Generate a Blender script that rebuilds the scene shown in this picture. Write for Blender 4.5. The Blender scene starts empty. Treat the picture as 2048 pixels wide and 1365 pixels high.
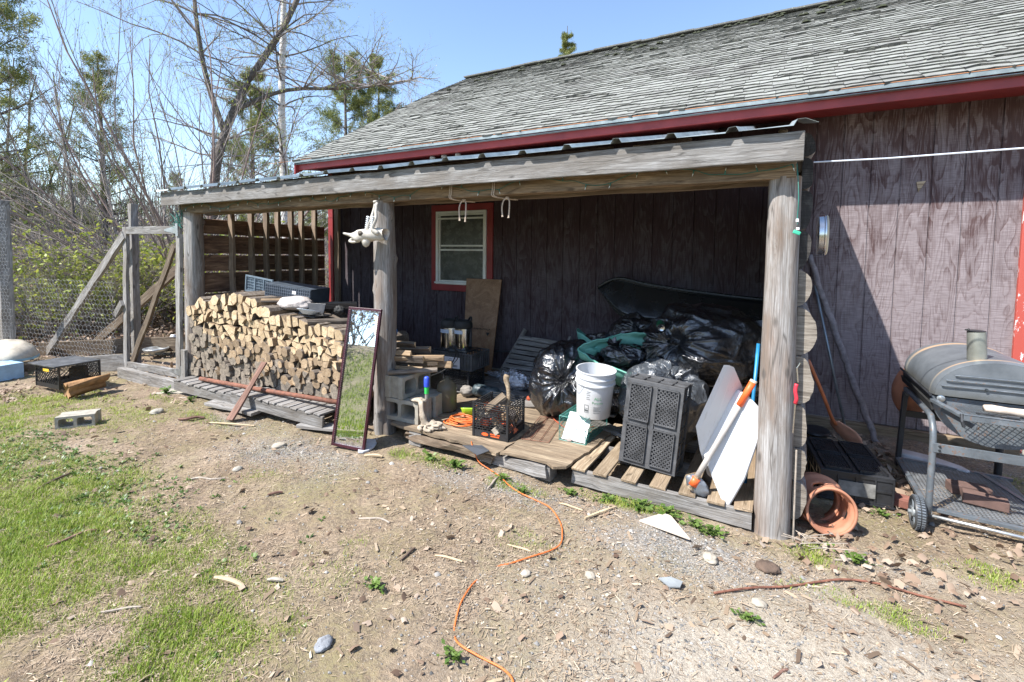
import bpy, math, random
import numpy as np
from mathutils import Vector, Matrix, noise as mnoise
random.seed(7); RNG = np.random.default_rng(7)
sc = bpy.context.scene
COL = sc.collection
PI = math.pi; R = math.radians
# ---------------------------------------------------------------- camera
cd = bpy.data.cameras.new('camera'); cam = bpy.data.objects.new('camera', cd); COL.objects.link(cam)
yaw, pitch, roll = .5063, .0600, .0112
f_ = Vector((-math.sin(yaw)*math.cos(pitch), math.cos(yaw)*math.cos(pitch), -math.sin(pitch)))
r_ = Vector((math.cos(yaw), math.sin(yaw), 0)); u_ = r_.cross(f_)
r2 = r_*math.cos(roll)+u_*math.sin(roll); u2 = -r_*math.sin(roll)+u_*math.cos(roll)
cam.matrix_world = Matrix(((r2.x, u2.x, -f_.x, 0), (r2.y, u2.y, -f_.y, 0), (r2.z, u2.z, -f_.z, 1.6), (0, 0, 0, 1)))
cd.sensor_width = 36; cd.lens = 953/2048*36; cd.shift_y = (566.5-682.5)/2048; cd.clip_start = .05; cd.clip_end = 2000
sc.camera = cam
# ---------------------------------------------------------------- light
LDIR = Vector((.69, 1, -1.6)).normalized()
sun = bpy.data.lights.new('sun', 'SUN'); sun.energy = 5.0; sun.angle = R(.5); sun.color = (1, .965, .91)
so = bpy.data.objects.new('sun', sun); COL.objects.link(so); so.rotation_euler = LDIR.to_track_quat('-Z', 'Y').to_euler()
w = bpy.data.worlds.new('World'); sc.world = w; w.use_nodes = True
nt = w.node_tree; nt.nodes.clear()
sky = nt.nodes.new('ShaderNodeTexSky'); sky.sky_type = 'NISHITA'; sky.sun_disc = False
sky.sun_elevation = math.asin(-LDIR.z); sky.sun_rotation = math.atan2(-LDIR.x, -LDIR.y) % (2*PI)
sky.altitude = 100; sky.air_density = 1.0; sky.dust_density = .4; sky.ozone_density = 1.5
bg = nt.nodes.new('ShaderNodeBackground'); bg.inputs[1].default_value = .15
wo = nt.nodes.new('ShaderNodeOutputWorld'); nt.links.new(sky.outputs[0], bg.inputs[0]); nt.links.new(bg.outputs[0], wo.inputs[0])
sc.view_settings.view_transform = 'Standard'; sc.view_settings.look = 'None'; sc.view_settings.gamma = 1
sc.view_settings.exposure = 1.0
sc.render.engine = 'CYCLES'
# ---------------------------------------------------------------- material helpers
class NT:
    def __init__(s, name):
        s.m = bpy.data.materials.new(name); s.m.use_nodes = True
        s.t = s.m.node_tree; s.t.nodes.clear()
        s.out = s.t.nodes.new('ShaderNodeOutputMaterial'); s.b = s.t.nodes.new('ShaderNodeBsdfPrincipled')
        s.t.links.new(s.b.outputs[0], s.out.inputs[0])
    def n(s, typ, **k):
        x = s.t.nodes.new(typ)
        for a, v in k.items(): setattr(x, a, v)
        return x
    def l(s, a, b): s.t.links.new(a, b)
    def put(s, sock, v):
        if isinstance(v, (int, float)): sock.default_value = v
        elif isinstance(v, (tuple, list)): sock.default_value = (*v, 1) if (len(v) == 3 and len(sock.default_value) == 4) else v
        else: s.l(v, sock)
    def coord(s, scale=(1, 1, 1), rnd=True, rot=(0, 0, 0)):
        tc = s.n('ShaderNodeTexCoord'); mp = s.n('ShaderNodeMapping'); mp.inputs['Scale'].default_value = scale; mp.inputs['Rotation'].default_value = rot
        if rnd:
            oi = s.n('ShaderNodeObjectInfo'); mu = s.n('ShaderNodeVectorMath', operation='SCALE'); mu.inputs[0].default_value = (13, 7, 19); s.l(oi.outputs['Random'], mu.inputs['Scale'])
            ad = s.n('ShaderNodeVectorMath', operation='ADD'); s.l(tc.outputs['Object'], ad.inputs[0]); s.l(mu.outputs[0], ad.inputs[1]); s.l(ad.outputs[0], mp.inputs[0])
        else: s.l(tc.outputs['Object'], mp.inputs[0])
        return mp.outputs[0]
    def noise(s, vec, scale=5, detail=4, rough=.55, dist=0):
        x = s.n('ShaderNodeTexNoise'); s.l(vec, x.inputs['Vector']); x.inputs['Scale'].default_value = scale; x.inputs['Detail'].default_value = detail
        x.inputs['Roughness'].default_value = rough; x.inputs['Distortion'].default_value = dist; return x.outputs['Fac']
    def voro(s, vec, scale=5, feature='F1', out='Distance', rand=1):
        x = s.n('ShaderNodeTexVoronoi', feature=feature); s.l(vec, x.inputs['Vector']); x.inputs['Scale'].default_value = scale; x.inputs['Randomness'].default_value = rand; return x.outputs[out]
    def ramp(s, fac, pts, interp='LINEAR'):
        x = s.n('ShaderNodeValToRGB'); x.color_ramp.interpolation = interp
        e = x.color_ramp.elements
        while len(e) < len(pts): e.new(.5)
        for i, (p, c) in enumerate(pts):
            e[i].position = p; c = (c, c, c) if isinstance(c, (int, float)) else c; e[i].color = (*c, 1)
        s.l(fac, x.inputs[0]); return x.outputs[0]
    def mix(s, fac, a, b, typ='MIX'):
        x = s.n('ShaderNodeMixRGB', blend_type=typ); s.put(x.inputs[0], fac); s.put(x.inputs[1], a); s.put(x.inputs[2], b); return x.outputs[0]
    def math(s, op, a, b=0., c=0.):
        x = s.n('ShaderNodeMath', operation=op); s.put(x.inputs[0], a); s.put(x.inputs[1], b); s.put(x.inputs[2], c); return x.outputs[0]
    def bump(s, h, strength=.4, dist=.01, prev=None):
        x = s.n('ShaderNodeBump'); x.inputs['Strength'].default_value = strength; x.inputs['Distance'].default_value = dist; s.l(h, x.inputs['Height'])
        if prev: s.l(prev, x.inputs['Normal'])
        return x.outputs[0]
    def attr(s, name):
        x = s.n('ShaderNodeAttribute'); x.attribute_name = name; return x.outputs['Color'], x.outputs['Fac']
    def rand(s): return s.n('ShaderNodeObjectInfo').outputs['Random']
    def sep(s, v):
        x = s.n('ShaderNodeSeparateXYZ'); s.l(v, x.inputs[0]); return x.outputs
    def done(s, col=None, rough=.8, metal=0., nor=None, **k):
        if col is not None: s.put(s.b.inputs['Base Color'], col)
        s.put(s.b.inputs['Roughness'], rough); s.put(s.b.inputs['Metallic'], metal)
        if nor is not None: s.l(nor, s.b.inputs['Normal'])
        for a, v in k.items(): s.put(s.b.inputs[a.replace('_', ' ')], v)
        return s.m
def wood(name, dark, mid, light, sc_=(3.2, 42, 42), rough=.85, bump=.6, stain=None, knots=False, crack=True):
    s = NT(name); v = s.coord(sc_); g = s.noise(v, 1, 6, .7, 1.1)
    c = s.ramp(g, [(.32, dark), (.47, mid), (.66, light)])
    v2 = s.coord((1.6, 6, 6)); m = s.noise(v2, 1.3, 5, .65, .5)
    c = s.mix(s.ramp(m, [(.42, 0.), (.62, .75)]), c, stain or dark)
    ck = s.voro(s.coord((1.1, 34, 34)), 1, 'DISTANCE_TO_EDGE'); c = s.mix(s.ramp(ck, [(.0, .85), (.035, 0.)]), c, tuple(x*.35 for x in dark))
    kn = s.voro(s.coord((3.2, 7, 7)), 1); c = s.mix(s.ramp(kn, [(.06, .9), (.13, 0.)]), c, tuple(x*.5 for x in dark))
    rv = s.math('MULTIPLY_ADD', s.rand(), .5, .75); vm = s.n('ShaderNodeMixRGB', blend_type='MULTIPLY'); vm.inputs[0].default_value = 1
    cb = s.n('ShaderNodeCombineXYZ'); [s.l(rv, cb.inputs[i]) for i in range(3)]
    s.l(c, vm.inputs[1]); s.l(cb.outputs[0], vm.inputs[2]); c = vm.outputs[0]
    fine = s.noise(s.coord((6, 160, 160)), 1, 3, .6); c = s.mix(s.ramp(fine, [(.4, .55), (.62, 0.)]), c, dark)
    nr = s.bump(s.math('ADD', g, s.math('MULTIPLY', fine, .6)), bump, .006)
    return s.done(c, rough, nor=nr)
def plain(name, col, rough=.5, metal=0., mott=.25, scale=8, bump=0., bdist=.003, **k):
    s = NT(name); v = s.coord((1, 1, 1)); n = s.noise(v, scale, 5, .6)
    d = tuple(c*(1-mott) for c in col); e = tuple(min(1, c*(1+mott)) for c in col)
    c = s.ramp(n, [(.3, d), (.7, e)])
    nr = s.bump(s.noise(v, scale*6, 3), bump, bdist) if bump else None
    return s.done(c, s.ramp(n, [(.3, max(0., rough-.1)), (.7, min(1., rough+.12))]), metal, nr, **k)
M = {}
M['grey_wood'] = wood('weathered grey wood', (.13, .12, .11), (.27, .26, .25), (.42, .415, .41), stain=(.17, .145, .12))
M['old_wood'] = wood('old brown wood', (.075, .052, .035), (.19, .145, .10), (.33, .27, .20), stain=(.11, .075, .05))
M['warm_wood'] = wood('warm sawn beam wood', (.12, .075, .04), (.25, .17, .10), (.36, .26, .165), stain=(.10, .075, .05))
M['stud_wood'] = wood('stud wood', (.16, .11, .075), (.31, .23, .165), (.44, .36, .28), stain=(.19, .14, .10))
M['dark_board'] = wood('stained dark slat boards', (.07, .038, .024), (.20, .115, .07), (.34, .215, .135), sc_=(2.5, 16, 16), stain=(.05, .026, .018))
M['tan_board'] = wood('tan worn board', (.16, .115, .07), (.33, .25, .165), (.48, .39, .28), stain=(.20, .14, .09))
M['log_bark'] = plain('firewood bark', (.20, .15, .11), .9, mott=.5, scale=30, bump=.6)
M['black_plastic'] = plain('black plastic crate', (.022, .023, .026), .42, mott=.3, scale=12, bump=.1)
M['dusty_black'] = plain('dusty black plastic', (.075, .076, .08), .55, mott=.5, scale=9, bump=.15)
M['red_trim'] = None
def redtrim():
    s = NT('red painted trim'); v = s.coord((1, 1, 1), rnd=False); n = s.noise(v, 5, 5)
    c = s.ramp(n, [(.3, (.20, .020, .022)), (.7, (.30, .034, .034))]); return s.done(c, .45, nor=s.bump(s.noise(v, 40, 3), .15, .003))
M['red_trim'] = redtrim()
def redpeel():
    s = NT('peeling red door trim'); v = s.coord((14, 14, 5), rnd=False); n = s.noise(v, 1.4, 6, .7)
    c = s.mix(s.ramp(n, [(.57, 0.), (.60, 1.)]), (.42, .075, .055), (.68, .66, .66)); return s.done(c, .55, nor=s.bump(n, .4, .003))
M['red_peel'] = redpeel()
M['white_paint'] = plain('white window paint', (.72, .73, .70), .45, mott=.08, scale=6)
M['white_plastic'] = plain('white plastic', (.74, .75, .76), .42, mott=.06, scale=5)
M['metal_grey'] = plain('grey painted metal', (.15, .17, .19), .42, .3, mott=.2, scale=5)
M['dark_metal'] = plain('dark painted metal', (.03, .032, .036), .45, .2, mott=.4, scale=7)
M['galv'] = plain('galvanised steel', (.55, .57, .58), .38, .85, mott=.15, scale=14)
M['steel'] = plain('stainless steel', (.62, .62, .62), .22, 1., mott=.08, scale=3)
M['rust'] = plain('rusty metal', (.20, .085, .055), .8, .1, mott=.45, scale=22, bump=.4)
M['orange_cord'] = plain('orange cord rubber', (.72, .17, .04), .5, mott=.15, scale=10)
M['orange_paint'] = plain('orange paint', (.85, .13, .03), .45, mott=.15, scale=30)
M['rope'] = plain('cotton rope', (.50, .40, .32), .95, mott=.35, scale=120, bump=.5)
M['concrete'] = plain('concrete block', (.34, .315, .265), .95, mott=.22, scale=16, bump=.7, bdist=.003)
M['brick'] = plain('red brick', (.21, .085, .062), .9, mott=.3, scale=20, bump=.5)
M['wire'] = plain('galvanised wire', (.48, .49, .50), .5, .5, mott=.2, scale=40)
M['green_wire'] = plain('green cable', (.02, .15, .12), .5, mott=.2, scale=20)
M['black_rubber'] = plain('black rubber', (.02, .02, .02), .7, mott=.3, scale=20)
M['glassdark'] = None
# ---------------------------------------------------------------- mesh helpers
class MB:
    def __init__(s): s.v = []; s.f = []; s.mi = []
    def add(s, vs, fs, mi=0):
        o = len(s.v); s.v += [tuple(v) for v in vs]; s.f += [tuple(i+o for i in f) for f in fs]; s.mi += [mi]*len(fs); return s
    def box(s, c, size, rot=None, mi=0):
        x, y, z = (d/2 for d in size); vs = [Vector((a*x, b*y, d*z)) for a in (-1, 1) for b in (-1, 1) for d in (-1, 1)]
        if rot is not None: vs = [rot @ v for v in vs]
        c = Vector(c); vs = [v+c for v in vs]
        return s.add(vs, [(0, 1, 3, 2), (4, 6, 7, 5), (0, 4, 5, 1), (2, 3, 7, 6), (0, 2, 6, 4), (1, 5, 7, 3)], mi)
    def bar(s, a, b, w, t, up=(0, 0, 1), mi=0):
        a = Vector(a); b = Vector(b); d = (b-a); L = d.length; fr = frame(d, up)
        return s.box((a+b)/2, (L, w, t), fr, mi)
    def tube(s, pts, rad, n=6, mi=0, cap=True):
        pts = [Vector(p) for p in pts]; k = len(pts)
        if isinstance(rad, (int, float)): rad = [rad]*k
        prev = None; vs = []
        for i, p in enumerate(pts):
            d = (pts[min(i+1, k-1)]-pts[max(i-1, 0)]);  d = d.normalized() if d.length > 1e-9 else Vector((0, 0, 1))
            if prev is None:
                a = d.orthogonal().normalized()
            else:
                a = prev - d*prev.dot(d); a = a.normalized() if a.length > 1e-6 else d.orthogonal().normalized()
            prev = a; b = d.cross(a)
            for j in range(n):
                t = 2*PI*j/n; vs.append(p+(a*math.cos(t)+b*math.sin(t))*rad[i])
        fs = [(i*n+j, i*n+(j+1) % n, (i+1)*n+(j+1) % n, (i+1)*n+j) for i in range(k-1) for j in range(n)]
        if cap: fs += [tuple(reversed(range(n))), tuple(range((k-1)*n, k*n))]
        return s.add(vs, fs, mi)
    def lathe(s, prof, c=(0, 0, 0), rot=None, n=24, mi=0, cap=(False, False), sx=1, sy=1):
        c = Vector(c); vs = []
        for r, z in prof:
            for j in range(n):
                t = 2*PI*j/n; v = Vector((r*math.cos(t)*sx, r*math.sin(t)*sy, z)); vs.append((rot @ v if rot is not None else v)+c)
        k = len(prof); fs = [(i*n+j, i*n+(j+1) % n, (i+1)*n+(j+1) % n, (i+1)*n+j) for i in range(k-1) for j in range(n)]
        if cap[0]: fs.append(tuple(reversed(range(n))))
        if cap[1]: fs.append(tuple(range((k-1)*n, k*n)))
        return s.add(vs, fs, mi)
    def prism(s, poly, ext, mi=0):
        n = len(poly); poly = [Vector(p) for p in poly]; e = Vector(ext); vs = poly+[p+e for p in poly]
        fs = [tuple(reversed(range(n))), tuple(range(n, 2*n))]+[(i, (i+1) % n, n+(i+1) % n, n+i) for i in range(n)]
        return s.add(vs, fs, mi)
    def grid(s, fn, nu, nv, mi=0, closed_u=False):
        vs = [fn(i/(nu), j/(nv)) for i in range(nu+(0 if closed_u else 1)) for j in range(nv+1)]; m = nu if closed_u else nu+1
        fs = [(i*(nv+1)+j, ((i+1) % m)*(nv+1)+j, ((i+1) % m)*(nv+1)+j+1, i*(nv+1)+j+1) for i in range(nu) for j in range(nv)]
        return s.add(vs, fs, mi)
    def mesh(s, name, mats, smooth=False):
        me = bpy.data.meshes.new(name); me.from_pydata(s.v, [], s.f)
        for m in (mats if isinstance(mats, (list, tuple)) else [mats]): me.materials.append(M[m] if isinstance(m, str) else m)
        if any(s.mi): me.polygons.foreach_set('material_index', s.mi)
        if smooth: me.polygons.foreach_set('use_smooth', [True]*len(me.polygons))
        me.update(); return me
    def obj(s, name, mats, parent=None, smooth=False, bevel=0, auto=None, solid=0, sub=0):
        return link(name, s.mesh(name, mats, smooth or auto is not None), parent, bevel, auto, solid, sub)
def link(name, me, parent=None, bevel=0, auto=None, solid=0, sub=0, mw=None):
    o = bpy.data.objects.new(name, me); COL.objects.link(o)
    if mw is not None: o.matrix_world = mw
    if parent is not None:
        o.parent = parent; o.matrix_parent_inverse = pinv(parent)
    if solid: m = o.modifiers.new('solid', 'SOLIDIFY'); m.thickness = solid; m.offset = 0
    if bevel: m = o.modifiers.new('bevel', 'BEVEL'); m.width = bevel; m.segments = 2; m.limit_method = 'ANGLE'; m.angle_limit = R(40)
    if sub: m = o.modifiers.new('sub', 'SUBSURF'); m.levels = sub; m.render_levels = sub
    if auto is not None: me.set_sharp_from_angle(angle=R(auto))
    return o
def local(o): return Matrix.LocRotScale(o.location, o.rotation_euler, o.scale)
def wm(o): return (wm(o.parent) @ o.matrix_parent_inverse @ local(o)) if o.parent else local(o)
def pinv(p): return wm(p).inverted()
def frame(d, up=(0, 0, 1)):
    x = Vector(d).normalized(); up = Vector(up)
    if abs(x.dot(up.normalized())) > .99: up = Vector((0, 1, 0)) if abs(x.y) < .9 else Vector((1, 0, 0))
    y = up.cross(x).normalized(); z = x.cross(y); return Matrix((x, y, z)).transposed()
def rotz(a): return Matrix.Rotation(a, 3, 'Z')
def rotx(a): return Matrix.Rotation(a, 3, 'X')
def roty(a): return Matrix.Rotation(a, 3, 'Y')
def tag(o, label=None, cat=None, group=None, kind=None):
    if label: o['label'] = label
    if cat: o['category'] = cat
    if group: o['group'] = group
    if kind: o['kind'] = kind
    return o
def thing(name, label, cat, loc=(0, 0, 0), rz=0, group=None):
    o = bpy.data.objects.new(name, None); COL.objects.link(o); o.location = loc; o.rotation_euler = (0, 0, rz); o.empty_display_size = .1
    return tag(o, label, cat, group)
def fr4(fr, c):
    m = fr.to_4x4(); m.translation = Vector(c); return m
def board(name, a, b, w, t, mat, parent=None, up=(0, 0, 1), seg=None, rough=.004, chip=.0, bevel=.003, seed=None, w2=None):
    """plank from a to b: w across (horizontal side), t along up. Real geometry with slightly uneven edges; grain along local X."""
    a = Vector(a); b = Vector(b); L = (b-a).length; fr = frame(b-a, up); n = seg or max(2, min(40, int(L/.12)))
    rs = random.Random(seed if seed is not None else hash((round(a.x, 3), round(a.y, 3), round(a.z, 3), name)) & 0xffff)
    vs = []; ph = [rs.uniform(0, 9) for _ in range(4)]
    for i in range(n+1):
        x = -L/2+L*i/n; ww = w if w2 is None else w+(w2-w)*i/n
        for k, (sy, sz) in enumerate(((-1, -1), (1, -1), (1, 1), (-1, 1))):
            ex = chip*rs.random()*(1 if i in (0, n) else 0)*(1 if i == 0 else -1)
            vs.append((x+ex, sy*ww/2+rough*math.sin(x*9+ph[k])+rs.uniform(-rough, rough)*.7, sz*t/2+rough*.7*math.sin(x*7+ph[k]*2)+rs.uniform(-rough, rough)*.5))
    fs = [(i*4+k, i*4+(k+1) % 4, (i+1)*4+(k+1) % 4, (i+1)*4+k) for i in range(n) for k in range(4)]
    fs = [tuple(reversed(f)) for f in fs]; fs += [(0, 1, 2, 3), (n*4+3, n*4+2, n*4+1, n*4)]
    mb = MB(); mb.add(vs, fs); me = mb.mesh(name, mat)
    return link(name, me, parent, bevel=bevel, mw=fr4(fr, (a+b)/2))
def curve_pts(pts, n=6):
    """Catmull-Rom through pts"""
    P = [Vector(p) for p in pts]; P = [P[0]*2-P[1]]+P+[P[-1]*2-P[-2]]; out = []
    for i in range(1, len(P)-2):
        for k in range(n):
            t = k/n; a, b, c, d = P[i-1], P[i], P[i+1], P[i+2]
            out.append(.5*((2*b)+(c-a)*t+(2*a-5*b+4*c-d)*t*t+(3*b-a-3*c+d)*t**3))
    out.append(P[-2]); return out
def smooth(a, b, x): t = max(0, min(1, (x-a)/(b-a))); return t*t*(3-2*t)
def fbm(x, y, z=0, o=3): return sum(mnoise.noise(Vector((x*2**i, y*2**i, z+i*7)))/2**i for i in range(o))
def text_mesh(name, body, size, mat, parent, mw, depth=.0006):
    c = bpy.data.curves.new(name, 'FONT'); c.body = body; c.size = size; c.extrude = depth; c.align_x = 'CENTER'; c.align_y = 'CENTER'
    t = bpy.data.objects.new('tmp', c); COL.objects.link(t); dg = bpy.context.evaluated_depsgraph_get(); me = bpy.data.meshes.new_from_object(t.evaluated_get(dg)); bpy.data.objects.remove(t)
    me.materials.clear(); me.materials.append(M[mat] if isinstance(mat, str) else mat)
    return link(name, me, parent, mw=mw)
# ================================================================ ground
def gh_np(x, y):
    sm = lambda a, b, t: (lambda u: u*u*(3-2*u))(np.clip((t-a)/(b-a), 0, 1))
    z = -.10*sm(-5.3, -7.4, x)*1.0
    z = z+.07*sm(4.1, 4.9, y)*sm(.1, .5, x)
    z = z-.02*sm(-2, -3.5, x)*sm(2.0, 3.0, y)
    z = z+2.3*sm(-.8, -9, y)
    d = np.hypot(x+3, y-3)
    z = z+.55*sm(14, 60, d)*(np.sin(x*.11+1)+np.cos(y*.09))+2.0*sm(22, 90, d)
    return z
def gh(x, y): return float(gh_np(np.array(float(x)), np.array(float(y))))
def blobs(x, y, L):
    m = np.zeros_like(x)
    for cx, cy, rx, ry, s in L: m = np.maximum(m, s*np.exp(-(((x-cx)/rx)**2+((y-cy)/ry)**2)))
    return m
GRASS = [(-6.6, 1.7, 2.2, 1.0, .75), (-3.3, 1.0, 1.5, .55, 1.0), (-4.6, 1.1, 1.7, .8, .8), (-9.5, .6, 3.5, 1.6, .8), (-2.2, .95, .55, .5, .75), (-3.5, 2.0, .9, .4, .35), (-4.8, 2.5, .7, .18, .5), (-5.9, 2.65, .5, .12, .6),
         (-2.35, 2.85, .45, .18, .8), (-1.55, 2.8, .4, .12, .5), (-.75, 3.0, .35, .1, .75), (.25, 2.95, .18, .16, .75), (.45, 2.65, .5, .14, .55), (-1.2, 2.3, .4, .25, .35), (-1.9, 1.7, .5, .4, .42), (.95, 3.2, .3, .16, .5), (1.3, 4.5, .5, .3, .5), (-12, -3, 7, 4.0, 1.6), (-8, -1.5, 5, 3.0, 1.5), (-3, -5, 9, 3.8, 1.0), (5, -4, 6, 4, .9), (-14, 3, 4, 3, .5)]
GRAVEL = [(-3.3, 2.35, .7, .35, .8), (-1.65, 2.75, .5, .2, .9), (-.45, 2.65, .5, .22, 1.), (-.9, 2.85, .6, .12, .7), (-.15, 2.75, .3, .15, .7), (-4.3, 2.6, .9, .2, .5), (1.2, 4.7, .8, .4, .6)]
PALE = [(.3, 2.0, 1.2, .75, 1.), (1.5, 2.2, 1.2, .8, 1.), (-.3, 1.7, .6, .3, .8), (.6, 3.05, .5, .18, .7)]
def lnoise(x, y, s, seed=0):
    # cheap smooth lattice noise (numpy)
    x = x*s; y = y*s; xi = np.floor(x).astype(int); yi = np.floor(y).astype(int); fx = x-xi; fy = y-yi; fx = fx*fx*(3-2*fx); fy = fy*fy*(3-2*fy)
    def h(a, b): v = np.sin(a*127.1+b*311.7+seed*74.7)*43758.5453; return v-np.floor(v)
    return (h(xi, yi)*(1-fx)+h(xi+1, yi)*fx)*(1-fy)+(h(xi, yi+1)*(1-fx)+h(xi+1, yi+1)*fx)*fy
def masks(x, y):
    n = lnoise(x, y, 1.7, 1)*.5+lnoise(x, y, 5, 2)*.3+lnoise(x, y, 13, 3)*.2
    g = blobs(x, y, GRASS)*(.05+1.75*n); g = np.clip((g-.30)*1.6, 0, 1)*np.clip(.25+1.5*lnoise(x, y, 8, 4), 0, 1)
    far = np.clip((np.hypot(x+3, y-3)-13)/6, 0, 1); g = g*(1-far*.6)
    gr = np.clip(blobs(x, y, GRAVEL)*(.3+1.4*lnoise(x, y, 4, 5))-.15, 0, 1)
    pl = np.clip(blobs(x, y, PALE)*(.5+1.0*lnoise(x, y, 3, 6)), 0, 1)
    return g, gr, pl
def lines(a, b, d0, far, g=1.18):
    c = list(np.arange(a, b+1e-6, d0)); s = d0; lo = []; x = a
    while x > far[0]: s *= g; x -= s; lo.append(x)
    s = d0; hi = []; x = b
    while x < far[1]: s *= g; x += s; hi.append(x)
    return np.array(lo[::-1]+c+hi)
xs = lines(-8.5, 2.6, .026, (-400, 400)); ys = lines(.6, 5.1, .026, (-300, 400))
X, Y = np.meshgrid(xs, ys, indexing='ij'); Z = gh_np(X, Y)
near = np.clip(1-(np.maximum(0, np.abs(X+3)-6)+np.maximum(0, np.abs(Y-2.8)-2.6))/4, 0, 1)
rough_ = (lnoise(X, Y, 3, 11)-.5)*.035+(lnoise(X, Y, 11, 12)-.5)*.016+(lnoise(X, Y, 31, 13)-.5)*.011
Z = Z+rough_*near
def ground_z(x, y): return gh_np(x, y)+((lnoise(x, y, 3, 11)-.5)*.035+(lnoise(x, y, 11, 12)-.5)*.016+(lnoise(x, y, 31, 13)-.5)*.011)*np.clip(1-(np.maximum(0, np.abs(x+3)-6)+np.maximum(0, np.abs(y-2.8)-2.6))/4, 0, 1)
def gz(x, y): return float(ground_z(np.array(float(x)), np.array(float(y))))
nx, ny = X.shape; me = bpy.data.meshes.new('ground')
V = np.stack([X, Y, Z], -1).reshape(-1, 3); idx = np.arange(nx*ny).reshape(nx, ny)
F = np.stack([idx[:-1, :-1], idx[1:, :-1], idx[1:, 1:], idx[:-1, 1:]], -1).reshape(-1, 4)
def np_mesh(me, V, F):
    k = F.shape[1]; me.vertices.add(len(V)); me.vertices.foreach_set('co', V.astype(np.float32).ravel()); me.loops.add(F.size); me.loops.foreach_set('vertex_index', F.astype(np.int32).ravel())
    me.polygons.add(len(F)); me.polygons.foreach_set('loop_start', np.arange(0, F.size, k, dtype=np.int32)); me.update(calc_edges=True)
def np_col(me, name, C):
    a = me.color_attributes.new(name, 'FLOAT_COLOR', 'POINT'); c = np.ones((len(C), 4), np.float32); c[:, :C.shape[1]] = C; a.data.foreach_set('color', c.ravel())
np_mesh(me, V, F); g, gr, pl = masks(V[:, 0], V[:, 1]); np_col(me, 'mask', np.stack([g, gr, pl], -1)); me.polygons.foreach_set('use_smooth', np.ones(len(F), bool))
def ground_mat():
    s = NT('dirt and litter ground'); v = s.coord((1, 1, 1), rnd=False); col, _ = s.attr('mask'); sp = s.n('ShaderNodeSeparateColor'); s.l(col, sp.inputs[0]); g, gr, pl = sp.outputs
    a = s.noise(v, 2.2, 6, .65); b = s.noise(v, 38, 4, .7); c3 = s.noise(v, 160, 3, .7)
    dirt = s.ramp(a, [(.28, (.19, .130, .080)), (.5, (.30, .22, .145)), (.72, (.40, .31, .22))])
    dirt = s.mix(s.ramp(b, [(.35, .75), (.6, 0.)]), dirt, (.075, .055, .04)); dirt = s.mix(s.ramp(c3, [(.55, 0.), (.72, .75)]), dirt, (.50, .43, .34))
    vc = s.voro(v, 120, out='Color'); vd = s.voro(v, 120); peb = s.ramp(s.sep(vc)[0], [(.0, (.10, .11, .12)), (.35, (.28, .29, .30)), (.7, (.42, .40, .37)), (1., (.6, .59, .57))])
    peb = s.mix(s.ramp(vd, [(.35, 0.), (.65, .85)]), peb, (.10, .085, .07))
    fac = s.math('MULTIPLY', gr, s.ramp(b, [(.3, .3), (.55, 1.)])); dirt = s.mix(fac, dirt, peb)
    sand = s.ramp(s.noise(v, 60, 5, .7), [(.3, (.30, .255, .205)), (.55, (.46, .41, .335)), (.75, (.60, .55, .47))]); sand = s.mix(s.ramp(c3, [(.4, .5), (.55, 0.)]), sand, (.16, .13, .10))
    dirt = s.mix(s.math('MULTIPLY', pl, .95), dirt, sand)
    ms = s.math('MULTIPLY', s.ramp(s.noise(v, 1.6, 5, .7), [(.45, 0.), (.62, .75)]), s.math('SUBTRACT', 1., pl)); dirt = s.mix(s.math('MULTIPLY', ms, s.ramp(b, [(.35, .1), (.6, .8)])), dirt, (.17, .165, .055))
    gg = s.ramp(s.noise(v, 24, 4), [(.3, (.07, .085, .018)), (.6, (.17, .19, .04)), (.8, (.28, .28, .08))])
    dirt = s.mix(s.math('MULTIPLY', g, s.ramp(b, [(.32, .35), (.6, 1.)])), dirt, gg)
    h = s.math('ADD', s.math('MULTIPLY', b, 1.), s.math('MULTIPLY', c3, .7))
    return s.done(dirt, .95, nor=s.bump(h, .9, .012))
M['ground'] = ground_mat(); me.materials.append(M['ground'])
go = bpy.data.objects.new('ground', me); COL.objects.link(go); tag(go, kind='structure')
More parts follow.
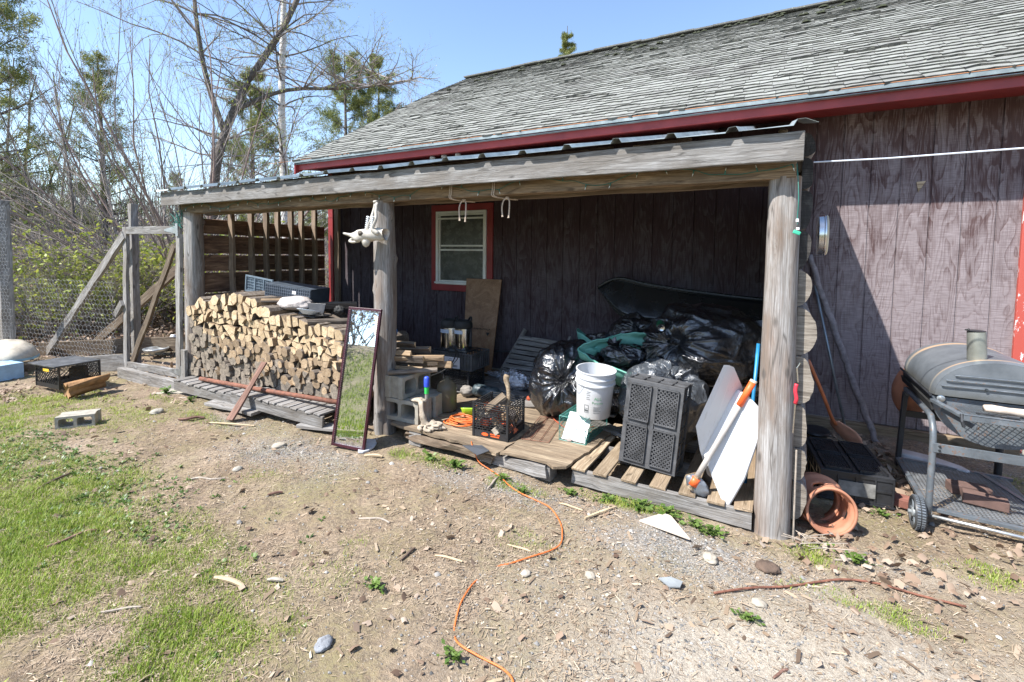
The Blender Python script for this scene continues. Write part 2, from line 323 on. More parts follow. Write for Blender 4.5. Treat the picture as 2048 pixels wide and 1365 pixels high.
# ================================================================ barn
BY = 5.12
barn = thing('barn', 'brown wood sided barn with red trim and grey shingled roof', 'barn', (0, BY, 0))
def siding_mat():
    s = NT('worn plywood siding'); v = s.coord((1, 1, 1), rnd=False); vx = s.sep(v)[0]; vz = s.sep(v)[2]
    # every ply strip gets its own grain offset
    strip = s.math('FLOOR', s.math('DIVIDE', s.math('ADD', vx, 40.-.0635), .2032)); cb = s.n('ShaderNodeCombineXYZ')
    s.l(s.math('ADD', s.math('MULTIPLY', vx, 5.5), s.math('MULTIPLY', strip, 3.7)), cb.inputs[0]); s.l(s.math('MULTIPLY', vz, 1.05), cb.inputs[2])
    n = s.noise(cb.outputs[0], 1.15, 2.5, .5, .35); rings = s.math('FRACT', s.math('MULTIPLY', n, 12.))
    ln = s.mix(s.ramp(s.noise(s.coord((3, 3, 2), rnd=False), 1, 4, .6), [(.36, .25), (.52, 1.)]), s.ramp(rings, [(0., .95), (.07, .5), (.14, .05), (.8, 0.), (1., .25)]), s.ramp(rings, [(0., .35), (.1, .1), (.2, 0.), (1., .1)]))
    fine = s.noise(s.coord((150, 150, 5), rnd=False), 1, 3, .6); fh = s.noise(s.coord((8, 8, 170), rnd=False), 1, 2, .6)
    big = s.noise(s.coord((4.5, 4.5, 1.5), rnd=False), 1, 6, .68, 1.2)
    right = s.ramp(vx, [(.0, 0.), (1., 1.)])   # sun-worn part beyond the lean-to; darker tones inside carry painted shade
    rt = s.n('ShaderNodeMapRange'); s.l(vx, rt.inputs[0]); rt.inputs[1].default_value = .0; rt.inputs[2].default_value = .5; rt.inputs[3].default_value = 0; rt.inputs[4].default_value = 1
    lf = s.n('ShaderNodeMapRange'); s.l(vx, lf.inputs[0]); lf.inputs[1].default_value = -5.4; lf.inputs[2].default_value = -5.0; lf.inputs[3].default_value = .45; lf.inputs[4].default_value = 0
    low = s.n('ShaderNodeMapRange'); s.l(vz, low.inputs[0]); low.inputs[1].default_value = 2.75; low.inputs[2].default_value = 1.2; low.inputs[3].default_value = -.12; low.inputs[4].default_value = .14
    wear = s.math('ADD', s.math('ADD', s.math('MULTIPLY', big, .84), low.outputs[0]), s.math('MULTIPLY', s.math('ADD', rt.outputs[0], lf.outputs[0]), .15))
    wear = s.math('ADD', wear, s.math('MULTIPLY', s.math('SUBTRACT', fine, .5), .55))
    wear = s.math('ADD', wear, s.math('MULTIPLY', s.math('SUBTRACT', s.ramp(rings, [(0., 0.), (.08, 1.), (.55, .55), (1., 0.)]), .5), .19))
    wf = s.ramp(wear, [(.42, 0.), (.56, .55), (.72, 1.)])
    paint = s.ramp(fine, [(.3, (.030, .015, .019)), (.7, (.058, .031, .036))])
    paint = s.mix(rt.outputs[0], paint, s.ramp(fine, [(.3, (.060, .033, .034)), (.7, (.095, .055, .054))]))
    bare_d = s.ramp(fh, [(.3, (.070, .058, .068)), (.7, (.12, .104, .115))]); bare_l = s.ramp(fh, [(.3, (.17, .138, .142)), (.65, (.31, .268, .28))])  # darker set under the lean-to: less wear, plus shade put into the colour
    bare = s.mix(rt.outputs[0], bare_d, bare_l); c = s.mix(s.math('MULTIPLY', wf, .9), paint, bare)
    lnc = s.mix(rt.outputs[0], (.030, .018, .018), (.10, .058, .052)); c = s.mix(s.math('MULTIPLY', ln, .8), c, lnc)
    h = s.math('SUBTRACT', s.math('MULTIPLY', fine, .4), ln)
    return s.done(c, .85, nor=s.bump(h, .6, .004))
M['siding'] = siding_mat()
def siding(x0, x1, z0, z1, name='siding_wall', y=BY):
    """vertical grooves .2032 m apart, phase so that one stands at x=.473"""
    gx = [.4730+.2032*k for k in range(-60, 60)]; prof = [(x0, 0.)]
    for g in gx:
        if x0+.01 < g < x1-.01: prof += [(g-.006, 0.), (g-.004, .009), (g+.004, .009), (g+.006, 0.)]
    prof.append((x1, 0.)); mb = MB(); n = len(prof)
    zz = [z0, z1]
    vs = [(px, y+d, z) for z in zz for px, d in prof]; fs = [(i, i+1, n+i+1, n+i) for i in range(n-1)]; mb.add(vs, fs)
    mb.add([(x0, y+.03, z0), (x1, y+.03, z0), (x1, y+.03, z1), (x0, y+.03, z1)], [(1, 0, 3, 2)])
    return mb.obj(name, 'siding', barn)
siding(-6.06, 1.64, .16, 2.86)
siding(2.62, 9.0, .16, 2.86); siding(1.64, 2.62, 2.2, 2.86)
# other walls (gables, rear) as plain sided boxes
mb = MB(); GP = [(5.16, .1), (5.16, 2.86), (9.0, 5.28), (12.8, 2.86), (12.8, .1)]
for xx, s_ in ((-6.05, .04), (8.98, .04)): mb.prism([(xx, y, z) for y, z in GP], (s_, 0, 0))
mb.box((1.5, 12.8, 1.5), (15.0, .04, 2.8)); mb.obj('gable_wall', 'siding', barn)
MB().box((-2.2, BY+.02, .06), (7.7, .08, .2)).box((4.8, BY+.02, .06), (8.2, .08, .2)).obj('foundation', 'concrete', barn)
mb = MB(); mb.box((.95, BY-.04, .105), (1.5, .05, .11)).box((-3.2, BY-.035, .10), (5.6, .04, .10)); mb.obj('skirt_board', 'tan_board', barn, bevel=.004)
# corner trim, soffit, fascia, drip edge
MB().box((-6.04, BY-.012, 1.5), (.10, .024, 2.76)).obj('corner_trim', 'red_trim', barn, bevel=.002)
XL, XR = -6.2, 9.2
FB, FT = 2.80, 2.905   # fascia bottom / top
mb = MB(); mb.prism([(XL, 4.66, FB), (XL, 4.685, FB), (XL, 4.685, FT), (XL, 4.66, FT)], (XR-XL, 0, 0)); mb.obj('fascia', 'red_trim', barn, bevel=.003)
mb = MB(); mb.prism([(XL+.02, 4.686, FB+.004), (XL+.02, BY-.001, FB+.050), (XL+.02, BY-.001, FB+.062), (XL+.02, 4.686, FB+.016)], (XR-XL-.04, 0, 0)); mb.obj('soffit', 'red_trim', barn)
mb = MB(); mb.box(((XL+XR)/2, 4.606, FT+.002), (XR-XL+.06, .012, .032)).box(((XL+XR)/2, 4.636, FT-.026), (XR-XL+.06, .05, .006)).box(((XL+XR)/2, 4.70, FT+.028), (XR-XL+.06, .12, .008)); mb.obj('drip_edge', plain('dull grey green flashing', (.22, .26, .27), .5, .3, mott=.3), barn)
MB().box((-.3, 4.599, FT+.021), (13, .004, .004)).obj('copper_strip', plain('copper edge', (.55, .25, .12), .5, .4), barn)
ROOF = [(4.62, 2.935), (5.0, 3.15), (5.69, 3.57), (6.89, 4.29), (7.77, 4.81), (9.0, 5.49)]
def roof_yz(t):
    L = [0]
    for a, b in zip(ROOF, ROOF[1:]): L.append(L[-1]+math.hypot(b[0]-a[0], b[1]-a[1]))
    d = t; i = 0
    while i < len(ROOF)-2 and d > L[i+1]: i += 1
    u = (d-L[i])/(L[i+1]-L[i]); a, b = ROOF[i], ROOF[i+1]; return a[0]+(b[0]-a[0])*u, a[1]+(b[1]-a[1])*u, (b[0]-a[0])/(L[i+1]-L[i]), (b[1]-a[1])/(L[i+1]-L[i]), L[-1]
LT = roof_yz(0)[4]
mb = MB(); RD = [(4.69, 2.975)]+ROOF[1:]; pts = [(a, b-.03) for a, b in RD]+[(13.3, 2.93-.03)]; low = [(a, b-.09) for a, b in RD]+[(13.3, 2.84)]
mb.prism([(XL, y, z) for y, z in pts+low[::-1]], (XR-XL, 0, 0)); mb.obj('roof_deck', 'old_wood', barn)
# rake boards
mb = MB(); lowr = [(a, b-.20) for a, b in ROOF]; mb.prism([(XL-.004, y, z) for y, z in [(a, b-.032) for a, b in ROOF]+lowr[::-1]], (-.025, 0, 0)); mb.obj('rake_board', 'red_trim', barn)
# shingles: overlapping tabs, uneven and curled, lichen-grey, tone varies tab by tab
rs = random.Random(3); V = []; F = []; C = []; expo = .112; nc = int(LT/expo)+1
for r in range(nc):
    t0 = r*expo-.02; x = XL-.03-rs.random()*.3
    while x < XR:
        wd = .24; seg = 5 if x < 3 else 2; lift = .012+rs.random()*.007+(.012*rs.random() if rs.random() < .1 else 0); tone = rs.gauss(.5, .11)+.12*fbm(x*.8, r*.3); drop = rs.uniform(-.016, .016); bow = rs.uniform(-.012, .022)
        a0, a1 = max(x+.0015, XL-.03), min(x+wd-.0015, XR)
        if a1-a0 > .03:
            o = len(V)
            for i in range(seg+1):
                xx = a0+(a1-a0)*i/seg; jag = rs.uniform(-.012, .012)+(bow*math.sin(PI*i/seg))+(-.016 if i in (0, seg) and rs.random() < .35 else 0); tt = t0+drop+jag; cl = lift*(1+rs.uniform(-.12, .12))
                for (t, h) in ((max(tt, -.03), -.012), (max(tt, -.03), cl), (t0+expo*.55, .007), (t0+expo+.03, .003)):
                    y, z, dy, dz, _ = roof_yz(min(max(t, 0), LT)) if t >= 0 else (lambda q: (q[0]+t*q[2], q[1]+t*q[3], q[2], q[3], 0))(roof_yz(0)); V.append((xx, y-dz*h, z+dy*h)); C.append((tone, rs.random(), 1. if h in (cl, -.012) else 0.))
            F += [(o+i*4+k, o+(i+1)*4+k, o+(i+1)*4+k+1, o+i*4+k+1) for i in range(seg) for k in range(3)]
        x += wd
me = bpy.data.meshes.new('shingles'); me.from_pydata(V, [], F); np_col(me, 'tone', np.array(C))
def shingle_mat():
    s = NT('weathered shingles'); v = s.coord((1, 1, 1), rnd=False); col, _ = s.attr('tone'); t = s.n('ShaderNodeSeparateColor'); s.l(col, t.inputs[0])
    n = s.noise(v, 14, 5, .7); big = s.noise(v, 1.1, 3)
    f = s.math('ADD', s.math('MULTIPLY', t.outputs[0], .55), s.math('MULTIPLY', n, .5))
    c = s.ramp(f, [(.3, (.15, .148, .138)), (.5, (.24, .24, .222)), (.75, (.34, .345, .32))])
    c = s.mix(s.ramp(s.noise(v, 30, 4, .7), [(.5, 0.), (.66, .7)]), c, (.30, .335, .27))
    c = s.mix(s.ramp(s.math('ADD', big, s.math('MULTIPLY', n, .4)), [(.78, 0.), (.95, .7)]), c, (.10, .09, .085))
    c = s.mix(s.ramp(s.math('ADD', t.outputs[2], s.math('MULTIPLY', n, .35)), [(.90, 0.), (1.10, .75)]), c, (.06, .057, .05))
    gr_ = s.noise(v, 260, 2); c = s.mix(s.ramp(gr_, [(.35, .5), (.5, 0.)]), c, (.08, .078, .075))
    return s.done(c, .95, nor=s.bump(s.math('ADD', gr_, n), .8, .005))
M['shingle'] = shingle_mat(); me.materials.append(M['shingle']); o = link('shingles', me, barn)
mb = MB(); rs = random.Random(5)
x = XL
while x < XR: mb.box((x+.15, 9.0, 5.50+rs.uniform(-.006, .006)), (.3, .26, .025), rotx(rs.uniform(-.04, .04))); x += .3
mb.obj('ridge_cap', 'shingle', barn)
MB().prism([(XL, 9.0, 5.485), (XL, 13.4, 2.9), (XL, 13.4, 2.86), (XL, 9.0, 5.44)], (XR-XL, 0, 0)).obj('rear_roof', 'shingle', barn)
# moss tufts along ridge
mb = MB(); rs = random.Random(9)
for i in range(60):
    x = rs.uniform(-5.8, 1.5); t = LT-rs.random()**2*1.6; y, z, _, _, _ = roof_yz(t)
    for k in range(4): mb.lathe([(.0, .03), (.03, .012), (.04, -.01)], (x+rs.uniform(-.04, .04), y+rs.uniform(-.03, .03), z+.015), None, 6, sx=rs.uniform(.6, 1.5))
mb.obj('moss', plain('dark moss', (.035, .04, .02), .95, mott=.5, scale=40, bump=.8), barn); bpy.data.objects['moss']['kind'] = 'stuff'
for i, x in enumerate((-3.85, -3.67, -3.46)):
    mb = MB(); mb.lathe([(.0, 0), (.028, .0), (.038, .012), (.036, .03), (.02, .04)], (x, 4.84, 2.786), None, 14); mb.obj('soffit_knob', 'white_paint', barn, smooth=True)
# window: red casing, white frame, two sashes, panes
win = MB(); x0, x1, z0, z1 = -4.07, -3.11, 1.11, 2.24; cw = .085
win.box(((x0+x1)/2, BY-.014, z1-cw/2), (x1-x0, .028, cw)).box(((x0+x1)/2, BY-.014, z0+cw/2), (x1-x0, .028, cw)).box((x0+cw/2, BY-.013, (z0+z1)/2), (cw, .026, z1-z0-2*cw)).box((x1-cw/2, BY-.013, (z0+z1)/2), (cw, .026, z1-z0-2*cw))
wo_ = win.obj('window', 'red_trim', barn, bevel=.003)
def rect_frame(mb, x0, x1, z0, z1, w, y0, d):
    mb.box(((x0+x1)/2, y0, z1-w/2), (x1-x0, d, w)).box(((x0+x1)/2, y0, z0+w/2), (x1-x0, d, w)).box((x0+w/2, y0, (z0+z1)/2), (w, d*.98, z1-z0-2*w)).box((x1-w/2, y0, (z0+z1)/2), (w, d*.98, z1-z0-2*w))
mb = MB(); a0, a1, b0, b1 = x0+cw+.002, x1-cw-.002, z0+cw+.002, z1-cw-.002
rect_frame(mb, a0, a1, b0, b1, .034, BY-.022, .05); rect_frame(mb, a0+.036, a1-.036, b0+.036, b1-.036, .018, BY-.012, .03); mb.box(((a0+a1)/2, BY-.04, b1-.095), (a1-a0-.07, .018, .022)); mb.box(((a0+a1)/2, BY-.03, b0+.02), (a1-a0+.02, .07, .02)); mb.obj('frame', 'white_paint', wo_, bevel=.002)
mb = MB(); zm = (b0+b1)/2-.005; mb.box(((a0+a1)/2, BY-.014, zm+.035), (a1-a0-.11, .02, .022)).box(((a0+a1)/2, BY-.02, zm-.02), (a1-a0-.11, .02, .022)); mb.obj('sash', 'white_paint', wo_, bevel=.002)
def glass_mat():
    s = NT('dusty window glass'); v = s.coord((1, 1, 1), rnd=False); n = s.noise(v, 9, 5, .7); c = s.ramp(n, [(.3, (.055, .06, .055)), (.7, (.12, .125, .115))]); return s.done(c, s.ramp(n, [(.3, .12), (.7, .4)]))
M['glassdark'] = glass_mat(); MB().box(((a0+a1)/2, BY+.001, (b0+b1)/2), (a1-a0-.10, .006, b1-b0-.10)).obj('pane', 'glassdark', wo_)
# door (right edge of photo)
dr = MB().box((1.675, BY-.016, 1.17), (.09, .034, 2.14)).box((2.585, BY-.016, 1.17), (.09, .034, 2.14)).box((2.13, BY-.018, 2.28), (1.0, .036, .09)).obj('door_frame', 'red_peel', barn, bevel=.004)
d2 = MB().box((2.13, BY+.012, 1.16), (.82, .04, 2.08)).obj('door', plain('pale blue grey door', (.42, .47, .56), .45, mott=.08), barn, bevel=.003)
KN = plain('bronze knob', (.10, .07, .05), .35, .7)
for z, nm in ((1.02, 'door_knob'), (1.18, 'deadbolt')): MB().lathe([(0, -.05), (.024, -.048), (.032, -.03), (.02, -.012), (.034, -.01), (.034, 0)], (1.775, BY-.01, z), rotx(-PI/2), 16).obj(nm, KN, d2, smooth=True)
# peeled splinter and nail heads on the siding
MB().prism([(.985, BY-.003, 2.235), (1.045, BY-.003, 2.24), (1.0, BY-.003, 2.15)], (0, -.012, 0)).obj('siding_splinter', 'tan_board', barn)
# ================================================================ lean-to
lean = thing('lean_to', 'open fronted timber lean-to with ribbed metal roof against the barn', 'lean-to', (-3, 3.1, 0))
def log_mesh(a, b, r0, r1, rough=.012, n=16, seg=24, knots=0, seed=1, square=0, crackn=0):
    a = Vector(a); b = Vector(b); fr = frame(b-a); L = (b-a).length; rs = random.Random(seed); kn = [(rs.uniform(.05, .95)*L, rs.uniform(0, 2*PI), rs.uniform(.012, .03)) for _ in range(knots)]
    mb = MB(); vs = []
    for i in range(seg+1):
        x = L*i/seg; r = r0+(r1-r0)*i/seg
        for j in range(n):
            t = 2*PI*j/n; q = r*(1+square*.13*(1-abs(math.cos(2*t)))*1.0)
            q += rough*fbm(math.cos(t)*1.5+seed, math.sin(t)*1.5, x*1.1, 2)
            for kx, kt, kr in kn:
                d = math.hypot((x-kx), ((t-kt+PI) % (2*PI)-PI)*r); q += kr*math.exp(-(d/.028)**2)
            if crackn and j % (n//crackn) == 1: q -= .006
            vs.append((x-L/2, math.cos(t)*q, math.sin(t)*q))
    fs = [(i*n+j, (i+1)*n+j, (i+1)*n+(j+1) % n, i*n+(j+1) % n) for i in range(seg) for j in range(n)]; fs = [f[::-1] for f in fs]; fs += [tuple(range(n)), tuple(reversed(range(seg*n, (seg+1)*n)))]
    mb.add(vs, fs); return mb, fr4(fr, (a+b)/2)
def logobj(name, a, b, r0, r1, mat, parent=None, **k):
    mb, mw = log_mesh(a, b, r0, r1, **k); me = mb.mesh(name, mat, True); return link(name, me, parent, mw=mw)
M['post_wood'] = wood('silvered cedar post', (.15, .13, .115), (.31, .295, .28), (.44, .43, .425), sc_=(2.2, 26, 26), stain=(.19, .125, .085))
logobj('post', (.030, 3.13, -.06), (.022, 3.14, 2.05), .098, .080, 'post_wood', lean, seed=4, n=28, seg=30, square=.6, rough=.006, crackn=4)
logobj('post', (-3.03, 3.14, -.08), (-3.03, 3.14, 2.05), .098, .088, 'post_wood', lean, seed=11, knots=14, n=28, seg=60, rough=.022)
logobj('post', (-6.13, 3.14, -.16), (-6.08, 3.14, 2.05), .105, .095, 'post_wood', lean, seed=8, knots=4, n=24, seg=40, rough=.02)
board('front_beam', (-6.2, 3.115, 2.105), (.075, 3.115, 2.105), .10, .135, 'warm_wood', lean, rough=.004, seg=60)
board('front_board', (-6.41, 2.972, 2.205), (.103, 2.972, 2.188), .04, .150, 'grey_wood', lean, rough=.003, seg=60)
board('beam_end_block', (-6.22, 3.06, 2.09), (-6.22, 3.17, 2.09), .03, .17, 'grey_wood', lean)
board('door_stop', (-6.30, 3.06, 1.78), (-6.30, 3.06, 1.93), .03, .05, 'grey_wood', lean)
RS = .238   # roof slope
def rz_(y): return 2.292+RS*(y-2.93)
for i, x in enumerate([-5.95, -5.4, -4.8, -4.0, -3.2, -2.4, -1.6, -.8, .0]):
    board('rafter', (x, 3.045, rz_(3.045)-.07), (x, 5.08, rz_(5.08)-.07), .04, .09, 'stud_wood', lean, seg=10)
board('ledger', (-5.9, 5.09, 2.62), (.05, 5.09, 2.62), .035, .09, 'stud_wood', lean, seg=12)
board('inner_beam', (-6.1, 3.30, 2.055), (.04, 3.30, 2.055), .05, .05, 'stud_wood', lean, seg=30)
# ribbed metal roof
ribs = [-6.44+.3262*k for k in range(21)]; prof = [(-6.50, 0)]
for r in ribs: prof += [(r-.035, 0.), (r-.018, .026), (r+.018, .026), (r+.035, 0.)]
prof[-1] = (.16, -.004)
mb = MB(); n = len(prof); ysr = [2.912, 3.2, 3.7, 4.2, 4.7, 5.095]
rs = random.Random(2)
vs = [(max(px, -6.50+.36*smooth(2.95, 3.25, y)) if px < -6.05 else px, y, rz_(y)+pz+(.004*math.sin(px*5)+(rs.uniform(-.004, .004) if y < 3 else 0))) for y in ysr for px, pz in prof]
mb.add(vs, [(j*n+i, j*n+i+1, (j+1)*n+i+1, (j+1)*n+i) for j in range(len(ysr)-1) for i in range(n-1)])
def roofmetal():
    s = NT('dull metal roofing'); v = s.coord((1, 1, 1), rnd=False); n_ = s.noise(v, 7, 5, .7); c = s.ramp(n_, [(.3, (.24, .28, .28)), (.7, (.46, .52, .53))]); return s.done(c, .42, .35)
mb.obj('metal_roof', roofmetal(), lean, solid=.0012)
# left end wall: slats outside, studs inside
zt = [2.0, 1.80, 1.56, 1.345, 1.085, .85, .61, .37, .15]
for a, b in zip(zt, zt[1:]):
    board('slat_board', (-6.09, 3.22, (a+b)/2), (-6.09, 5.02, (a+b)/2-.005), .022, a-b-.02, 'dark_board', lean, seg=10, rough=.004)
for y in (3.56, 3.82, 4.02, 4.20, 4.40, 4.57, 4.80):
    jx = random.uniform(-.012, .012)
    board('stud', (-6.03+jx, y, .02), (-6.02+jx, y, rz_(y)-.02), .038, .085, 'stud_wood', lean, up=(1, 0, 0), seg=14)
board('corner_stud', (-5.86, 5.06, .1), (-5.84, 5.06, 2.6), .09, .045, 'stud_wood', lean, up=(0, 1, 0), seg=14)
# right end wall: half logs, ends towards the camera
lz = [2.30, 2.162, 1.982, 1.756, 1.532, 1.32, 1.038, .754, .5, .305, .07]; bul = [.062, .062, .060, .053, .062, .095, .090, .072, .072, .072]
flatx = [.104, .105, .108, .110, .112, .115, .119, .123, .127, .132]
M['log_end'] = None
def endmat():
    s = NT('sawn log end'); v = s.coord((1, 1, 1)); n_ = s.noise(v, 9, 5, .6); st = s.noise(s.coord((4, 4, 60)), 1.5, 4, .7)
    c = s.ramp(st, [(.3, (.09, .075, .06)), (.5, (.23, .20, .165)), (.72, (.36, .325, .28))]); c = s.mix(s.ramp(n_, [(.45, 0.), (.7, .6)]), c, (.12, .10, .085)); return s.done(c, .9, nor=s.bump(st, .6, .004))
M['log_end'] = endmat(); M['log_end_dark'] = wood('charred log end', (.018, .016, .015), (.05, .045, .042), (.13, .12, .11), sc_=(20, 6, 6))
for i, (zt_, zb_) in enumerate(zip(lz, lz[1:])):
    zc = (zt_+zb_)/2; hh = (zt_-zb_)/2-.003; bx = bul[i]; rs = random.Random(i+40); poly = []
    xf = flatx[i]
    for k in range(15):
        t = -PI/2+PI*k/14; poly.append((xf+bx*max(0, math.cos(t))**.75*(1+rs.uniform(-.04, .04)), zc+math.sin(t)*hh))
    mb = MB(); ny_ = 8; n = len(poly)
    vs = [(px+.008*math.sin(j*1.3+i+k*.5)*(1 if px > xf+.01 else 0), 3.165+(1.94)*j/ny_+(rs.uniform(-.01, .01) if j == 0 and False else 0), pz) for j in range(ny_+1) for k, (px, pz) in enumerate(poly)]
    mb.add(vs, [(j*n+k, (j+1)*n+k, (j+1)*n+(k+1) % n, j*n+(k+1) % n) for j in range(ny_) for k in range(n)], 1); mb.add([vs[k] for k in range(n)], [tuple(range(n))], 0)
    mb.obj('half_log', ['log_end_dark' if i < 4 else 'log_end', 'post_wood'], lean)
board('end_wall_stud', (.112, 3.30, 0), (.096, 3.30, 2.1), .02, .04, 'old_wood', lean, up=(0, 1, 0))
# ================================================================ object helpers
def thingm(name, label, cat, loc, rot=None, group=None):
    o = bpy.data.objects.new(name, None); COL.objects.link(o); o.empty_display_size = .1
    m = (rot if rot is not None else Matrix.Identity(3)).to_4x4(); m.translation = Vector(loc); o.matrix_world = m
    return tag(o, label, cat, group)
def lobj(mb, name, mats, parent, smooth=False, bevel=0, auto=None, solid=0, sub=0):
    """mesh given in the parent's own frame"""
    me = mb.mesh(name, mats, smooth or auto is not None); o = bpy.data.objects.new(name, me); COL.objects.link(o); o.parent = parent
    if solid: m = o.modifiers.new('solid', 'SOLIDIFY'); m.thickness = solid; m.offset = 0
    if bevel: m = o.modifiers.new('bevel', 'BEVEL'); m.width = bevel; m.segments = 2; m.limit_method = 'ANGLE'; m.angle_limit = R(40)
    if sub: m = o.modifiers.new('sub', 'SUBSURF'); m.levels = sub; m.render_levels = sub
    if auto is not None: me.set_sharp_from_angle(angle=R(auto))
    return o
def axes(x, y, z): return Matrix((Vector(x).normalized(), Vector(y).normalized(), Vector(z).normalized())).transposed()
# ---------------------------------------------------------------- string lights, ropes, clothesline
M['bulb'] = plain('clear bulb tip', (.75, .78, .74), .15)
sl = thing('string_lights', 'string of small clear bulbs on green wire stapled along the front beam', 'string lights', (-3, 3.06, 2.1))
rs = random.Random(21); pts = []; x = -6.15
while x < .07: pts.append((x, 3.056, 2.105+.032*math.sin(x*7.3)+rs.uniform(-.012, .012))); x += .085
MB().tube(curve_pts(pts, 3), .0022, 4).obj('wire', 'green_wire', sl)
mb = MB(); mb2 = MB()
for i, p in enumerate(pts[1::2]):
    a = Vector(p); d = Vector((rs.uniform(-.5, .5), -.12, rs.choice([-1, -1, -1, .8]))).normalized()
    mb.tube([a, a+d*.022], .0035, 5); mb2.tube([a+d*.022, a+d*.038], [.003, .001], 5)
mb.obj('sockets', 'green_wire', sl); mb2.obj('bulbs', 'bulb', sl)
for n_ in ('sockets', 'bulbs'): bpy.data.objects[n_]['kind'] = 'stuff'
MB().tube(curve_pts([(.075, 3.05, 2.11), (.085, 3.02, 2.0), (.09, 3.01, 1.9), (.088, 3.02, 1.82), (.09, 3.01, 1.78)], 4), .003, 5).obj('plug_lead', 'green_wire', sl)
MB().box((.088, 3.01, 1.80), (.014, .014, .018)).obj('fuse_tag', 'white_plastic', sl, bevel=.002); MB().box((.092, 3.01, 1.755), (.016, .018, .014)).obj('plug_collar', 'white_plastic', sl, bevel=.002)
MB().box((.088, 3.01, 1.735), (.038, .02, .02), roty(.4)).obj('plug', plain('green plug', (.05, .42, .27), .4), sl, bevel=.004)
mb = MB(); rs = random.Random(4)   # tangle at the left end
for k in range(9):
    c = Vector((-6.23, 3.03, 1.98)); pp = [c+Vector((rs.uniform(-.12, .14), rs.uniform(-.03, .03), rs.uniform(-.12, .12))) for _ in range(5)]; mb.tube(curve_pts(pp, 4), .0022, 3)
mb.obj('wire_tangle', 'green_wire', sl)
for x, dz, lab in ((-2.25, .0, 'doubled cotton rope tied over the beam, hanging above the middle of the window'), (-1.86, .02, 'doubled cotton rope tied over the beam to the right of the window')):
    r = thing('rope', lab, 'rope', (x, 3.05, 2.1), group='ropes tied over the front beam')
    for k in (-.008, .008): MB().tube(curve_pts([(x+k, 3.02, 2.19), (x+k, 3.055, 2.16), (x+k, 3.052, 2.08), (x+k, 3.055, 2.03), (x+.05+k, 3.15, 2.02), (x+.11+k, 3.22, 2.015)], 4), .0042, 6).obj('strand', 'rope', r)
    for k, l in ((-.02, .16-dz), (.02, .17-dz)):
        MB().tube(curve_pts([(x+.08, 3.12, 2.02), (x+.08+k*1.2, 3.11, 2.0), (x+.08+k*1.6, 3.10, 1.95), (x+.08+k*1.3, 3.10, 2.02-l)], 5), [.0055]*15+[.008], 6).obj('tail', 'rope', r)
    MB().lathe([(0, -.014), (.014, -.008), (.016, .006), (0, .014)], (x+.08, 3.12, 2.02), None, 8).obj('knot', 'rope', r, smooth=True)
tag(MB().tube([(.16, 3.2, 2.137), (.5, 3.2, 2.13), (1.1, 3.2, 2.134), (2.6, 3.2, 2.19)], .0042, 6).obj('clothesline', plain('pale plastic line', (.62, .66, .74), .4), None), 'pale clothesline stretched from the log wall past the siding', 'clothesline')
# ---------------------------------------------------------------- hanging round pan
pn = thingm('round_pan', 'shiny round metal pan hung on edge beside the log wall', 'pan', (.222, 3.66, 1.745), axes((0, 1, 0), (0, 0, 1), (1, 0, 0)))
lobj(MB().lathe([(0, 0), (.118, 0), (.126, .004), (.128, .030), (.132, .034), (.132, .040), (.128, .044)], (0, 0, 0), None, 40), 'pan_body', 'steel', pn, auto=35)
lobj(MB().lathe([(.128, .044), (.128, .05), (.120, .055), (0, .056)], (0, 0, 0), None, 40), 'pan_face', plain('tan pan lining', (.62, .55, .40), .5), pn, auto=35)
# ---------------------------------------------------------------- animal skull on the post
sk = thing('animal_skull', 'bleached animal skull and lower jaw hung on the middle post', 'skull', (-3.03, 3.03, 1.8))
M['bone'] = plain('bleached bone', (.50, .46, .40), .75, mott=.25, scale=25, bump=.3)
P_ = [(-2.90, 3.02, 1.76), (-2.98, 2.98, 1.755), (-3.06, 2.95, 1.75), (-3.13, 2.93, 1.735), (-3.2, 2.91, 1.75), (-3.27, 2.90, 1.765)]
mb = MB(); n = 14; vs = []
pr_ = [(.045, .05), (.055, .055), (.05, .06), (.042, .052), (.022, .016), (.012, .008)]
rings = curve_pts(P_, 3)
for i, p in enumerate(rings):
    u = i/(len(rings)-1)*(len(pr_)-1); k = min(int(u), len(pr_)-2); f = u-k; a = pr_[k][0]*(1-f)+pr_[k+1][0]*f; b = pr_[k][1]*(1-f)+pr_[k+1][1]*f
    for j in range(n):
        t = 2*PI*j/n; q = 1+.13*math.sin(3*t+i)+(-.35 if (6 <= i <= 9 and j in (11, 12, 10)) else 0)
        vs.append(p+Vector((0, math.cos(t)*a*q, math.sin(t)*b*q)))
m_ = len(rings); mb.add(vs, [(i*n+j, i*n+(j+1) % n, (i+1)*n+(j+1) % n, (i+1)*n+j) for i in range(m_-1) for j in range(n)]+[tuple(range(n)), tuple(range((m_-1)*n, m_*n))[::-1]])
mb.tube(curve_pts([(-3.16, 2.92, 1.73), (-3.2, 2.9, 1.70), (-3.16, 2.9, 1.69), (-3.10, 2.92, 1.70)], 4), .011, 6); mb.lathe([(0, -.06), (.022, -.045), (.034, -.01), (.03, .02), (0, .03)], (-3.06, 2.95, 1.705), None, 12, sx=1.3)
mb.obj('cranium', 'bone', sk, smooth=True); MB().lathe([(0, -.004), (.019, -.003), (.023, .004), (.0, .008)], (-3.075, 2.902, 1.765), rotx(PI/2), 14, sx=1.3).obj('eye_socket', plain('eye hollow shade', (.10, .085, .07), .9), sk, smooth=True)  # dark disc on the bone paints the shade of the eye hollow
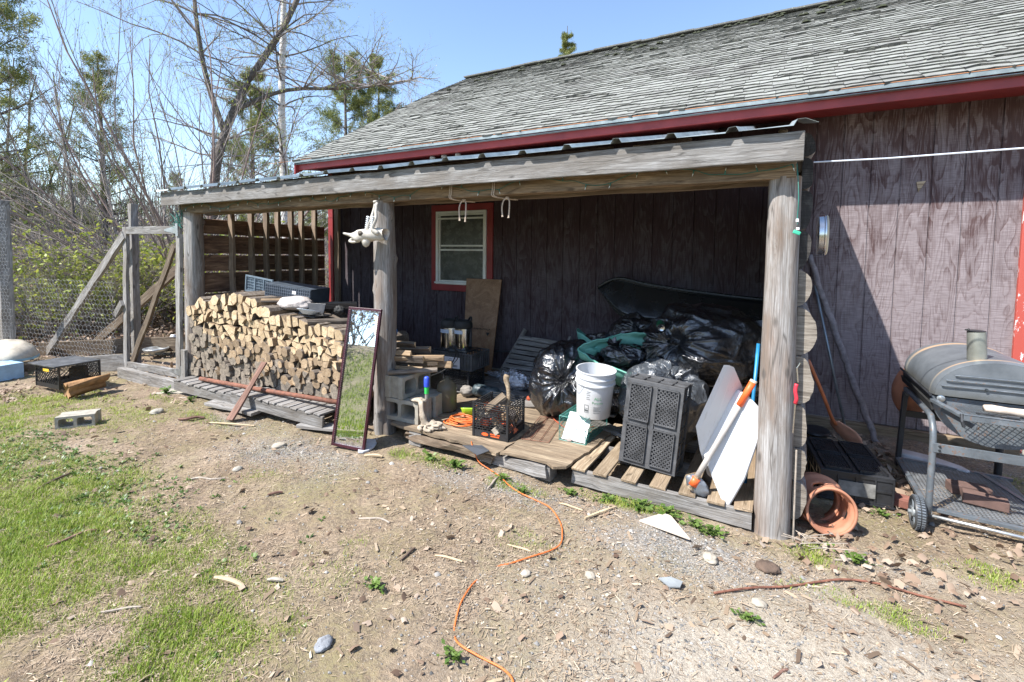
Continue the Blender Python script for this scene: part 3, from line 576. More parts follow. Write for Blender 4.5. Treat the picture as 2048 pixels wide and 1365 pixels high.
for k, (dx, dy) in enumerate(((0, 0), (.055, .015))):
    mb = MB(); mb.tube(curve_pts([(-2.985+dx*.3, 2.99, 2.02), (-2.99+dx*.5, 2.97, 1.95), (-3.0+dx, 2.95, 1.88), (-3.03+dx, 2.94, 1.80), (-2.98+dx, 2.96, 1.76)], 4), [.014, .013, .012, .012, .012, .012, .013, .013, .014, .014, .015, .016, .018, .02, .02, .02, .018], 8); mb.obj('jaw_bone', 'bone', sk, smooth=True)
    mb = MB()
    for i in range(7): z = 1.90-.017*i; mb.box((-3.018+dx-.0035*i, 2.935, z), (.024, .02, .012), roty(.4))
    mb.obj('teeth', plain('grey teeth', (.62, .64, .66), .4), sk, bevel=.003)
MB().lathe([(0, 0), (.02, 0), (.022, .018), (0, .024)], (-2.985, 2.99, 2.02), None, 10).obj('jaw_tip', 'bone', sk, smooth=True)
# ---------------------------------------------------------------- pallets, platform
def pallet(label, x0, x1, y0, y1, zb, zt, slats, mat, n_str=3, group='old wooden pallets on the ground', tilt=0, smat=None):
    p = thing('pallet', label, 'pallet', ((x0+x1)/2, (y0+y1)/2, zb), group=group); zs = zt-.016
    for i in range(n_str):
        y = y0+.02+(y1-y0-.04)*i/(n_str-1); board('stringer', (x0, y, (zb+zs)/2), (x1, y, (zb+zs)/2), .038, zs-zb-.002, smat or mat, p, rough=.003, chip=.02)
    for k, (xc, wd) in enumerate(slats): board('slat', (xc+random.uniform(-.006, .006), y0-.012+random.uniform(-.008, .008), zt-.006), (xc, y1+random.uniform(-.02, .02), zt-.006), wd, .017, mat, p, rough=.0015, chip=.015)
    return p
pallet('bare wooden pallet with spaced slats under the big crate beside the right post', -1.21, -.06, 3.045, 4.06, .005, .125, [(-1.144, .1), (-.988, .1), (-.80, .1), (-.614, .1), (-.432, .1), (-.27, .1), (-.112, .1)], 'tan_board', smat='grey_wood')
pallet('grey wooden pallet under the left half of the log stack', -6.02, -4.86, 2.84, 3.95, .0, .12, [(-5.95+.145*k, .11) for k in range(8)], 'grey_wood')
pallet('grey wooden pallet under the right half of the log stack with its slat ends showing', -4.85, -3.45, 2.80, 3.95, .045, .165, [(-4.78+.105*k, .085) for k in range(13)], 'grey_wood')
for a, b, l in (((-5.1, 2.74, .03), (-4.35, 2.78, .035), 'short grey plank on the dirt under the log stack pallets'), ((-3.75, 2.80, .03), (-3.25, 2.92, .04), 'short grey plank on the dirt behind the foot of the mirror')):
    tag(board('plank', a, b, .12, .03, 'grey_wood', chip=.02), l, 'plank')
plat = thing('platform', 'low rotting wood platform of old boards and plywood under the clutter', 'platform', (-2.1, 3.9, 0))
rs = random.Random(8)
def ragged(pts, amp=.012, step=.06):
    out = []
    for a, b in zip(pts, pts[1:]+pts[:1]):
        L = math.dist(a, b); n = max(1, int(L/step))
        for i in range(n): t = i/n; out.append((a[0]+(b[0]-a[0])*t+rs.uniform(-amp, amp), a[1]+(b[1]-a[1])*t+rs.uniform(-amp, amp)))
    return out
M['ply_worn'] = wood('worn damp plywood', (.14, .10, .065), (.30, .225, .15), (.45, .36, .25), sc_=(1.8, 12, 12), stain=(.13, .10, .07))
def sheet(name, pts, z, t, mat, amp=.012, mw=None):
    pp = ragged(pts, amp); mb = MB(); mb.prism([(x, y, z) for x, y in pp], (0, 0, t)); return mb.obj(name, mat, plat)
sheet('plywood_sheet', [(-2.86, 3.02), (-2.40, 3.0), (-2.05, 2.985), (-1.93, 2.93), (-1.74, 2.95), (-1.74, 4.1), (-2.86, 4.05)], .118, .022, 'ply_worn')
sheet('plywood_sheet', [(-1.72, 2.955), (-1.5, 2.99), (-1.36, 2.975), (-1.28, 2.93), (-1.22, 2.98), (-1.17, 3.3), (-1.13, 3.9), (-1.72, 4.05)], .130, .018, 'ply_worn', .01)
for x0, x1, y, z, w_ in ((-3.0, -1.5, 4.22, .128, .2), (-2.95, -.5, 4.46, .132, .24), (-3.0, -.3, 4.74, .135, .26), (-3.0, -1.2, 4.98, .13, .18)):
    board('deck_board', (x0, y, z), (x1, y+.02, z+.006), w_, .022, 'grey_wood', plat, chip=.03)
board('deck_board', (-2.2, 4.02, .155), (-1.2, 4.2, .16), .16, .02, 'grey_wood', plat, chip=.03)
board('deck_board', (-2.42, 4.36, .15), (-.9, 3.72, .152), .13, .018, 'grey_wood', plat, chip=.02)
board('edge_board', (-2.72, 3.03, .075), (-1.78, 2.995, .065), .05, .055, 'old_wood', plat, rough=.01, chip=.05)
board('edge_board', (-1.95, 3.02, .06), (-1.33, 3.0, .07), .045, .085, 'grey_wood', plat, rough=.009, chip=.04)
for x, y, sx, sy in ((-2.58, 3.06, .13, .10), (-1.42, 3.06, .16, .12), (-1.95, 3.15, .14, .12), (-2.5, 3.8, .15, .15), (-1.5, 3.9, .15, .15), (-2.8, 4.7, .15, .15), (-1.6, 4.7, .15, .15), (-.6, 4.6, .15, .15)):
    board('block', (x-sx/2, y, .055), (x+sx/2, y, .055), sy, .118, 'grey_wood', plat, rough=.004, seg=2)
tag(MB().prism([(-2.02, 2.90, .155), (-1.86, 2.86, .128), (-1.80, 2.93, .150), (-1.90, 2.985, .150)], (0, 0, .004)).obj('shingle_scrap', plain('asphalt scrap', (.05, .055, .065), .8, bump=.5), None), 'dark scrap of roofing curling over the platform edge', 'scrap')
# ---------------------------------------------------------------- crates
def lattice(mb, P0, U, Vv, w, h, pitch, th, diag=True, brick=False, off=0):
    """bars on the panel P0 + a*U + b*V (0<a<w, 0<b<h)"""
    U = Vector(U); Vv = Vector(Vv); N = U.cross(Vv); P0 = Vector(P0); fr = Matrix((U, Vv, N)).transposed()
    def seg(a, b):
        A = P0+U*a[0]+Vv*a[1]; B = P0+U*b[0]+Vv*b[1]; mb.bar(A, B, th, th*1.2, N)
    if brick:
        r = 0; y = 0
        while y <= h+1e-6:
            seg((0, y), (w, y)); x = (pitch*.5 if r % 2 else 0)+off
            while x < w+1e-6:
                if y+pitch*.62 <= h+1e-6: seg((x, y), (x+(pitch*.12 if r % 2 else -pitch*.12), y+pitch*.62))
                x += pitch
            y += pitch*.62; r += 1
    else:
        for s_ in (1, -1):
            c = -h if s_ > 0 else 0
            while c < w+h:
                # line: x = c + s*y
                ys = sorted([0, h]); pts = []
                y0, y1 = 0, h
                if s_ > 0: y0 = max(0, -c); y1 = min(h, w-c)
                else: y0 = max(0, c-w); y1 = min(h, c)
                if y1-y0 > th: seg((c+s_*y0, y0), (c+s_*y1, y1))
                c += pitch
    return mb
def milk_crate(label, loc, rot, w=.33, d=.33, h=.28, mat='black_plastic', group=None, pitch=.030, logo=None, cat='crate', name='milk_crate', diag=False, lid=False):
    t = thingm(name, label, cat, loc, rot, group)
    mb = MB(); b = .018
    for sx in (0, 1):
        for sy in (0, 1): mb.box((b/2+sx*(w-b), b/2+sy*(d-b), h/2), (b, b, h))
    for z in (h-.006, h-.024, h-.042):
        for sy in (0, 1): mb.box((w/2, .004+sy*(d-.008), z), (w-2*b, .010, .006))
        for sx in (0, 1): mb.box((.004+sx*(w-.008), d/2, z), (.010, d-2*b, .006))
    lobj(mb, 'frame', mat, t, bevel=.0015)
    pw = w-2*b; ph = h-.05-.055
    sides = [((b, .006, .055), (1, 0, 0), (0, 0, 1), pw), ((w-.006, b, .055), (0, 1, 0), (0, 0, 1), d-2*b), ((b, d-.006, .055), (1, 0, 0), (0, 0, 1), pw), ((.006, b, .055), (0, 1, 0), (0, 0, 1), d-2*b)]
    for i, (p, u, v, ww) in enumerate(sides):
        mb = MB(); lattice(mb, p, u, v, ww, ph, pitch, .0045, brick=not diag)
        # solid band at the foot
        c = Vector(p)+Vector(u)*ww/2+Vector((0, 0, -.0275)); mb.box(c, (ww, .004, .05) if abs(u[0]) > .5 else (.004, ww, .05))
        lobj(mb, 'side_panel', mat, t)
    mb = MB(); lattice(mb, (b, b, .008), (1, 0, 0), (0, 1, 0), pw, d-2*b, .035, .005, brick=True); lobj(mb, 'bottom', mat, t)
    return t
cA = milk_crate('open black milk crate of junk with a wooden handle sticking out, at the platform edge', (-2.09, 3.135, .142), rotz(.06), w=.32, d=.32)
def flat_crate(label, loc, rot, w, d, h, mat, group=None, sheetm=None):
    """stack crate: four meshed panels in the bottom (local z=0), walls rise along local z"""
    t = thingm('stack_crate', label, 'crate', loc, rot, group); b = .028; cx = .036; pr = .012
    mb = MB(); mb.box((w/2, b/2, .008), (w, b, .016)).box((w/2, d-b/2, .008), (w, b, .016)).box((b/2, d/2, .008), (b, d-2*b, .016)).box((w-b/2, d/2, .008), (b, d-2*b, .016))
    mb.box((w/2, d/2, .008), (cx, d-2*b, .0155)).box((w*.25, d/2, .008), (w*.5-b-cx/2, cx, .015)).box((w*.75, d/2, .008), (w*.5-b-cx/2, cx, .015)); lobj(mb, 'bottom_frame', mat, t, bevel=.002)
    for ix in (0, 1):
        for iy in (0, 1):
            x0 = b+ix*((w-2*b-cx)/2+cx); y0 = b+iy*((d-2*b-cx)/2+cx); pw = (w-2*b-cx)/2; ph = (d-2*b-cx)/2; mb = MB()
            lattice(mb, (x0, y0, -pr+.004), (1, 0, 0), (0, 1, 0), pw, ph, .027, .0062)
            for (cx_, cy_, sx, sy) in ((x0+pw/2, y0+.003, pw, .006), (x0+pw/2, y0+ph-.003, pw, .006), (x0+.003, y0+ph/2, .006, ph), (x0+pw-.003, y0+ph/2, .006, ph)): mb.box((cx_, cy_, -pr/2), (sx, sy, pr+.008))
            lobj(mb, 'mesh_panel', mat, t)
    mb = MB()
    for z in (.02, h*.5, h-.01):
        mb.box((w/2, .005, z), (w, .010, .014)).box((w/2, d-.005, z), (w, .010, .014)).box((.005, d/2, z), (.010, d-.02, .014)).box((w-.005, d/2, z), (.010, d-.02, .014))
    for k in range(7):
        y = d*k/6; y = min(max(y, .006), d-.006); mb.box((.0045, y, h/2), (.012, .010, h-.004)).box((w-.0045, y, h/2), (.012, .010, h-.004))
    for k in range(5):
        x = w*k/4; x = min(max(x, .006), w-.006); mb.box((x, .0045, h/2), (.010, .0125, h-.003)).box((x, d-.0045, h/2), (.010, .0125, h-.003))
    mb.box((w/2, .008, h/2), (w-.02, .003, h-.02)).box((w/2, d-.008, h/2), (w-.02, .003, h-.02)); mb.box((.008, d/2, h*.35), (.003, d-.02, h*.5)).box((w-.008, d/2, h*.35), (.003, d-.02, h*.5))
    mb.box((w/2, d/2, .022), (w-.03, d-.03, .003)); lobj(mb, 'side_walls', 'black_rubber' if mat == 'dusty_black' and False else mat, t); mb = MB()
    mb.box((w/2, .003, h), (w+.016, .018, .012)).box((w/2, d-.003, h), (w+.016, .018, .012)).box((.003, d/2, h), (.018, d-.02, .012)).box((w-.003, d/2, h), (.018, d-.02, .012)); lobj(mb, 'rim', mat, t, bevel=.002)
    return t
flat_crate('big dusty black crate standing on its side on the bare pallet, meshed bottom forward', (-.540, 3.235, .133), axes((-1, .03, .07), (.07*.9, .10, 1), (.03, 1, -.10)), .385, .59, .25, 'dusty_black')

t = flat_crate('black stack crate turned upside down on the ground beside the log wall', (.215, 3.63, .215), axes((.985, .13, 0), (.13, -.985, 0), (0, 0, -1)), .40, .60, .19, 'black_plastic')
t.matrix_world = Matrix.LocRotScale(Vector((.235, 4.27, .215)), axes((.99, .12, 0), (.12, -.99, 0), (0, 0, -1)), None)
lobj(MB().box((.20, .604, .10), (.20, .003, .09)), 'torn_label', plain('torn paper label', (.20, .195, .18), .8, mott=.5, scale=14), t)
milk_crate('closed black crate with diamond mesh sides in the grass behind the round brown log', (-7.76, 2.17, -.04), rotz(.12), w=.50, d=.42, h=.26, diag=True, pitch=.045, group=None)
MB().prism([(-7.80, 2.12, .225), (-7.24, 2.19, .225), (-7.29, 2.64, .225), (-7.85, 2.57, .225)], (0, 0, .018)).obj('crate_lid', 'dusty_black', bpy.data.objects['milk_crate.001'], bevel=.004)
MB().box((-7.36, 2.152, .20), (.12, .004, .03), rotz(.12)).obj('yellow_sticker', plain('yellow sticker', (.75, .48, .05), .5), bpy.data.objects['milk_crate.001'])
# crate under the kegs and the box above it
milk_crate('black milk crate holding up the labelled crate, with round holes in its side', (-3.12, 4.10, .15), rotz(.03), w=.33, d=.33, h=.20, group=None)
cb_ = thingm('labelled_crate', 'black crate with a white paper label and two steel kegs on top', 'crate', (-3.30, 4.14, .352), rotz(.03))
mb = MB(); w_, d_, h_ = .52, .36, .185
for z in (.01, .145, .178): mb.box((w_/2, 0, z), (w_, .014, .012)).box((w_/2, d_, z), (w_, .014, .012)).box((0, d_/2, z), (.014, d_, .012)).box((w_, d_/2, z), (.014, d_, .012))
for k in range(15): x = w_*k/14; mb.box((x, 0, h_/2), (.008, .012, h_-.01)).box((x, d_, h_/2), (.008, .012, h_-.01))
for k in range(9): y = d_*k/8; mb.box((w_, y, h_/2), (.012, .008, h_-.01)).box((0, y, h_/2), (.012, .008, h_-.01))
mb.box((w_/2, .006, h_/2), (w_-.02, .003, h_-.02)).box((w_-.006, d_/2, h_/2), (.003, d_-.02, h_-.02)).box((.006, d_/2, h_/2), (.003, d_-.02, h_-.02)).box((w_/2, d_/2, .006), (w_, d_, .006))
lobj(mb, 'crate_body', 'dusty_black', cb_); lobj(MB().box((.27, -.010, .075), (.21, .002, .12)), 'paper_label', plain('paper label', (.58, .58, .62), .7, mott=.08), cb_)
mb = MB(); rs = random.Random(3); x = .20
while x < .345: wd = rs.choice([.002, .003, .005]); mb.box((x, -.0118, .042), (wd, .001, .022)); x += wd+rs.choice([.003, .004])
for z, l in ((.09, .10), (.10, .07), (.115, .04)): mb.box((.26, -.0118, z), (l, .001, .0035))
lobj(mb, 'barcode', 'black_rubber', cb_); bpy.data.objects['barcode']['kind'] = 'stuff'
lobj(MB().box((w_/2-.03, d_/2, .189), (w_-.12, d_-.06, .012)), 'folded_lid', 'black_plastic', cb_, bevel=.004)
for dx, dy, lab in ((.13, .12, 'left steel keg with a black rubber collar, half behind the other one'), (.30, .14, 'right steel keg with a black rubber collar and a pale sticker')):
    c = Vector((-3.30+dx, 4.17+dy, .548)); k = thing('steel_keg', lab, 'keg', c, group='kegs on the labelled crate')
    MB().lathe([(.0, .0), (.095, .0), (.10, .02), (.10, .235), (.098, .25)], c, None, 32).obj('shell', 'steel', k, auto=40)
    MB().lathe([(.101, .235), (.105, .24), (.104, .285), (.09, .315), (.062, .325), (.055, .315), (.06, .29), (0, .28)], c, None, 32).obj('collar', 'black_rubber', k, auto=40)
    mb = MB(); [mb.tube(curve_pts([c+Vector((math.cos(a)*.085, math.sin(a)*.085, .30)), c+Vector((math.cos(a+.35)*.09, math.sin(a+.35)*.09, .345)), c+Vector((math.cos(a+.9)*.09, math.sin(a+.9)*.09, .345)), c+Vector((math.cos(a+1.2)*.085, math.sin(a+1.2)*.085, .30))], 4), .011, 6) for a in (.3,)]; mb.obj('handle', 'black_rubber', k, smooth=True)
    mb = MB(); mb.grid(lambda u, v: (c.x+.1015*math.cos(-PI/2-.1+(u-.5)*1.3), c.y+.1015*math.sin(-PI/2-.1+(u-.5)*1.3), c.z+.18+.04*v), 8, 1); mb.obj('sticker', plain('pale sticker', (.50, .56, .66), .6), k)
cb2 = MB().tube(curve_pts([(-3.1, 4.12, .56), (-3.0, 4.1, .60), (-2.95, 4.14, .55), (-3.05, 4.1, .55), (-3.0, 4.09, .62), (-2.96, 4.12, .56), (-2.98, 4.09, .45), (-3.05, 4.02, .36), (-3.12, 3.9, .32)], 6), .006, 6); cb2.tube(curve_pts([(-2.98, 4.12, .57), (-2.92, 4.11, .55), (-2.93, 4.10, .48), (-3.02, 4.05, .36)], 6), .004, 6)
tag(cb2.obj('black_cable', 'black_rubber', None), 'black cable bunched on the labelled crate and hanging down its front', 'cable')
# loose contents of the open crate
j = thing('crate_junk', 'dirty red and brown scraps piled inside the open milk crate', 'scraps', (-1.93, 3.3, .16)); rs = random.Random(12)
cols = [(.45, .08, .03), (.30, .20, .12), (.55, .5, .42), (.12, .10, .09), (.35, .30, .24), (.5, .12, .05)]
for i in range(16): MB().box((-1.93+rs.uniform(-.12, .12), 3.30+rs.uniform(-.12, .12), .19+rs.uniform(0, .13)), (rs.uniform(.05, .11), rs.uniform(.04, .08), rs.uniform(.03, .06)), Matrix.Rotation(rs.uniform(0, 3), 3, Vector((rs.random(), rs.random(), 1)))).obj('scrap', plain('scrap %d' % i, cols[i % 6], .7, mott=.4, scale=30), j, bevel=.004)
board('board_offcut', (-2.03, 3.25, .33), (-1.92, 3.36, .44), .13, .02, 'old_wood', j, seg=2)
hd = MB().tube(curve_pts([(-1.90, 3.32, .26), (-1.88, 3.35, .40), (-1.90, 3.38, .50), (-1.925, 3.39, .565), (-1.92, 3.40, .60)], 4), [.017, .017, .017, .017, .017, .017, .017, .017, .018, .02, .022, .023, .024, .025, .026, .026, .022][:17], 10)
tag(hd.obj('tool_handle', 'tan_board', None, smooth=True), 'curved wooden tool handle standing out of the open milk crate', 'handle')
# logo patch on crate A
lg = MB(); 
for k in range(14): pass
lobj(MB().lathe([(0, 0), (1, 0), (1, .001)], (0, 0, 0), None, 24, sx=.030, sy=.013), 'orange_logo', 'orange_paint', cA)
o = bpy.data.objects['orange_logo']; o.matrix_local = fr4(axes((1, 0, 0), (0, 0, 1), (0, -1, 0)), (.115, .0025, .030))
for k, z in enumerate((.038, .022)): lobj(MB().box((.205, .0025, z), (.085 if k == 0 else .075, .002, .008)), 'orange_lettering', 'orange_paint', cA)
# ---------------------------------------------------------------- cinder blocks
def cinder(label, loc, rot):
    """.40 long (x), .20 deep (y, holes run along y), .20 high"""
    L, D, H = .40, .195, .19; t = .032; mb = MB(); n = 10
    def hole(cx, w, h): return [(cx+w/2*math.copysign(abs(math.cos(a))**.35, math.cos(a)), H/2+h/2*math.copysign(abs(math.sin(a))**.35, math.sin(a))) for a in [2*PI*(k+.5)/24 for k in range(24)]]
    hw = (L-3*t)/2; hs = [hole(t+hw/2, hw, H-2*t), hole(2*t+1.5*hw, hw, H-2*t)]
    xm = L/2
    for face_y, fl in ((0, 0), (D, 1)):
        for hi, (a, b) in enumerate(((0, xm), (xm, L))):
            hp = hs[hi]; cx = (t+hw/2) if hi == 0 else (2*t+1.5*hw)
            outer = []
            for (x, z) in hp:
                dx, dz = x-cx, z-H/2; k = min([(b-cx)/dx if dx > 1e-6 else ((a-cx)/dx if dx < -1e-6 else 9), (H/2)/abs(dz) if abs(dz) > 1e-6 else 9]); outer.append((cx+dx*k, H/2+dz*k))
            # insert rectangle corners
            m = len(hp); vs = [(x, face_y, z) for x, z in hp]+[(x, face_y, z) for x, z in outer]; fs = []
            for i in range(m):
                j = (i+1) % m; f = [i, j, m+j, m+i]
                # corner between outer i and j
                (x1, z1), (x2, z2) = outer[i], outer[j]
                if abs(x1-x2) > 1e-4 and abs(z1-z2) > 1e-4:
                    cxn = (x1 if abs(x1-a) < 1e-4 or abs(x1-b) < 1e-4 else x2); czn = (z1 if abs(z1) < 1e-4 or abs(z1-H) < 1e-4 else z2); vs.append((cxn, face_y, czn)); f = [i, j, m+j, len(vs)-1, m+i]
                fs.append(tuple(f if fl else f[::-1]))
            mb.add(vs, fs)
            if fl == 0: mb.add([(x, y, z) for y in (0, D) for x, z in hp], [(i, (i+1) % m, m+(i+1) % m, m+i) for i in range(m)])
    # outer shell, ends with the mortar recess
    prof = [(0, 0), (0, .045), (.014, .058), (.014, D-.058), (0, D-.045), (0, D)]
    for x0, s_ in ((0, 1), (L, -1)): mb.add([(x0+s_*a, b, z) for z in (0, H) for a, b in prof], [(i, i+1, 6+i+1, 6+i) if s_ < 0 else (i+1, i, 6+i, 6+i+1) for i in range(5)])
    for z in (0, H): mb.add([(a, b, z) for a, b in prof]+[(L-a, b, z) for a, b in prof[::-1]], [tuple(range(12)) if z == 0 else tuple(range(11, -1, -1))])
    o = mb.obj('cinder_block', 'concrete', None); o.matrix_world = fr4(rot, loc); return tag(o, label, 'cinder block')
G = None
cinder('lower cinder block with its holes to the front, beside the middle post', (-3.015, 3.075, .142), rotz(.05))
cinder('cinder block lying behind the lower one, mostly hidden by the hanging work glove', (-3.0, 3.29, .142), rotz(.06))
cinder('upper cinder block turned sideways under the short stack of split wood', (-2.775, 3.08, .337), rotz(PI/2+.04))
cinder('lone cinder block sitting out on the grass', (-5.54, 1.66, -.005), rotz(.94) @ Matrix.Diagonal((.70, .85, .60)))
# ---------------------------------------------------------------- glove, jug, tube, bowl, cords on the platform
def blobmesh(fn, nu=28, nv=18):
    """closed surface: fn(u,v)->Vector, v from pole to pole"""
    mb = MB(); vs = []; fs = []
    for j in range(nv+1):
        for i in range(nu): vs.append(fn(i/nu, j/nv))
    fs = [(j*nu+i, j*nu+(i+1) % nu, (j+1)*nu+(i+1) % nu, (j+1)*nu+i) for j in range(nv) for i in range(nu)]
    mb.add(vs, fs); return mb
def lump(c, s, amp=.15, fr=3., seed=0, rot=None, nu=28, nv=18):
    c = Vector(c)
    def fn(u, v):
        th = v*PI; ph = u*2*PI; d = Vector((math.sin(th)*math.cos(ph), math.sin(th)*math.sin(ph), -math.cos(th))); q = 1+amp*fbm(d.x*fr+seed, d.y*fr, d.z*fr, 3); p = Vector((d.x*s[0]*q, d.y*s[1]*q, d.z*s[2]*q)); return (rot @ p if rot is not None else p)+c
    return blobmesh(fn, nu, nv)
gl = thing('work_glove', 'dirty tan cloth glove draped over the block and down onto the platform', 'glove', (-2.5, 3.16, .142))
M['cloth_tan'] = plain('dirty tan cloth', (.36, .30, .235), .95, mott=.35, scale=22, bump=.6)
mb = lump((-2.63, 3.12, .348), (.075, .05, .018), .35, 3, 2)
for a in range(3): mb.tube(curve_pts([(-2.60+a*.012, 3.10, .352), (-2.565+a*.008, 3.065, .33), (-2.545+a*.01, 3.055, .26), (-2.53+a*.012, 3.06, .20), (-2.51+a*.02, 3.07, .165)], 4), [.014]*8+[.02]*9, 7)
mb.obj('cuff', 'cloth_tan', gl, smooth=True)
mb = lump((-2.46, 3.10, .168), (.105, .06, .034), .38, 2.2, 5, nu=44, nv=30); mb.tube(curve_pts([(-2.53, 3.07, .16), (-2.55, 3.03, .152), (-2.50, 3.0, .152)], 4), .017, 7); mb.tube(curve_pts([(-2.5, 3.06, .165), (-2.47, 3.01, .155), (-2.41, 3.01, .155)], 4), .015, 7); mb.obj('palm', 'cloth_tan', gl, smooth=True)
jug = thing('plastic_jug', 'dusty translucent brown jug standing behind the glove', 'jug', (-2.62, 3.52, .142))
s_ = NT('smoky plastic'); M['smoky'] = s_.done((.20, .17, .12), .25, Transmission_Weight=.35, Alpha=1.0, IOR=1.3)
MB().lathe([(0, 0), (.085, 0), (.095, .02), (.095, .20), (.088, .245), (.06, .28), (.03, .30), (.025, .315), (0, .318)], (-2.64, 3.53, .142), None, 28).obj('jug_body', 'smoky', jug, smooth=True)
tb = thing('plastic_tube', 'small blue and green plastic tube standing on the cinder block', 'tube', (-2.60, 3.2, .34))
MB().lathe([(0, 0), (.019, 0), (.019, .055), (.017, .057)], (-2.575, 3.16, .405), None, 14).obj('green_end', plain('green plastic', (.05, .62, .12), .4), tb, auto=40)
MB().lathe([(.021, .057), (.024, .06), (.024, .13), (.02, .14), (.013, .145), (0, .15)], (-2.575, 3.16, .405), rotz(0), 14).obj('blue_body', plain('blue plastic', (.04, .09, .65), .4), tb, auto=40)
MB().lathe([(0, 0), (.015, 0), (.015, .07), (0, .07)], (-2.575, 3.16, .336), None, 10).obj('stem', plain('dusty stem', (.3, .28, .25), .6), tb)
bw = MB(); prof = [(.035, 0), (.055, .004), (.068, .05), (.073, .056), (.069, .053), (.055, .010), (0, .008)]
def sq(mb, prof, c, rot, n=32, e=.5):
    c = Vector(c); vs = []
    for r, z in prof:
        for jn in range(n): t = 2*PI*jn/n; v = Vector((r*math.copysign(abs(math.cos(t))**e, math.cos(t)), r*math.copysign(abs(math.sin(t))**e, math.sin(t)), z)); vs.append(rot @ v+c)
    k = len(prof); return mb.add(vs, [(i*n+jn, i*n+(jn+1) % n, (i+1)*n+(jn+1) % n, (i+1)*n+jn) for i in range(k-1) for jn in range(n)])
sq(bw, prof, (-2.37, 3.50, .155), rotz(.5) @ rotx(-.35)); tag(bw.obj('green_bowl', plain('lime green plastic', (.38, .72, .04), .4, mott=.05), None, smooth=True, solid=.003), 'bright lime green plastic bowl tipped up behind the open milk crate', 'bowl')
mb = MB(); rs = random.Random(31)
for k in range(9):
    c = (-2.34+rs.uniform(-.02, .03), 3.34+rs.uniform(-.05, .05)); a0 = rs.uniform(0, 6); pp = [(c[0]+math.cos(a0+t)*(.12+rs.uniform(-.015, .015)), c[1]+math.sin(a0+t)*(.085+rs.uniform(-.015, .015)), .150+.011*(k % 4)+rs.uniform(0, .005)) for t in np.linspace(0, 5.6, 10)]; mb.tube(curve_pts(pp, 4), .005, 6)
mb.tube(curve_pts([(-2.27, 3.40, .155), (-2.45, 3.75, .155), (-2.4, 4.0, .16), (-2.55, 4.15, .16), (-2.75, 4.2, .16)], 5), .004, 5)
tag(mb.obj('extension_cord', 'orange_cord', None), 'orange extension cord lying in a heap of loops beside the green bowl', 'cord')
mb = MB(); mb.tube(curve_pts([(-2.08, 4.2, .17), (-1.9, 4.05, .16), (-1.6, 3.72, .16), (-1.4, 3.62, .155), (-1.3, 3.8, .155)], 6), .0042, 6); mb.lathe([(0, 0), (.022, 0), (.026, .02), (.02, .035), (0, .04)], (-2.10, 4.18, .175), rotx(PI/2), 12)
tag(mb.obj('thin_cord', plain('dull orange cord', (.45, .09, .04), .5), None), 'dull orange cord with a plug running across the back boards towards the black bag', 'cord')
cord = [(-2.02, 3.02, .145), (-1.965, 2.955, .14), (-1.90, 2.935, .05), (-1.80, 2.92, .012), (-1.66, 2.85, .01), (-1.535, 2.773, .01), (-1.42, 2.715, .01), (-1.30, 2.70, .01), (-1.2, 2.675, .01), (-1.12, 2.615, .01), (-1.04, 2.51, .01), (-.99, 2.38, .012), (-1.01, 2.28, .012), (-1.07, 2.17, .01), (-1.13, 2.08, .006), (-1.19, 2.01, -.004), (-1.215, 1.93, -.01), (-1.224, 1.87, .006), (-1.21, 1.78, .012), (-1.193, 1.70, .012), (-1.16, 1.62, .01), (-1.13, 1.57, -.004), (-1.07, 1.521, .012), (-.971, 1.517, .012), (-.85, 1.512, .012), (-.78, 1.46, .01), (-.7, 1.3, .01), (-.75, .9, .01)]
cp = [(x, y, z+(gz(x, y) if y < 2.93 else 0)) for x, y, z in cord]
tag(MB().tube(curve_pts(cp, 6), .004, 6).obj('extension_cord', 'orange_cord', None, smooth=True), 'bright orange cord snaking from the platform edge across the dirt in the foreground', 'cord')
lj = lump((-2.72, 3.98, .20), (.075, .06, .055), .2, 3, 4); tag(lj.obj('rock', plain('grey rock', (.22, .20, .18), .9, mott=.35, scale=18, bump=.8), None, smooth=True), 'grey rock on the platform in front of the black milk crate', 'rock')
bt = MB().lathe([(0, -.15), (.05, -.148), (.062, -.12), (.062, .10), (.04, .14), (.02, .16), (0, .162)], (-2.50, 4.02, .215), frame((1, .1, -.05)) @ roty(PI/2), 24); tag(bt.obj('dark_bottle', plain('dusty dark bottle', (.05, .07, .08), .35, mott=.8, scale=30), None, smooth=True), 'dusty dark bottle on its side behind the green bowl', 'bottle')
# foil pouch, plywood panel, slatted frame, grey tube
M['foil'] = plain('crinkled foil', (.62, .65, .72), .28, .75, mott=.15, scale=9, bump=.9, bdist=.02)
fp = lump((-2.42, 4.46, .245), (.21, .10, .10), .28, 2.2, 9, rotz(-.25), 50, 34); tag(fp.obj('foil_pouch', 'foil', None, smooth=True), 'silvery insulated pouch lying on the back boards before the slatted frame', 'pouch')
tag(lump((-2.83, 4.78, .18), (.16, .05, .03), .5, 3, 11, rotz(-.1), 36, 20).obj('foil_wrapper', 'foil', None, smooth=True), 'crumpled silver wrapper on the boards by the foot of the brown panel', 'wrapper')
s = NT('brown board panel'); v = s.coord((1, 1, 1)); n1 = s.noise(v, 5, 6, .7, 1.2); c = s.ramp(n1, [(.3, (.15, .075, .035)), (.5, (.24, .13, .065)), (.7, (.35, .21, .12))]); c = s.mix(s.ramp(s.noise(v, 60, 3, .7), [(.55, 0.), (.7, .4)]), c, (.45, .32, .2)); M['osb'] = s.done(c, .6, nor=s.bump(n1, .3, .004))
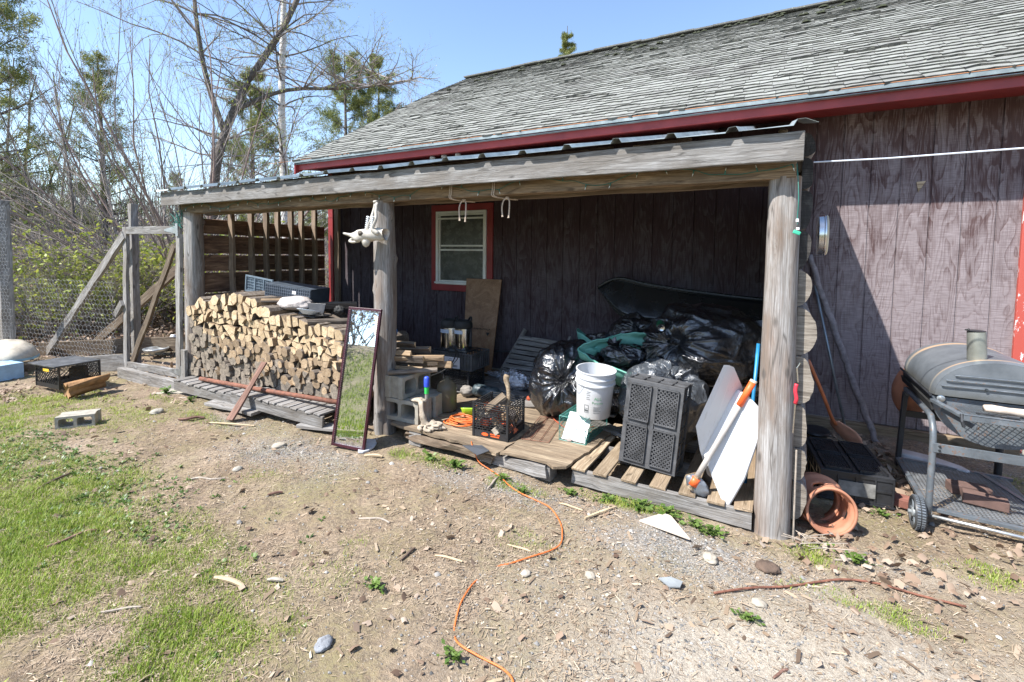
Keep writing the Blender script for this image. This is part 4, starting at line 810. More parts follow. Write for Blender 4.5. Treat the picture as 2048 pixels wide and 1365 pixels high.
pb = MB().prism([(-3.475, 5.06, 1.283), (-2.955, 5.06, 1.285), (-2.985, 4.88, .16), (-3.385, 4.86, .16)], (0, .014, .004)); pbo = tag(pb.obj('plywood_offcut', 'osb', None), 'tall brown wood panel leaning on the barn wall under the window', 'panel')
MB().prism([(-3.085, 4.925, .64), (-3.035, 4.925, .64), (-3.06, 4.915, .60)], (0, -.006, .0)).obj('black_mark', 'black_rubber', pbo)
mk = MB(); rs = random.Random(6)
for k in range(14): mk.box((-3.33+k*.022, 4.935, .675+rs.uniform(-.006, .006)), (.010, .004, rs.uniform(.006, .016)))
mk.obj('stamped_writing', 'black_rubber', pbo); bpy.data.objects['stamped_writing']['kind'] = 'stuff'
sf = thing('slatted_frame', 'grey slatted wooden frame leaning against the barn wall beside the black bags', 'frame', (-2.45, 4.9, .16))
A0, A1, B0, B1 = Vector((-2.80, 4.76, .17)), Vector((-2.62, 5.07, .70)), Vector((-2.15, 4.78, .17)), Vector((-2.03, 5.07, .66))
board('side_rail', A0, A1, .03, .05, 'grey_wood', sf, seg=4); board('side_rail', B0, B1, .03, .05, 'grey_wood', sf, seg=4)
for k in range(8): u = .12+.1*k; board('slat', A0.lerp(A1, u)+Vector((0, -.025, .01)), B0.lerp(B1, u)+Vector((0, -.025, .01)), .016, .048, 'grey_wood', sf, up=(0, .5, 1), seg=4)
tag(MB().tube([(-3.05, 4.99, .40), (-2.55, 5.02, .44)], .012, 8).tube([(-2.62, 5.015, .43), (-2.42, 5.02, .46)], .022, 10).obj('folded_umbrella', 'dark_metal', None), 'dark folded rod lying against the wall behind the brown panel', 'rod')
# ---------------------------------------------------------------- short stack of split wood on the upper block
def lmat(name, c1, c2, c3, rings=False):
    s = NT(name); v = s.coord((1, 1, 1)); r = s.rand(); n1 = s.noise(v, 30, 4, .6); c = s.ramp(n1, [(.3, c1), (.5, c2), (.75, c3)])
    m = s.mix(s.math('MULTIPLY', r, .65), c, tuple(x*.6 for x in c1)) if rings else s.mix(s.math('MULTIPLY', s.math('MULTIPLY', r, r), .8), c, tuple(x*.85 for x in c1)); vc_ = s.voro(s.coord((28, 5, 28)), 1, 'DISTANCE_TO_EDGE'); m = s.mix(s.ramp(vc_, [(0., .7), (.03, 0.)]), m, tuple(x*.35 for x in c1)); w_ = s.noise(s.coord((60, 8, 60)), 1, 3, .6)
    m = s.mix(s.ramp(w_, [(.5, 0.), (.68, .45)]), m, tuple(x*.5 for x in c1)); return s.done(m, .85, nor=s.bump(s.math('ADD', n1, w_), .5, .004))
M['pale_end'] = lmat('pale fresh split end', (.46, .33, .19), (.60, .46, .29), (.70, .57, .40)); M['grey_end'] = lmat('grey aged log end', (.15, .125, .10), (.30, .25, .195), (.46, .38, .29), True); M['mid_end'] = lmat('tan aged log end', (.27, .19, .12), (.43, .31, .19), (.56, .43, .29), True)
M['split_side'] = wood('split wood side', (.20, .13, .075), (.42, .30, .18), (.58, .45, .30), stain=(.16, .11, .07)); M['bark_side'] = wood('bark side', (.09, .07, .055), (.19, .155, .125), (.30, .26, .22), sc_=(4, 18, 18), bump=1., stain=(.10, .075, .055))
def splitlog(name, a, b, poly, mats, label, cat='log', group=None, rnd=0):
    a = Vector(a); b = Vector(b); fr = frame(b-a); L = (b-a).length; mb = MB(); n = len(poly); ns = 4; rs = random.Random(rnd)
    vs = []
    for i in range(ns+1):
        f = 1+rs.uniform(-.05, .05)
        for (y, z) in poly: vs.append((-L/2+L*i/ns, y*f+rs.uniform(-.002, .002), z*f+rs.uniform(-.002, .002)))
    for i in range(ns):
        for k in range(n): mb.add([], [], 0); mb.f.append((i*n+k, i*n+(k+1) % n, (i+1)*n+(k+1) % n, (i+1)*n+k)[::-1]); mb.mi.append(1 if k < n//2 else 2)
    mb.v = vs; mb.f += [tuple(range(n)), tuple(reversed(range(ns*n, (ns+1)*n)))]; mb.mi += [0, 0]
    me = mb.mesh(name, mats); o = link(name, me, None, mw=fr4(fr, (a+b)/2)); return tag(o, label, cat, group)
def wedge(r, seed, round_=.5):
    rs = random.Random(seed); a0 = rs.uniform(0, 6.28); pts = [(0+rs.uniform(-.1, .1)*r, -.35*r)]; sp = rs.uniform(.9, 1.5)
    for k in range(6): t = -sp/2+sp*k/5; pts.append((math.sin(t)*r*1.05, -.35*r+math.cos(t)*r*1.35))
    c, s_ = math.cos(a0), math.sin(a0); return [(x*c-y*s_, x*s_+y*c) for x, y in pts]
W3 = ['pale_end', 'bark_side', 'split_side']; k = 0
short = [((-3.12, 3.16, .565), (-2.72, 3.30, .565), .050), ((-3.10, 3.14, .640), (-2.70, 3.27, .645), .045), ((-3.08, 3.25, .595), (-2.66, 3.42, .60), .055), ((-3.0, 3.42, .585), (-2.60, 3.55, .59), .05), ((-2.96, 3.20, .670), (-2.57, 3.40, .68), .05), ((-3.08, 3.34, .68), (-2.74, 3.42, .70), .05), ((-3.14, 3.15, .72), (-2.8, 3.22, .725), .035), ((-3.16, 3.30, .745), (-2.86, 3.35, .75), .04)]
for a, b, r in short:
    k += 1; splitlog('split_log', a, b, wedge(r, k*7+1), W3, ['split log at the bottom front of the short stack, left end against the middle post', 'split log second from the bottom at the front of the short stack', 'split log low at the back of the short stack', 'lowest split log at the far back of the short stack', 'split log near the top right of the short stack, its end jutting out', 'split log in the upper back of the short stack', 'thin split log near the top of the short stack beside the middle post', 'topmost split log of the short stack'][k-1], rnd=k)
splitlog('split_log', (-2.93, 3.08, .555), (-2.585, 3.32, .575), [(.022*math.cos(t), .022*math.sin(t)) for t in np.linspace(0, 5.6, 9)], ['pale_end', 'bark_side', 'bark_side'], 'thin round pale branch lying right on the front edge of the upper cinder block', rnd=3)
# ================================================================ big log stack: every visible log is its own object
rs = random.Random(77)
def topz(x):
    P = [(-6.05, 1.0), (-5.75, 1.05), (-5.3, 1.12), (-4.9, 1.09), (-4.4, .99), (-4.13, .93), (-3.8, .89), (-3.56, .86), (-3.42, .70), (-3.33, .50)]
    for a, b in zip(P, P[1:]):
        if a[0] <= x <= b[0]: return a[1]+(b[1]-a[1])*(x-a[0])/(b[0]-a[0])
    return .4
seeds = []; z = .19; row = 0
def botz(x): return .135+.05*smooth(-4.95, -4.75, x)
while z < 1.16:
    sp = .076 if z < .62 else .086; x = -6.03+(row % 2)*sp*.5
    while x < -3.33:
        px, pz = x+rs.uniform(-.026, .026), z+rs.uniform(-.024, .024)
        if pz < topz(px)-.03 and pz > botz(px)+.02 and px < -3.37: seeds.append((px, pz))
        x += sp
    z += sp*.90; row += 1
def clip(poly, nx_, nz_, d):
    out = []
    for (p, q) in zip(poly, poly[1:]+poly[:1]):
        a = p[0]*nx_+p[1]*nz_-d; b = q[0]*nx_+q[1]*nz_-d
        if a <= 0: out.append(p)
        if a*b < 0: t = a/(a-b); out.append((p[0]+(q[0]-p[0])*t, p[1]+(q[1]-p[1])*t))
    return out
cells = []
for i, (x, z) in enumerate(seeds):
    r = .074; poly = [(r*math.cos(t)*1.05, r*math.sin(t)*1.05) for t in [2*PI*k/9+rs.random()*.4 for k in range(9)]]
    for j, (a, b) in enumerate(seeds):
        dx, dz = a-x, b-z; d = math.hypot(dx, dz)
        if i != j and d < .17: poly = clip(poly, dx/d, dz/d, d/2-.0012)
    poly = clip(poly, 0, -1, z-botz(x)); cells.append((x, z, poly))
print('logs', len(cells))
extra = []
cells.sort(key=lambda c: -(c[1]*1.0+(c[0]+6)*.45))
keep, rest = cells[:284], cells[284:]
def logmesh(mb, x, z, poly, y0, L, round_, yaw_, pit, base=0):
    if round_ > 0:
        rr = sum(math.hypot(*p) for p in poly)/len(poly); q = []
        for k in range(10):
            t = 2*PI*k/10; q.append((math.cos(t)*rr, math.sin(t)*rr))
        # blend: clip circle by the cell
        poly2 = [(a*(1+rs.uniform(-.07, .07)), b*(1+rs.uniform(-.07, .07))) for a, b in q]; m = [max(abs(p[0]) for p in poly), max(abs(p[1]) for p in poly)]; poly = [(max(-m[0]*.96, min(m[0]*.96, a)), max(-m[1]*.96, min(m[1]*.96, b))) for a, b in poly2]
    else:
        n = len(poly)
        if n > 5 and rs.random() < .75:
            ar = sorted(range(n), key=lambda k: math.dist(poly[k], poly[(k+1) % n])); drop = set(ar[:min(n-3, rs.choice([2, 2, 3, 3]))]); poly = [p for k, p in enumerate(poly) if k not in drop]
    n = len(poly); vs = []; tl = rs.uniform(-.12, .12); tl2 = rs.uniform(-.12, .12)
    for (yy, f) in ((0, .97), (.008, 1.), (L*.5, 1.02), (L, .98)):
        for (a, b) in poly: vs.append((x+a*f+yaw_*yy, y0+yy+(tl*a+tl2*b if yy < .02 else 0), z+b*f+pit*yy))
    fs = [(i*n+k, i*n+(k+1) % n, (i+1)*n+(k+1) % n, (i+1)*n+k) for i in range(3) for k in range(n)]
    o = len(mb.v); mb.v += vs; mb.f += [tuple(v+o for v in f) for f in fs]; mb.mi += [(1 if (round_ > 0 or (k % n) < n*.4) else 2) for i in range(3) for k in range(n)]
    mb.f += [tuple(o+v for v in range(n)), tuple(o+v for v in range(4*n-1, 3*n-1, -1))]; mb.mi += [0, 0]
for i, (x, z, poly) in enumerate(keep):
    if len(poly) < 3: continue
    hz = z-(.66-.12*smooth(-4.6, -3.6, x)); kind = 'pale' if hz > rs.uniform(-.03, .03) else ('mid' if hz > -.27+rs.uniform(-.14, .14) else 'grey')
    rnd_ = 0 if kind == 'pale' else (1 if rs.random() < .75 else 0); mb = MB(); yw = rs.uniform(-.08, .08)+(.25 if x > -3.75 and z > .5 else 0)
    logmesh(mb, x, z, poly, 3.055+rs.uniform(-.025, .025), .42, rnd_, yw, rs.uniform(-.02, .02))
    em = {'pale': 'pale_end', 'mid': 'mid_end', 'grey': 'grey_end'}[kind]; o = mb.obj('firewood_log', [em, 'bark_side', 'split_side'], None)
    sz_ = max(math.hypot(*p) for p in poly); size_ = 'large ' if sz_ > .066 else ('small ' if sz_ < .054 else ''); shp = 'round ' if rnd_ else ({3: 'three-cornered ', 4: 'four-cornered '}.get(len(poly), 'many-sided '))
    hor = next(t_ for a_, t_ in ((-5.72, 'beside the left post'), (-5.42, 'just right of the left post'), (-5.12, "under the tipped crate's left end"), (-4.82, "under the tipped crate's right end"), (-4.52, 'above the leaning red plank'), (-4.22, 'below the cloth bundle'), (-3.92, 'below the white bowl'), (-3.62, 'a little left of the mirror'), (9, 'next to the mirror')) if x < a_)
    dtop = topz(x)-z; ver = next(t_ for a_, t_ in ((.11, 'in the top layer'), (.22, 'just under the top layer'), (.36, 'in the upper layers'), (.52, 'at mid height'), (.66, 'in the lower layers'), (9, 'near the foot')) if dtop < a_)
    lab = size_+{'pale': 'pale ', 'mid': 'tan ', 'grey': 'grey '}[kind]+shp+'log '+ver+', '+hor
    tag(o, lab, 'log', {'pale': 'pale split logs at the top of the big stack', 'mid': 'tan logs in the middle of the big stack', 'grey': 'grey logs at the bottom of the big stack'}[kind])
mb = MB()
for (x, z, poly) in rest:
    if len(poly) > 2: logmesh(mb, x, z, poly, 3.055+rs.uniform(-.03, .035), .42, 1 if rs.random() < .75 else 0, rs.uniform(-.05, .05), 0)
for (x, z, poly) in cells[::2]:
    if z < topz(x)-.1 and len(poly) > 2: logmesh(mb, x, z, [(a*1.35, b*1.35) for a, b in poly], 3.52+rs.uniform(-.02, .02), .4, 1, rs.uniform(-.05, .05), 0)
tag(mb.obj('firewood_logs', ['grey_end', 'bark_side', 'split_side'], None), 'remaining logs at the foot and back of the big stack', 'logs', kind='stuff')
k = 100
toplogs = [((-5.35, 3.10, 1.115), (-5.28, 3.52, 1.13), .05), ((-4.78, 3.12, 1.06), (-4.5, 3.5, 1.05), .05), ((-4.5, 3.5, .99), (-4.2, 3.9, .98), .06), ((-5.6, 3.5, 1.05), (-5.5, 3.95, 1.05), .06), ((-5.0, 3.55, 1.0), (-4.9, 3.95, 1.0), .06), ((-4.62, 3.1, 1.02), (-4.3, 3.5, 1.03), .05)]
for a, b, r in toplogs:
    k += 1; splitlog('firewood_log', a, b, wedge(r, k), W3, ['pale split log lying loose under the tipped crate', 'pale split log lying loose right below the cloth bundle', 'split log behind the cloth bundle at the back of the stack', 'split log at the back left of the stack top', 'split log at the back under the middle of the tipped crate', 'pale split log lying loose between the tipped crate and cloth bundle'][k-101], rnd=k)
side = [((-4.0, 3.10, .925), (-3.62, 3.42, .93), .055, 'bark_side'), ((-3.82, 3.10, .885), (-3.42, 3.36, .89), .05, 'bark_side'), ((-3.72, 3.08, .80), (-3.28, 3.35, .80), .085, 'bark_side'), ((-3.66, 3.06, .70), (-3.22, 3.22, .73), .045, 'split_side'), ((-3.55, 3.06, .635), (-3.18, 3.24, .65), .042, 'bark_side'), ((-3.50, 3.04, .56), (-3.15, 3.2, .59), .05, 'split_side'), ((-3.46, 3.06, .48), (-3.2, 3.3, .49), .05, 'split_side')]
labs = ['grey barked split log on the top right of the big stack, below the bowl', 'narrow barked log at the top right end of the big stack', 'thick grey barked log at the upper right end of the big stack', 'pale square split log jutting towards the mirror', 'round barked log jutting towards the mirror below the pale square one', 'orange split log jutting behind the left edge of the mirror', 'lowest split log jutting out behind the mirror']
for (a, b, r, m_), lab in zip(side, labs):
    k += 1; splitlog('firewood_log', a, b, wedge(r, k*3), ['pale_end', m_, m_], lab, rnd=k)
# ---------------------------------------------------------------- things on the stack
uc = thingm('basket_crate', 'blue-black collapsible crate tipped on its side on top of the log stack', 'crate', (-5.585, 3.45, 1.125), rotz(.02) @ roty(.10))
mb = MB(); w_, d_, h_ = .50, .30, .19
mb.box((w_/2, 0, .01), (w_, .02, .02)).box((w_/2, 0, h_), (w_, .02, .02)).box((.01, 0, h_/2), (.02, .02, h_-.02)).box((w_-.01, 0, h_/2), (.02, .02, h_-.02)); mb.box((w_*.36, 0, h_/2), (.016, .018, h_-.02)).box((w_*.68, 0, h_/2), (.016, .018, h_-.02))
for k_ in range(5): mb.box((w_/2, .004, .03+k_*.033), (w_-.03, .008, .006))
for k_ in range(16): mb.box((.03+k_*.029, .006, h_/2), (.005, .006, h_-.03))
mb.box((w_/2, .012, h_/2), (w_-.02, .003, h_-.02)); lobj(mb, 'open_front', plain('slate plastic toned sunlit', (.13, .17, .21), .4, mott=.3), uc, bevel=.0015)  # lighter copy of the slate plastic, sunlight put into its colour
mb = MB(); mb.box((w_+.335, .07, .09), (.64, .30, .19), rotz(.16))
lobj(mb, 'folded_side', plain('slate crate plastic', (.05, .065, .085), .5, mott=.3), uc, bevel=.004)
mb = MB(); fr = rotz(.16); c = Vector((w_+.335, .07, .09))
for k_ in range(6): mb.box(c+fr @ Vector((0, -.152, -.08+.032*k_)), (.63, .008, .007), fr)
for k_ in range(22): mb.box(c+fr @ Vector((-.305+.029*k_, -.152, 0)), (.007, .010, .18), fr)
lobj(mb, 'side_ribs', plain('slate rib plastic', (.09, .11, .14), .45), uc)
lobj(MB().box(c+fr @ Vector((.10, -.16, .035)), (.05, .004, .035), fr), 'white_sticker', 'white_plastic', uc)
hat = lump((-4.47, 3.30, 1.055), (.25, .14, .075), .16, 1.6, 3, rotz(-.1), 60, 40); tag(hat.obj('cloth_bundle', plain('grey beige cloth', (.42, .38, .36), .95, mott=.2, scale=10, bump=.5, bdist=.01), None, smooth=True), 'crumpled beige cloth bundle lying on top of the log stack', 'cloth')
tr = thing('black_tray', 'black square tray propped up behind the white bowl on the stack', 'tray', (-4.2, 3.25, .96)); MB().prism([(-4.31, 3.22, .955), (-4.04, 3.30, .95), (-4.04, 3.34, 1.07), (-4.31, 3.26, 1.075)], (0, .012, 0)).box((-4.12, 3.25, .957), (.3, .22, .012)).obj('tray_body', 'black_plastic', tr, bevel=.002)
bwl = MB().lathe([(.04, 0), (.06, .004), (.10, .035), (.118, .045), (.114, .046), (.095, .037), (.055, .010), (0, .008)], (-4.08, 3.16, .975), rotx(-.25), 28); tag(bwl.obj('white_bowl', plain('bluish enamel', (.62, .68, .76), .3, mott=.06), None, smooth=True), 'shallow white bowl on the right side of the log stack', 'bowl')
tag(lump((-3.93, 3.42, 1.0), (.06, .05, .05), .3, 3, 6).obj('dark_jar', 'black_rubber', None, smooth=True), 'small dark jar behind the white bowl', 'jar'); bpy.data.objects['dark_jar']['category'] = 'jar'
tag(lump((-3.62, 3.45, .965), (.09, .05, .035), .5, 4, 7, rotz(.3)).obj('grey_rag', plain('grey rag', (.22, .23, .24), .95, mott=.4), None, smooth=True), 'ragged grey bark piece at the right end of the stack top', 'bark')
tag(MB().lathe([(0, 0), (.045, 0), (.045, .3), (0, .3)], (-3.45, 3.35, .80), frame((.25, 1, 0)) @ roty(PI/2), 14).obj('blue_roll', plain('blue plastic roll', (.02, .16, .42), .4), None, auto=40), 'bright blue roll sticking out between the logs and the mirror', 'roll')
# ---------------------------------------------------------------- rusty pipe and plank
tag(MB().tube([(-5.66, 2.95, .155), (-4.5, 2.94, .20), (-3.26, 2.93, .262)], .022, 12).obj('rusty_pipe', 'rust', None, smooth=True), 'long rusty pipe lying along the front of the log stack', 'pipe')
M['rust_wood'] = wood('reddish brown plank', (.11, .055, .04), (.21, .115, .085), (.30, .19, .15), stain=(.09, .045, .03))
tag(board('red_plank', (-4.475, 2.58, -.005), (-4.53, 2.985, .475), .082, .016, 'rust_wood', None, up=(0, -1, .8), chip=.01), 'narrow reddish brown plank leaning across the pipe onto the log stack', 'plank')
# ---------------------------------------------------------------- mirror
mo = Vector((-3.162, 2.655, .01)); mx = Vector((.32, .055, -.005)); Wm = mx.length; mx.normalize(); my = (Vector((-3.155, 2.865, 1.14))-mo); Hm = my.length; my.normalize(); mx = (mx-my*mx.dot(my)*.5).normalized(); my = (my-mx*my.dot(mx)).normalized(); mz = mx.cross(my)
mi_ = thingm('mirror', 'tall narrow mirror in a dark red frame leaning on the middle post', 'mirror', mo, axes(mx, my, mz))
mb = MB()
for c, s_ in (((Wm/2, .011, 0), (Wm, .022, .022)), ((Wm/2, Hm-.011, 0), (Wm, .022, .022)), ((.011, Hm/2, 0), (.022, Hm-.044, .0215)), ((Wm-.011, Hm/2, 0), (.022, Hm-.044, .0215))): mb.box(c, s_)
lobj(mb, 'frame', plain('dark wine red frame', (.045, .010, .017), .3, mott=.3), mi_, bevel=.003)
mb = MB(); nb = 74
for k_ in range(nb):
    y = .03+(Hm-.06)*k_/(nb-1)
    for x in (.021, Wm-.021): mb.lathe([(0, 0), (.0042, .001), (.004, .004), (0, .006)], (x, y, .008), None, 6)
for k_ in range(16):
    for y in (.021, Hm-.021): mb.lathe([(0, 0), (.0042, .001), (.004, .004), (0, .006)], (.03+(Wm-.06)*k_/15, y, .008), None, 6)
lobj(mb, 'beading', plain('dark bead', (.06, .02, .03), .3), mi_); bpy.data.objects['beading']['kind'] = 'stuff'
s = NT('mirror glass'); v = s.coord((1, 1, 1)); M['mirror'] = s.done((.90, .92, .92), .015, 1.0); lobj(MB().box((Wm/2, Hm/2, -.004), (Wm-.03, Hm-.03, .004)), 'glass', 'mirror', mi_)
mb = MB(); mb.prism([(Wm-.075, Hm-.05, -.0015), (Wm-.024, Hm-.06, -.0015), (Wm-.026, Hm-.23, -.0015), (Wm-.05, Hm-.20, -.0015), (Wm-.065, Hm-.16, -.0015), (Wm-.04, Hm-.12, -.0015), (Wm-.06, Hm-.09, -.0015)], (0, 0, .0008)); mb.prism([(.03, Hm-.026, -.0015), (Wm-.03, Hm-.026, -.0015), (Wm-.04, Hm-.036, -.0015), (.12, Hm-.031, -.0015)], (0, 0, .0008)); lobj(mb, 'peeled_backing', plain('peeled mirror backing', (.62, .56, .47), .8), mi_)
tag(MB().prism([(x, y, gz(-2.87, 2.78)+.006) for x, y in [(-3.02, 2.80), (-2.86, 2.66), (-2.83, 2.68), (-2.815, 2.73), (-2.83, 2.80), (-2.87, 2.87), (-2.93, 2.92), (-3.0, 2.90)]], (0, 0, .018)).obj('white_board', plain('greyish white plastic', (.50, .52, .55), .5), None, bevel=.005), 'rounded white plastic piece on the ground behind the mirror foot', 'plastic piece')
# ---------------------------------------------------------------- black bags
def bagmat(name, col, rough=.2):
    s = NT(name); v = s.coord((1, 1, 1)); n1 = s.noise(v, 7, 6, .6, .9); rd = s.math('ABSOLUTE', s.math('SUBTRACT', n1, .5)); n2 = s.noise(v, 17, 5, .6, 1.5); r2_ = s.math('ABSOLUTE', s.math('SUBTRACT', n2, .5)); h = s.math('ADD', s.math('MULTIPLY', rd, 1.2), s.math('MULTIPLY', r2_, .9)); return s.done(col, rough, nor=s.bump(h, .9, .017), Specular_IOR_Level=1., Coat_Weight=.8, Coat_Roughness=.12)
M['bag'] = bagmat('black bin liner', (.010, .011, .015), .17); M['bag_grey'] = bagmat('thin dark translucent liner', (.06, .068, .08), .28)
def bag(label, c, s, knot, seed, mat='bag', fold=.16, nu=220, nv=120, squash=None):
    """crumpled liner; sharp gathers run out from the knot (unit direction)"""
    c = Vector(c); kd = Vector(knot).normalized(); fr = frame(kd).transposed()
    X_, Y_, Z_ = fr[0], fr[1], fr[2]; t = thing('garbage_bag', label, 'bag', c-Vector((0, 0, s[2])), group='black bags heaped under the lean-to')
    rs = random.Random(seed); cre = [(rs.uniform(0, 2*PI), rs.uniform(.035, .10), rs.uniform(.35, 1.15), rs.uniform(.35, 1.), rs.uniform(-.5, .5)) for _ in range(30)]
    def ridge(x, y, z): return 1-2*abs(mnoise.noise(Vector((x, y, z))))
    def fn(u, v):
        th = v*PI; ph = u*2*PI; d = (X_*math.cos(th)+(Y_*math.cos(ph)+Z_*math.sin(ph))*math.sin(th))
        q = 1+.15*fbm(d.x*1.5+seed, d.y*1.5, d.z*1.5, 2); cr = 0
        for a, w_, l, h, tw in cre:
            dp = abs((ph-a-tw*th+PI) % (2*PI)-PI)
            if dp < .5: cr += h*math.exp(-dp/w_)*math.exp(-(th/l)**2)
        q += fold*.62*min(cr, 1.3)*min(1, th*2.5)-.07*math.exp(-(th/.9)**2)
        w1 = ridge(d.x*2.4+seed, d.y*2.4+.6*d.x, d.z*2.4)**3; w2 = ridge(d.x*5.5, d.y*5.5+seed, d.z*5.5+d.y)**4
        q += .055*w1+.016*w2
        q -= .16*math.exp(-(th/.26)**2); q += .12*math.exp(-(th/.06)**2)
        p = Vector((d.x*s[0]*q, d.y*s[1]*q, d.z*s[2]*q)); p.z = max(p.z, -s[2]*.82); return p+c
    blobmesh(fn, nu, nv).obj('liner', mat, t, smooth=True)
    kp = c+Vector((kd.x*s[0], kd.y*s[1], kd.z*s[2]))*.93; mb = MB()
    for i in range(9):
        a = 2*PI*i/9; o_ = (Y_*math.cos(a)+Z_*math.sin(a)); l_ = rs.uniform(.03, .08); p0, p1, p2 = kp-kd*.03+o_*.008, kp+kd*.012+o_*.012, kp+kd*l_+o_*rs.uniform(.03, .07); sd_ = o_.cross(kd)
        mb.add([p0-sd_*.006, p0+sd_*.006, p1+sd_*.012+o_*.006, p1-sd_*.012, p2+sd_*.028, p2-sd_*.022-kd*.015], [(0, 1, 2, 3), (3, 2, 4, 5)])
    mb.obj('tied_top', mat, t, smooth=False, solid=.0015); return t
bag('black garbage bag at the left of the heap, slumped on the boards', (-1.66, 4.05, .44), (.36, .32, .36), (.25, -1, .25), 3, fold=.2)
bag('largest black garbage bag, lying on the right of the heap under the sled', (-.50, 4.17, .87), (.49, .38, .33), (-.55, -1, .22), 8, fold=.24)
bag('greyish see-through garbage bag right behind the big dusty crate', (-.74, 3.82, .45), (.34, .26, .33), (.3, -.55, .72), 14, 'bag_grey', fold=.2)
bag('black garbage bag low in the middle of the heap, under the green mesh sack', (-1.12, 4.25, .42), (.34, .26, .26), (.3, -1, .2), 21)
bag('black garbage bag at the back of the heap, under the nose of the sled', (-1.18, 4.72, .72), (.30, .22, .30), (.2, -.8, .6), 27)
bag('black garbage bag at the left back, inside the second green mesh sack', (-1.55, 4.62, .62), (.20, .18, .20), (.2, -.6, .8), 33)
bag('black garbage bag down behind the white lids against the barn wall', (-.30, 4.55, .45), (.36, .26, .34), (.1, -.9, .3), 39)
def meshmat():
    s = NT('green mesh fabric'); v = s.coord((1, 1, 1)); n1 = s.noise(v, 6, 4); w1 = s.n('ShaderNodeTexWave', wave_type='BANDS', bands_direction='Z'); s.l(v, w1.inputs[0]); w1.inputs['Scale'].default_value = 55; w1.inputs['Distortion'].default_value = 1.
    c = s.ramp(n1, [(.3, (.11, .38, .30)), (.7, (.26, .56, .46))]); c = s.mix(s.math('MULTIPLY', w1.outputs['Fac'], .3), c, (.02, .14, .10)); s.b.inputs['Transmission Weight'].default_value = .0; return s.done(c, .6, nor=s.bump(w1.outputs['Fac'], .3, .003))
M['green_mesh'] = meshmat()
gs = thing('mesh_sack', 'open green mesh sack with a stuffed black liner inside, on top of the heap', 'sack', (-1.12, 4.1, .6))
C0 = Vector((-1.10, 3.98, .80)); fu = Vector((1, .05, .06)).normalized(); fv = Vector((-.05, .62, .52)).normalized(); fn_ = fu.cross(fv)
def sack(u, v):
    a = u*2*PI; rim = 1-.0*v; ru = .335+.02*math.sin(3*a+1)+(.06 if False else 0)+.10*math.exp(-((a-3.35)/.35)**2); rv = .205+.015*math.sin(2*a)
    p = C0+fu*math.cos(a)*ru*(1-.18*smooth(.5, 1, v))+fv*math.sin(a)*rv*(1-.15*smooth(.5, 1, v)); front = max(0, -math.sin(a))
    p -= fn_*(v*.20*(.65+.6*front)+.012*math.sin(a*9+v*5)*(.3+v)); p += Vector((0, -.02*math.sin(v*PI), 0))+Vector((0, 0, 1))*(.025*math.sin(a*2+.7)+.03*fbm(math.cos(a)*2, math.sin(a)*2, v*2, 3))+Vector((0, 1, 0))*.02*math.sin(a*5+v*4)*v; return p
MB().grid(sack, 90, 12, closed_u=True).obj('mesh_wall', 'green_mesh', gs, smooth=True, solid=.003)
mb = MB(); mb.tube([sack(i/60, 0) for i in range(61)], .009, 6); mb.obj('hem', 'green_mesh', gs, smooth=True)
bm_ = bag('crumpled black liner stuffed in the open green mesh sack', tuple(C0-fn_*.05+fu*-.02+Vector((0, .02, -.02))), (.20, .14, .10), (-.3, -.4, 1), 45, fold=.25)
g2 = thing('mesh_sack', 'second green mesh sack behind the left black bag, only its rim in view', 'sack', (-1.6, 4.6, .7))
C2 = Vector((-1.58, 4.62, .80))
MB().grid(lambda u, v: C2+Vector((math.cos(u*2*PI)*(.20-.02*v), math.sin(u*2*PI)*(.15-.01*v), -v*.10+.04*math.sin(u*4*PI+1)+.012*math.sin(u*30))), 60, 5, closed_u=True).obj('mesh_wall', 'green_mesh', g2, smooth=True, solid=.003)
cn = thing('drink_can', 'green and silver drink can resting in the largest black bag', 'can', (-.83, 4.03, .99)); fr = frame((.3, -1, -.25)) @ roty(PI/2)
MB().lathe([(.0, -.05), (.026, -.05), (.031, -.043), (.031, .04)], (-.80, 3.93, 1.04), fr, 18).obj('can_body', plain('green can', (.02, .22, .11), .3, .4), cn, auto=40); MB().lathe([(.031, .040), (.027, .052), (.025, .050), (0, .046)], (-.80, 3.93, 1.04), fr, 18).obj('can_end', 'steel', cn, auto=40)
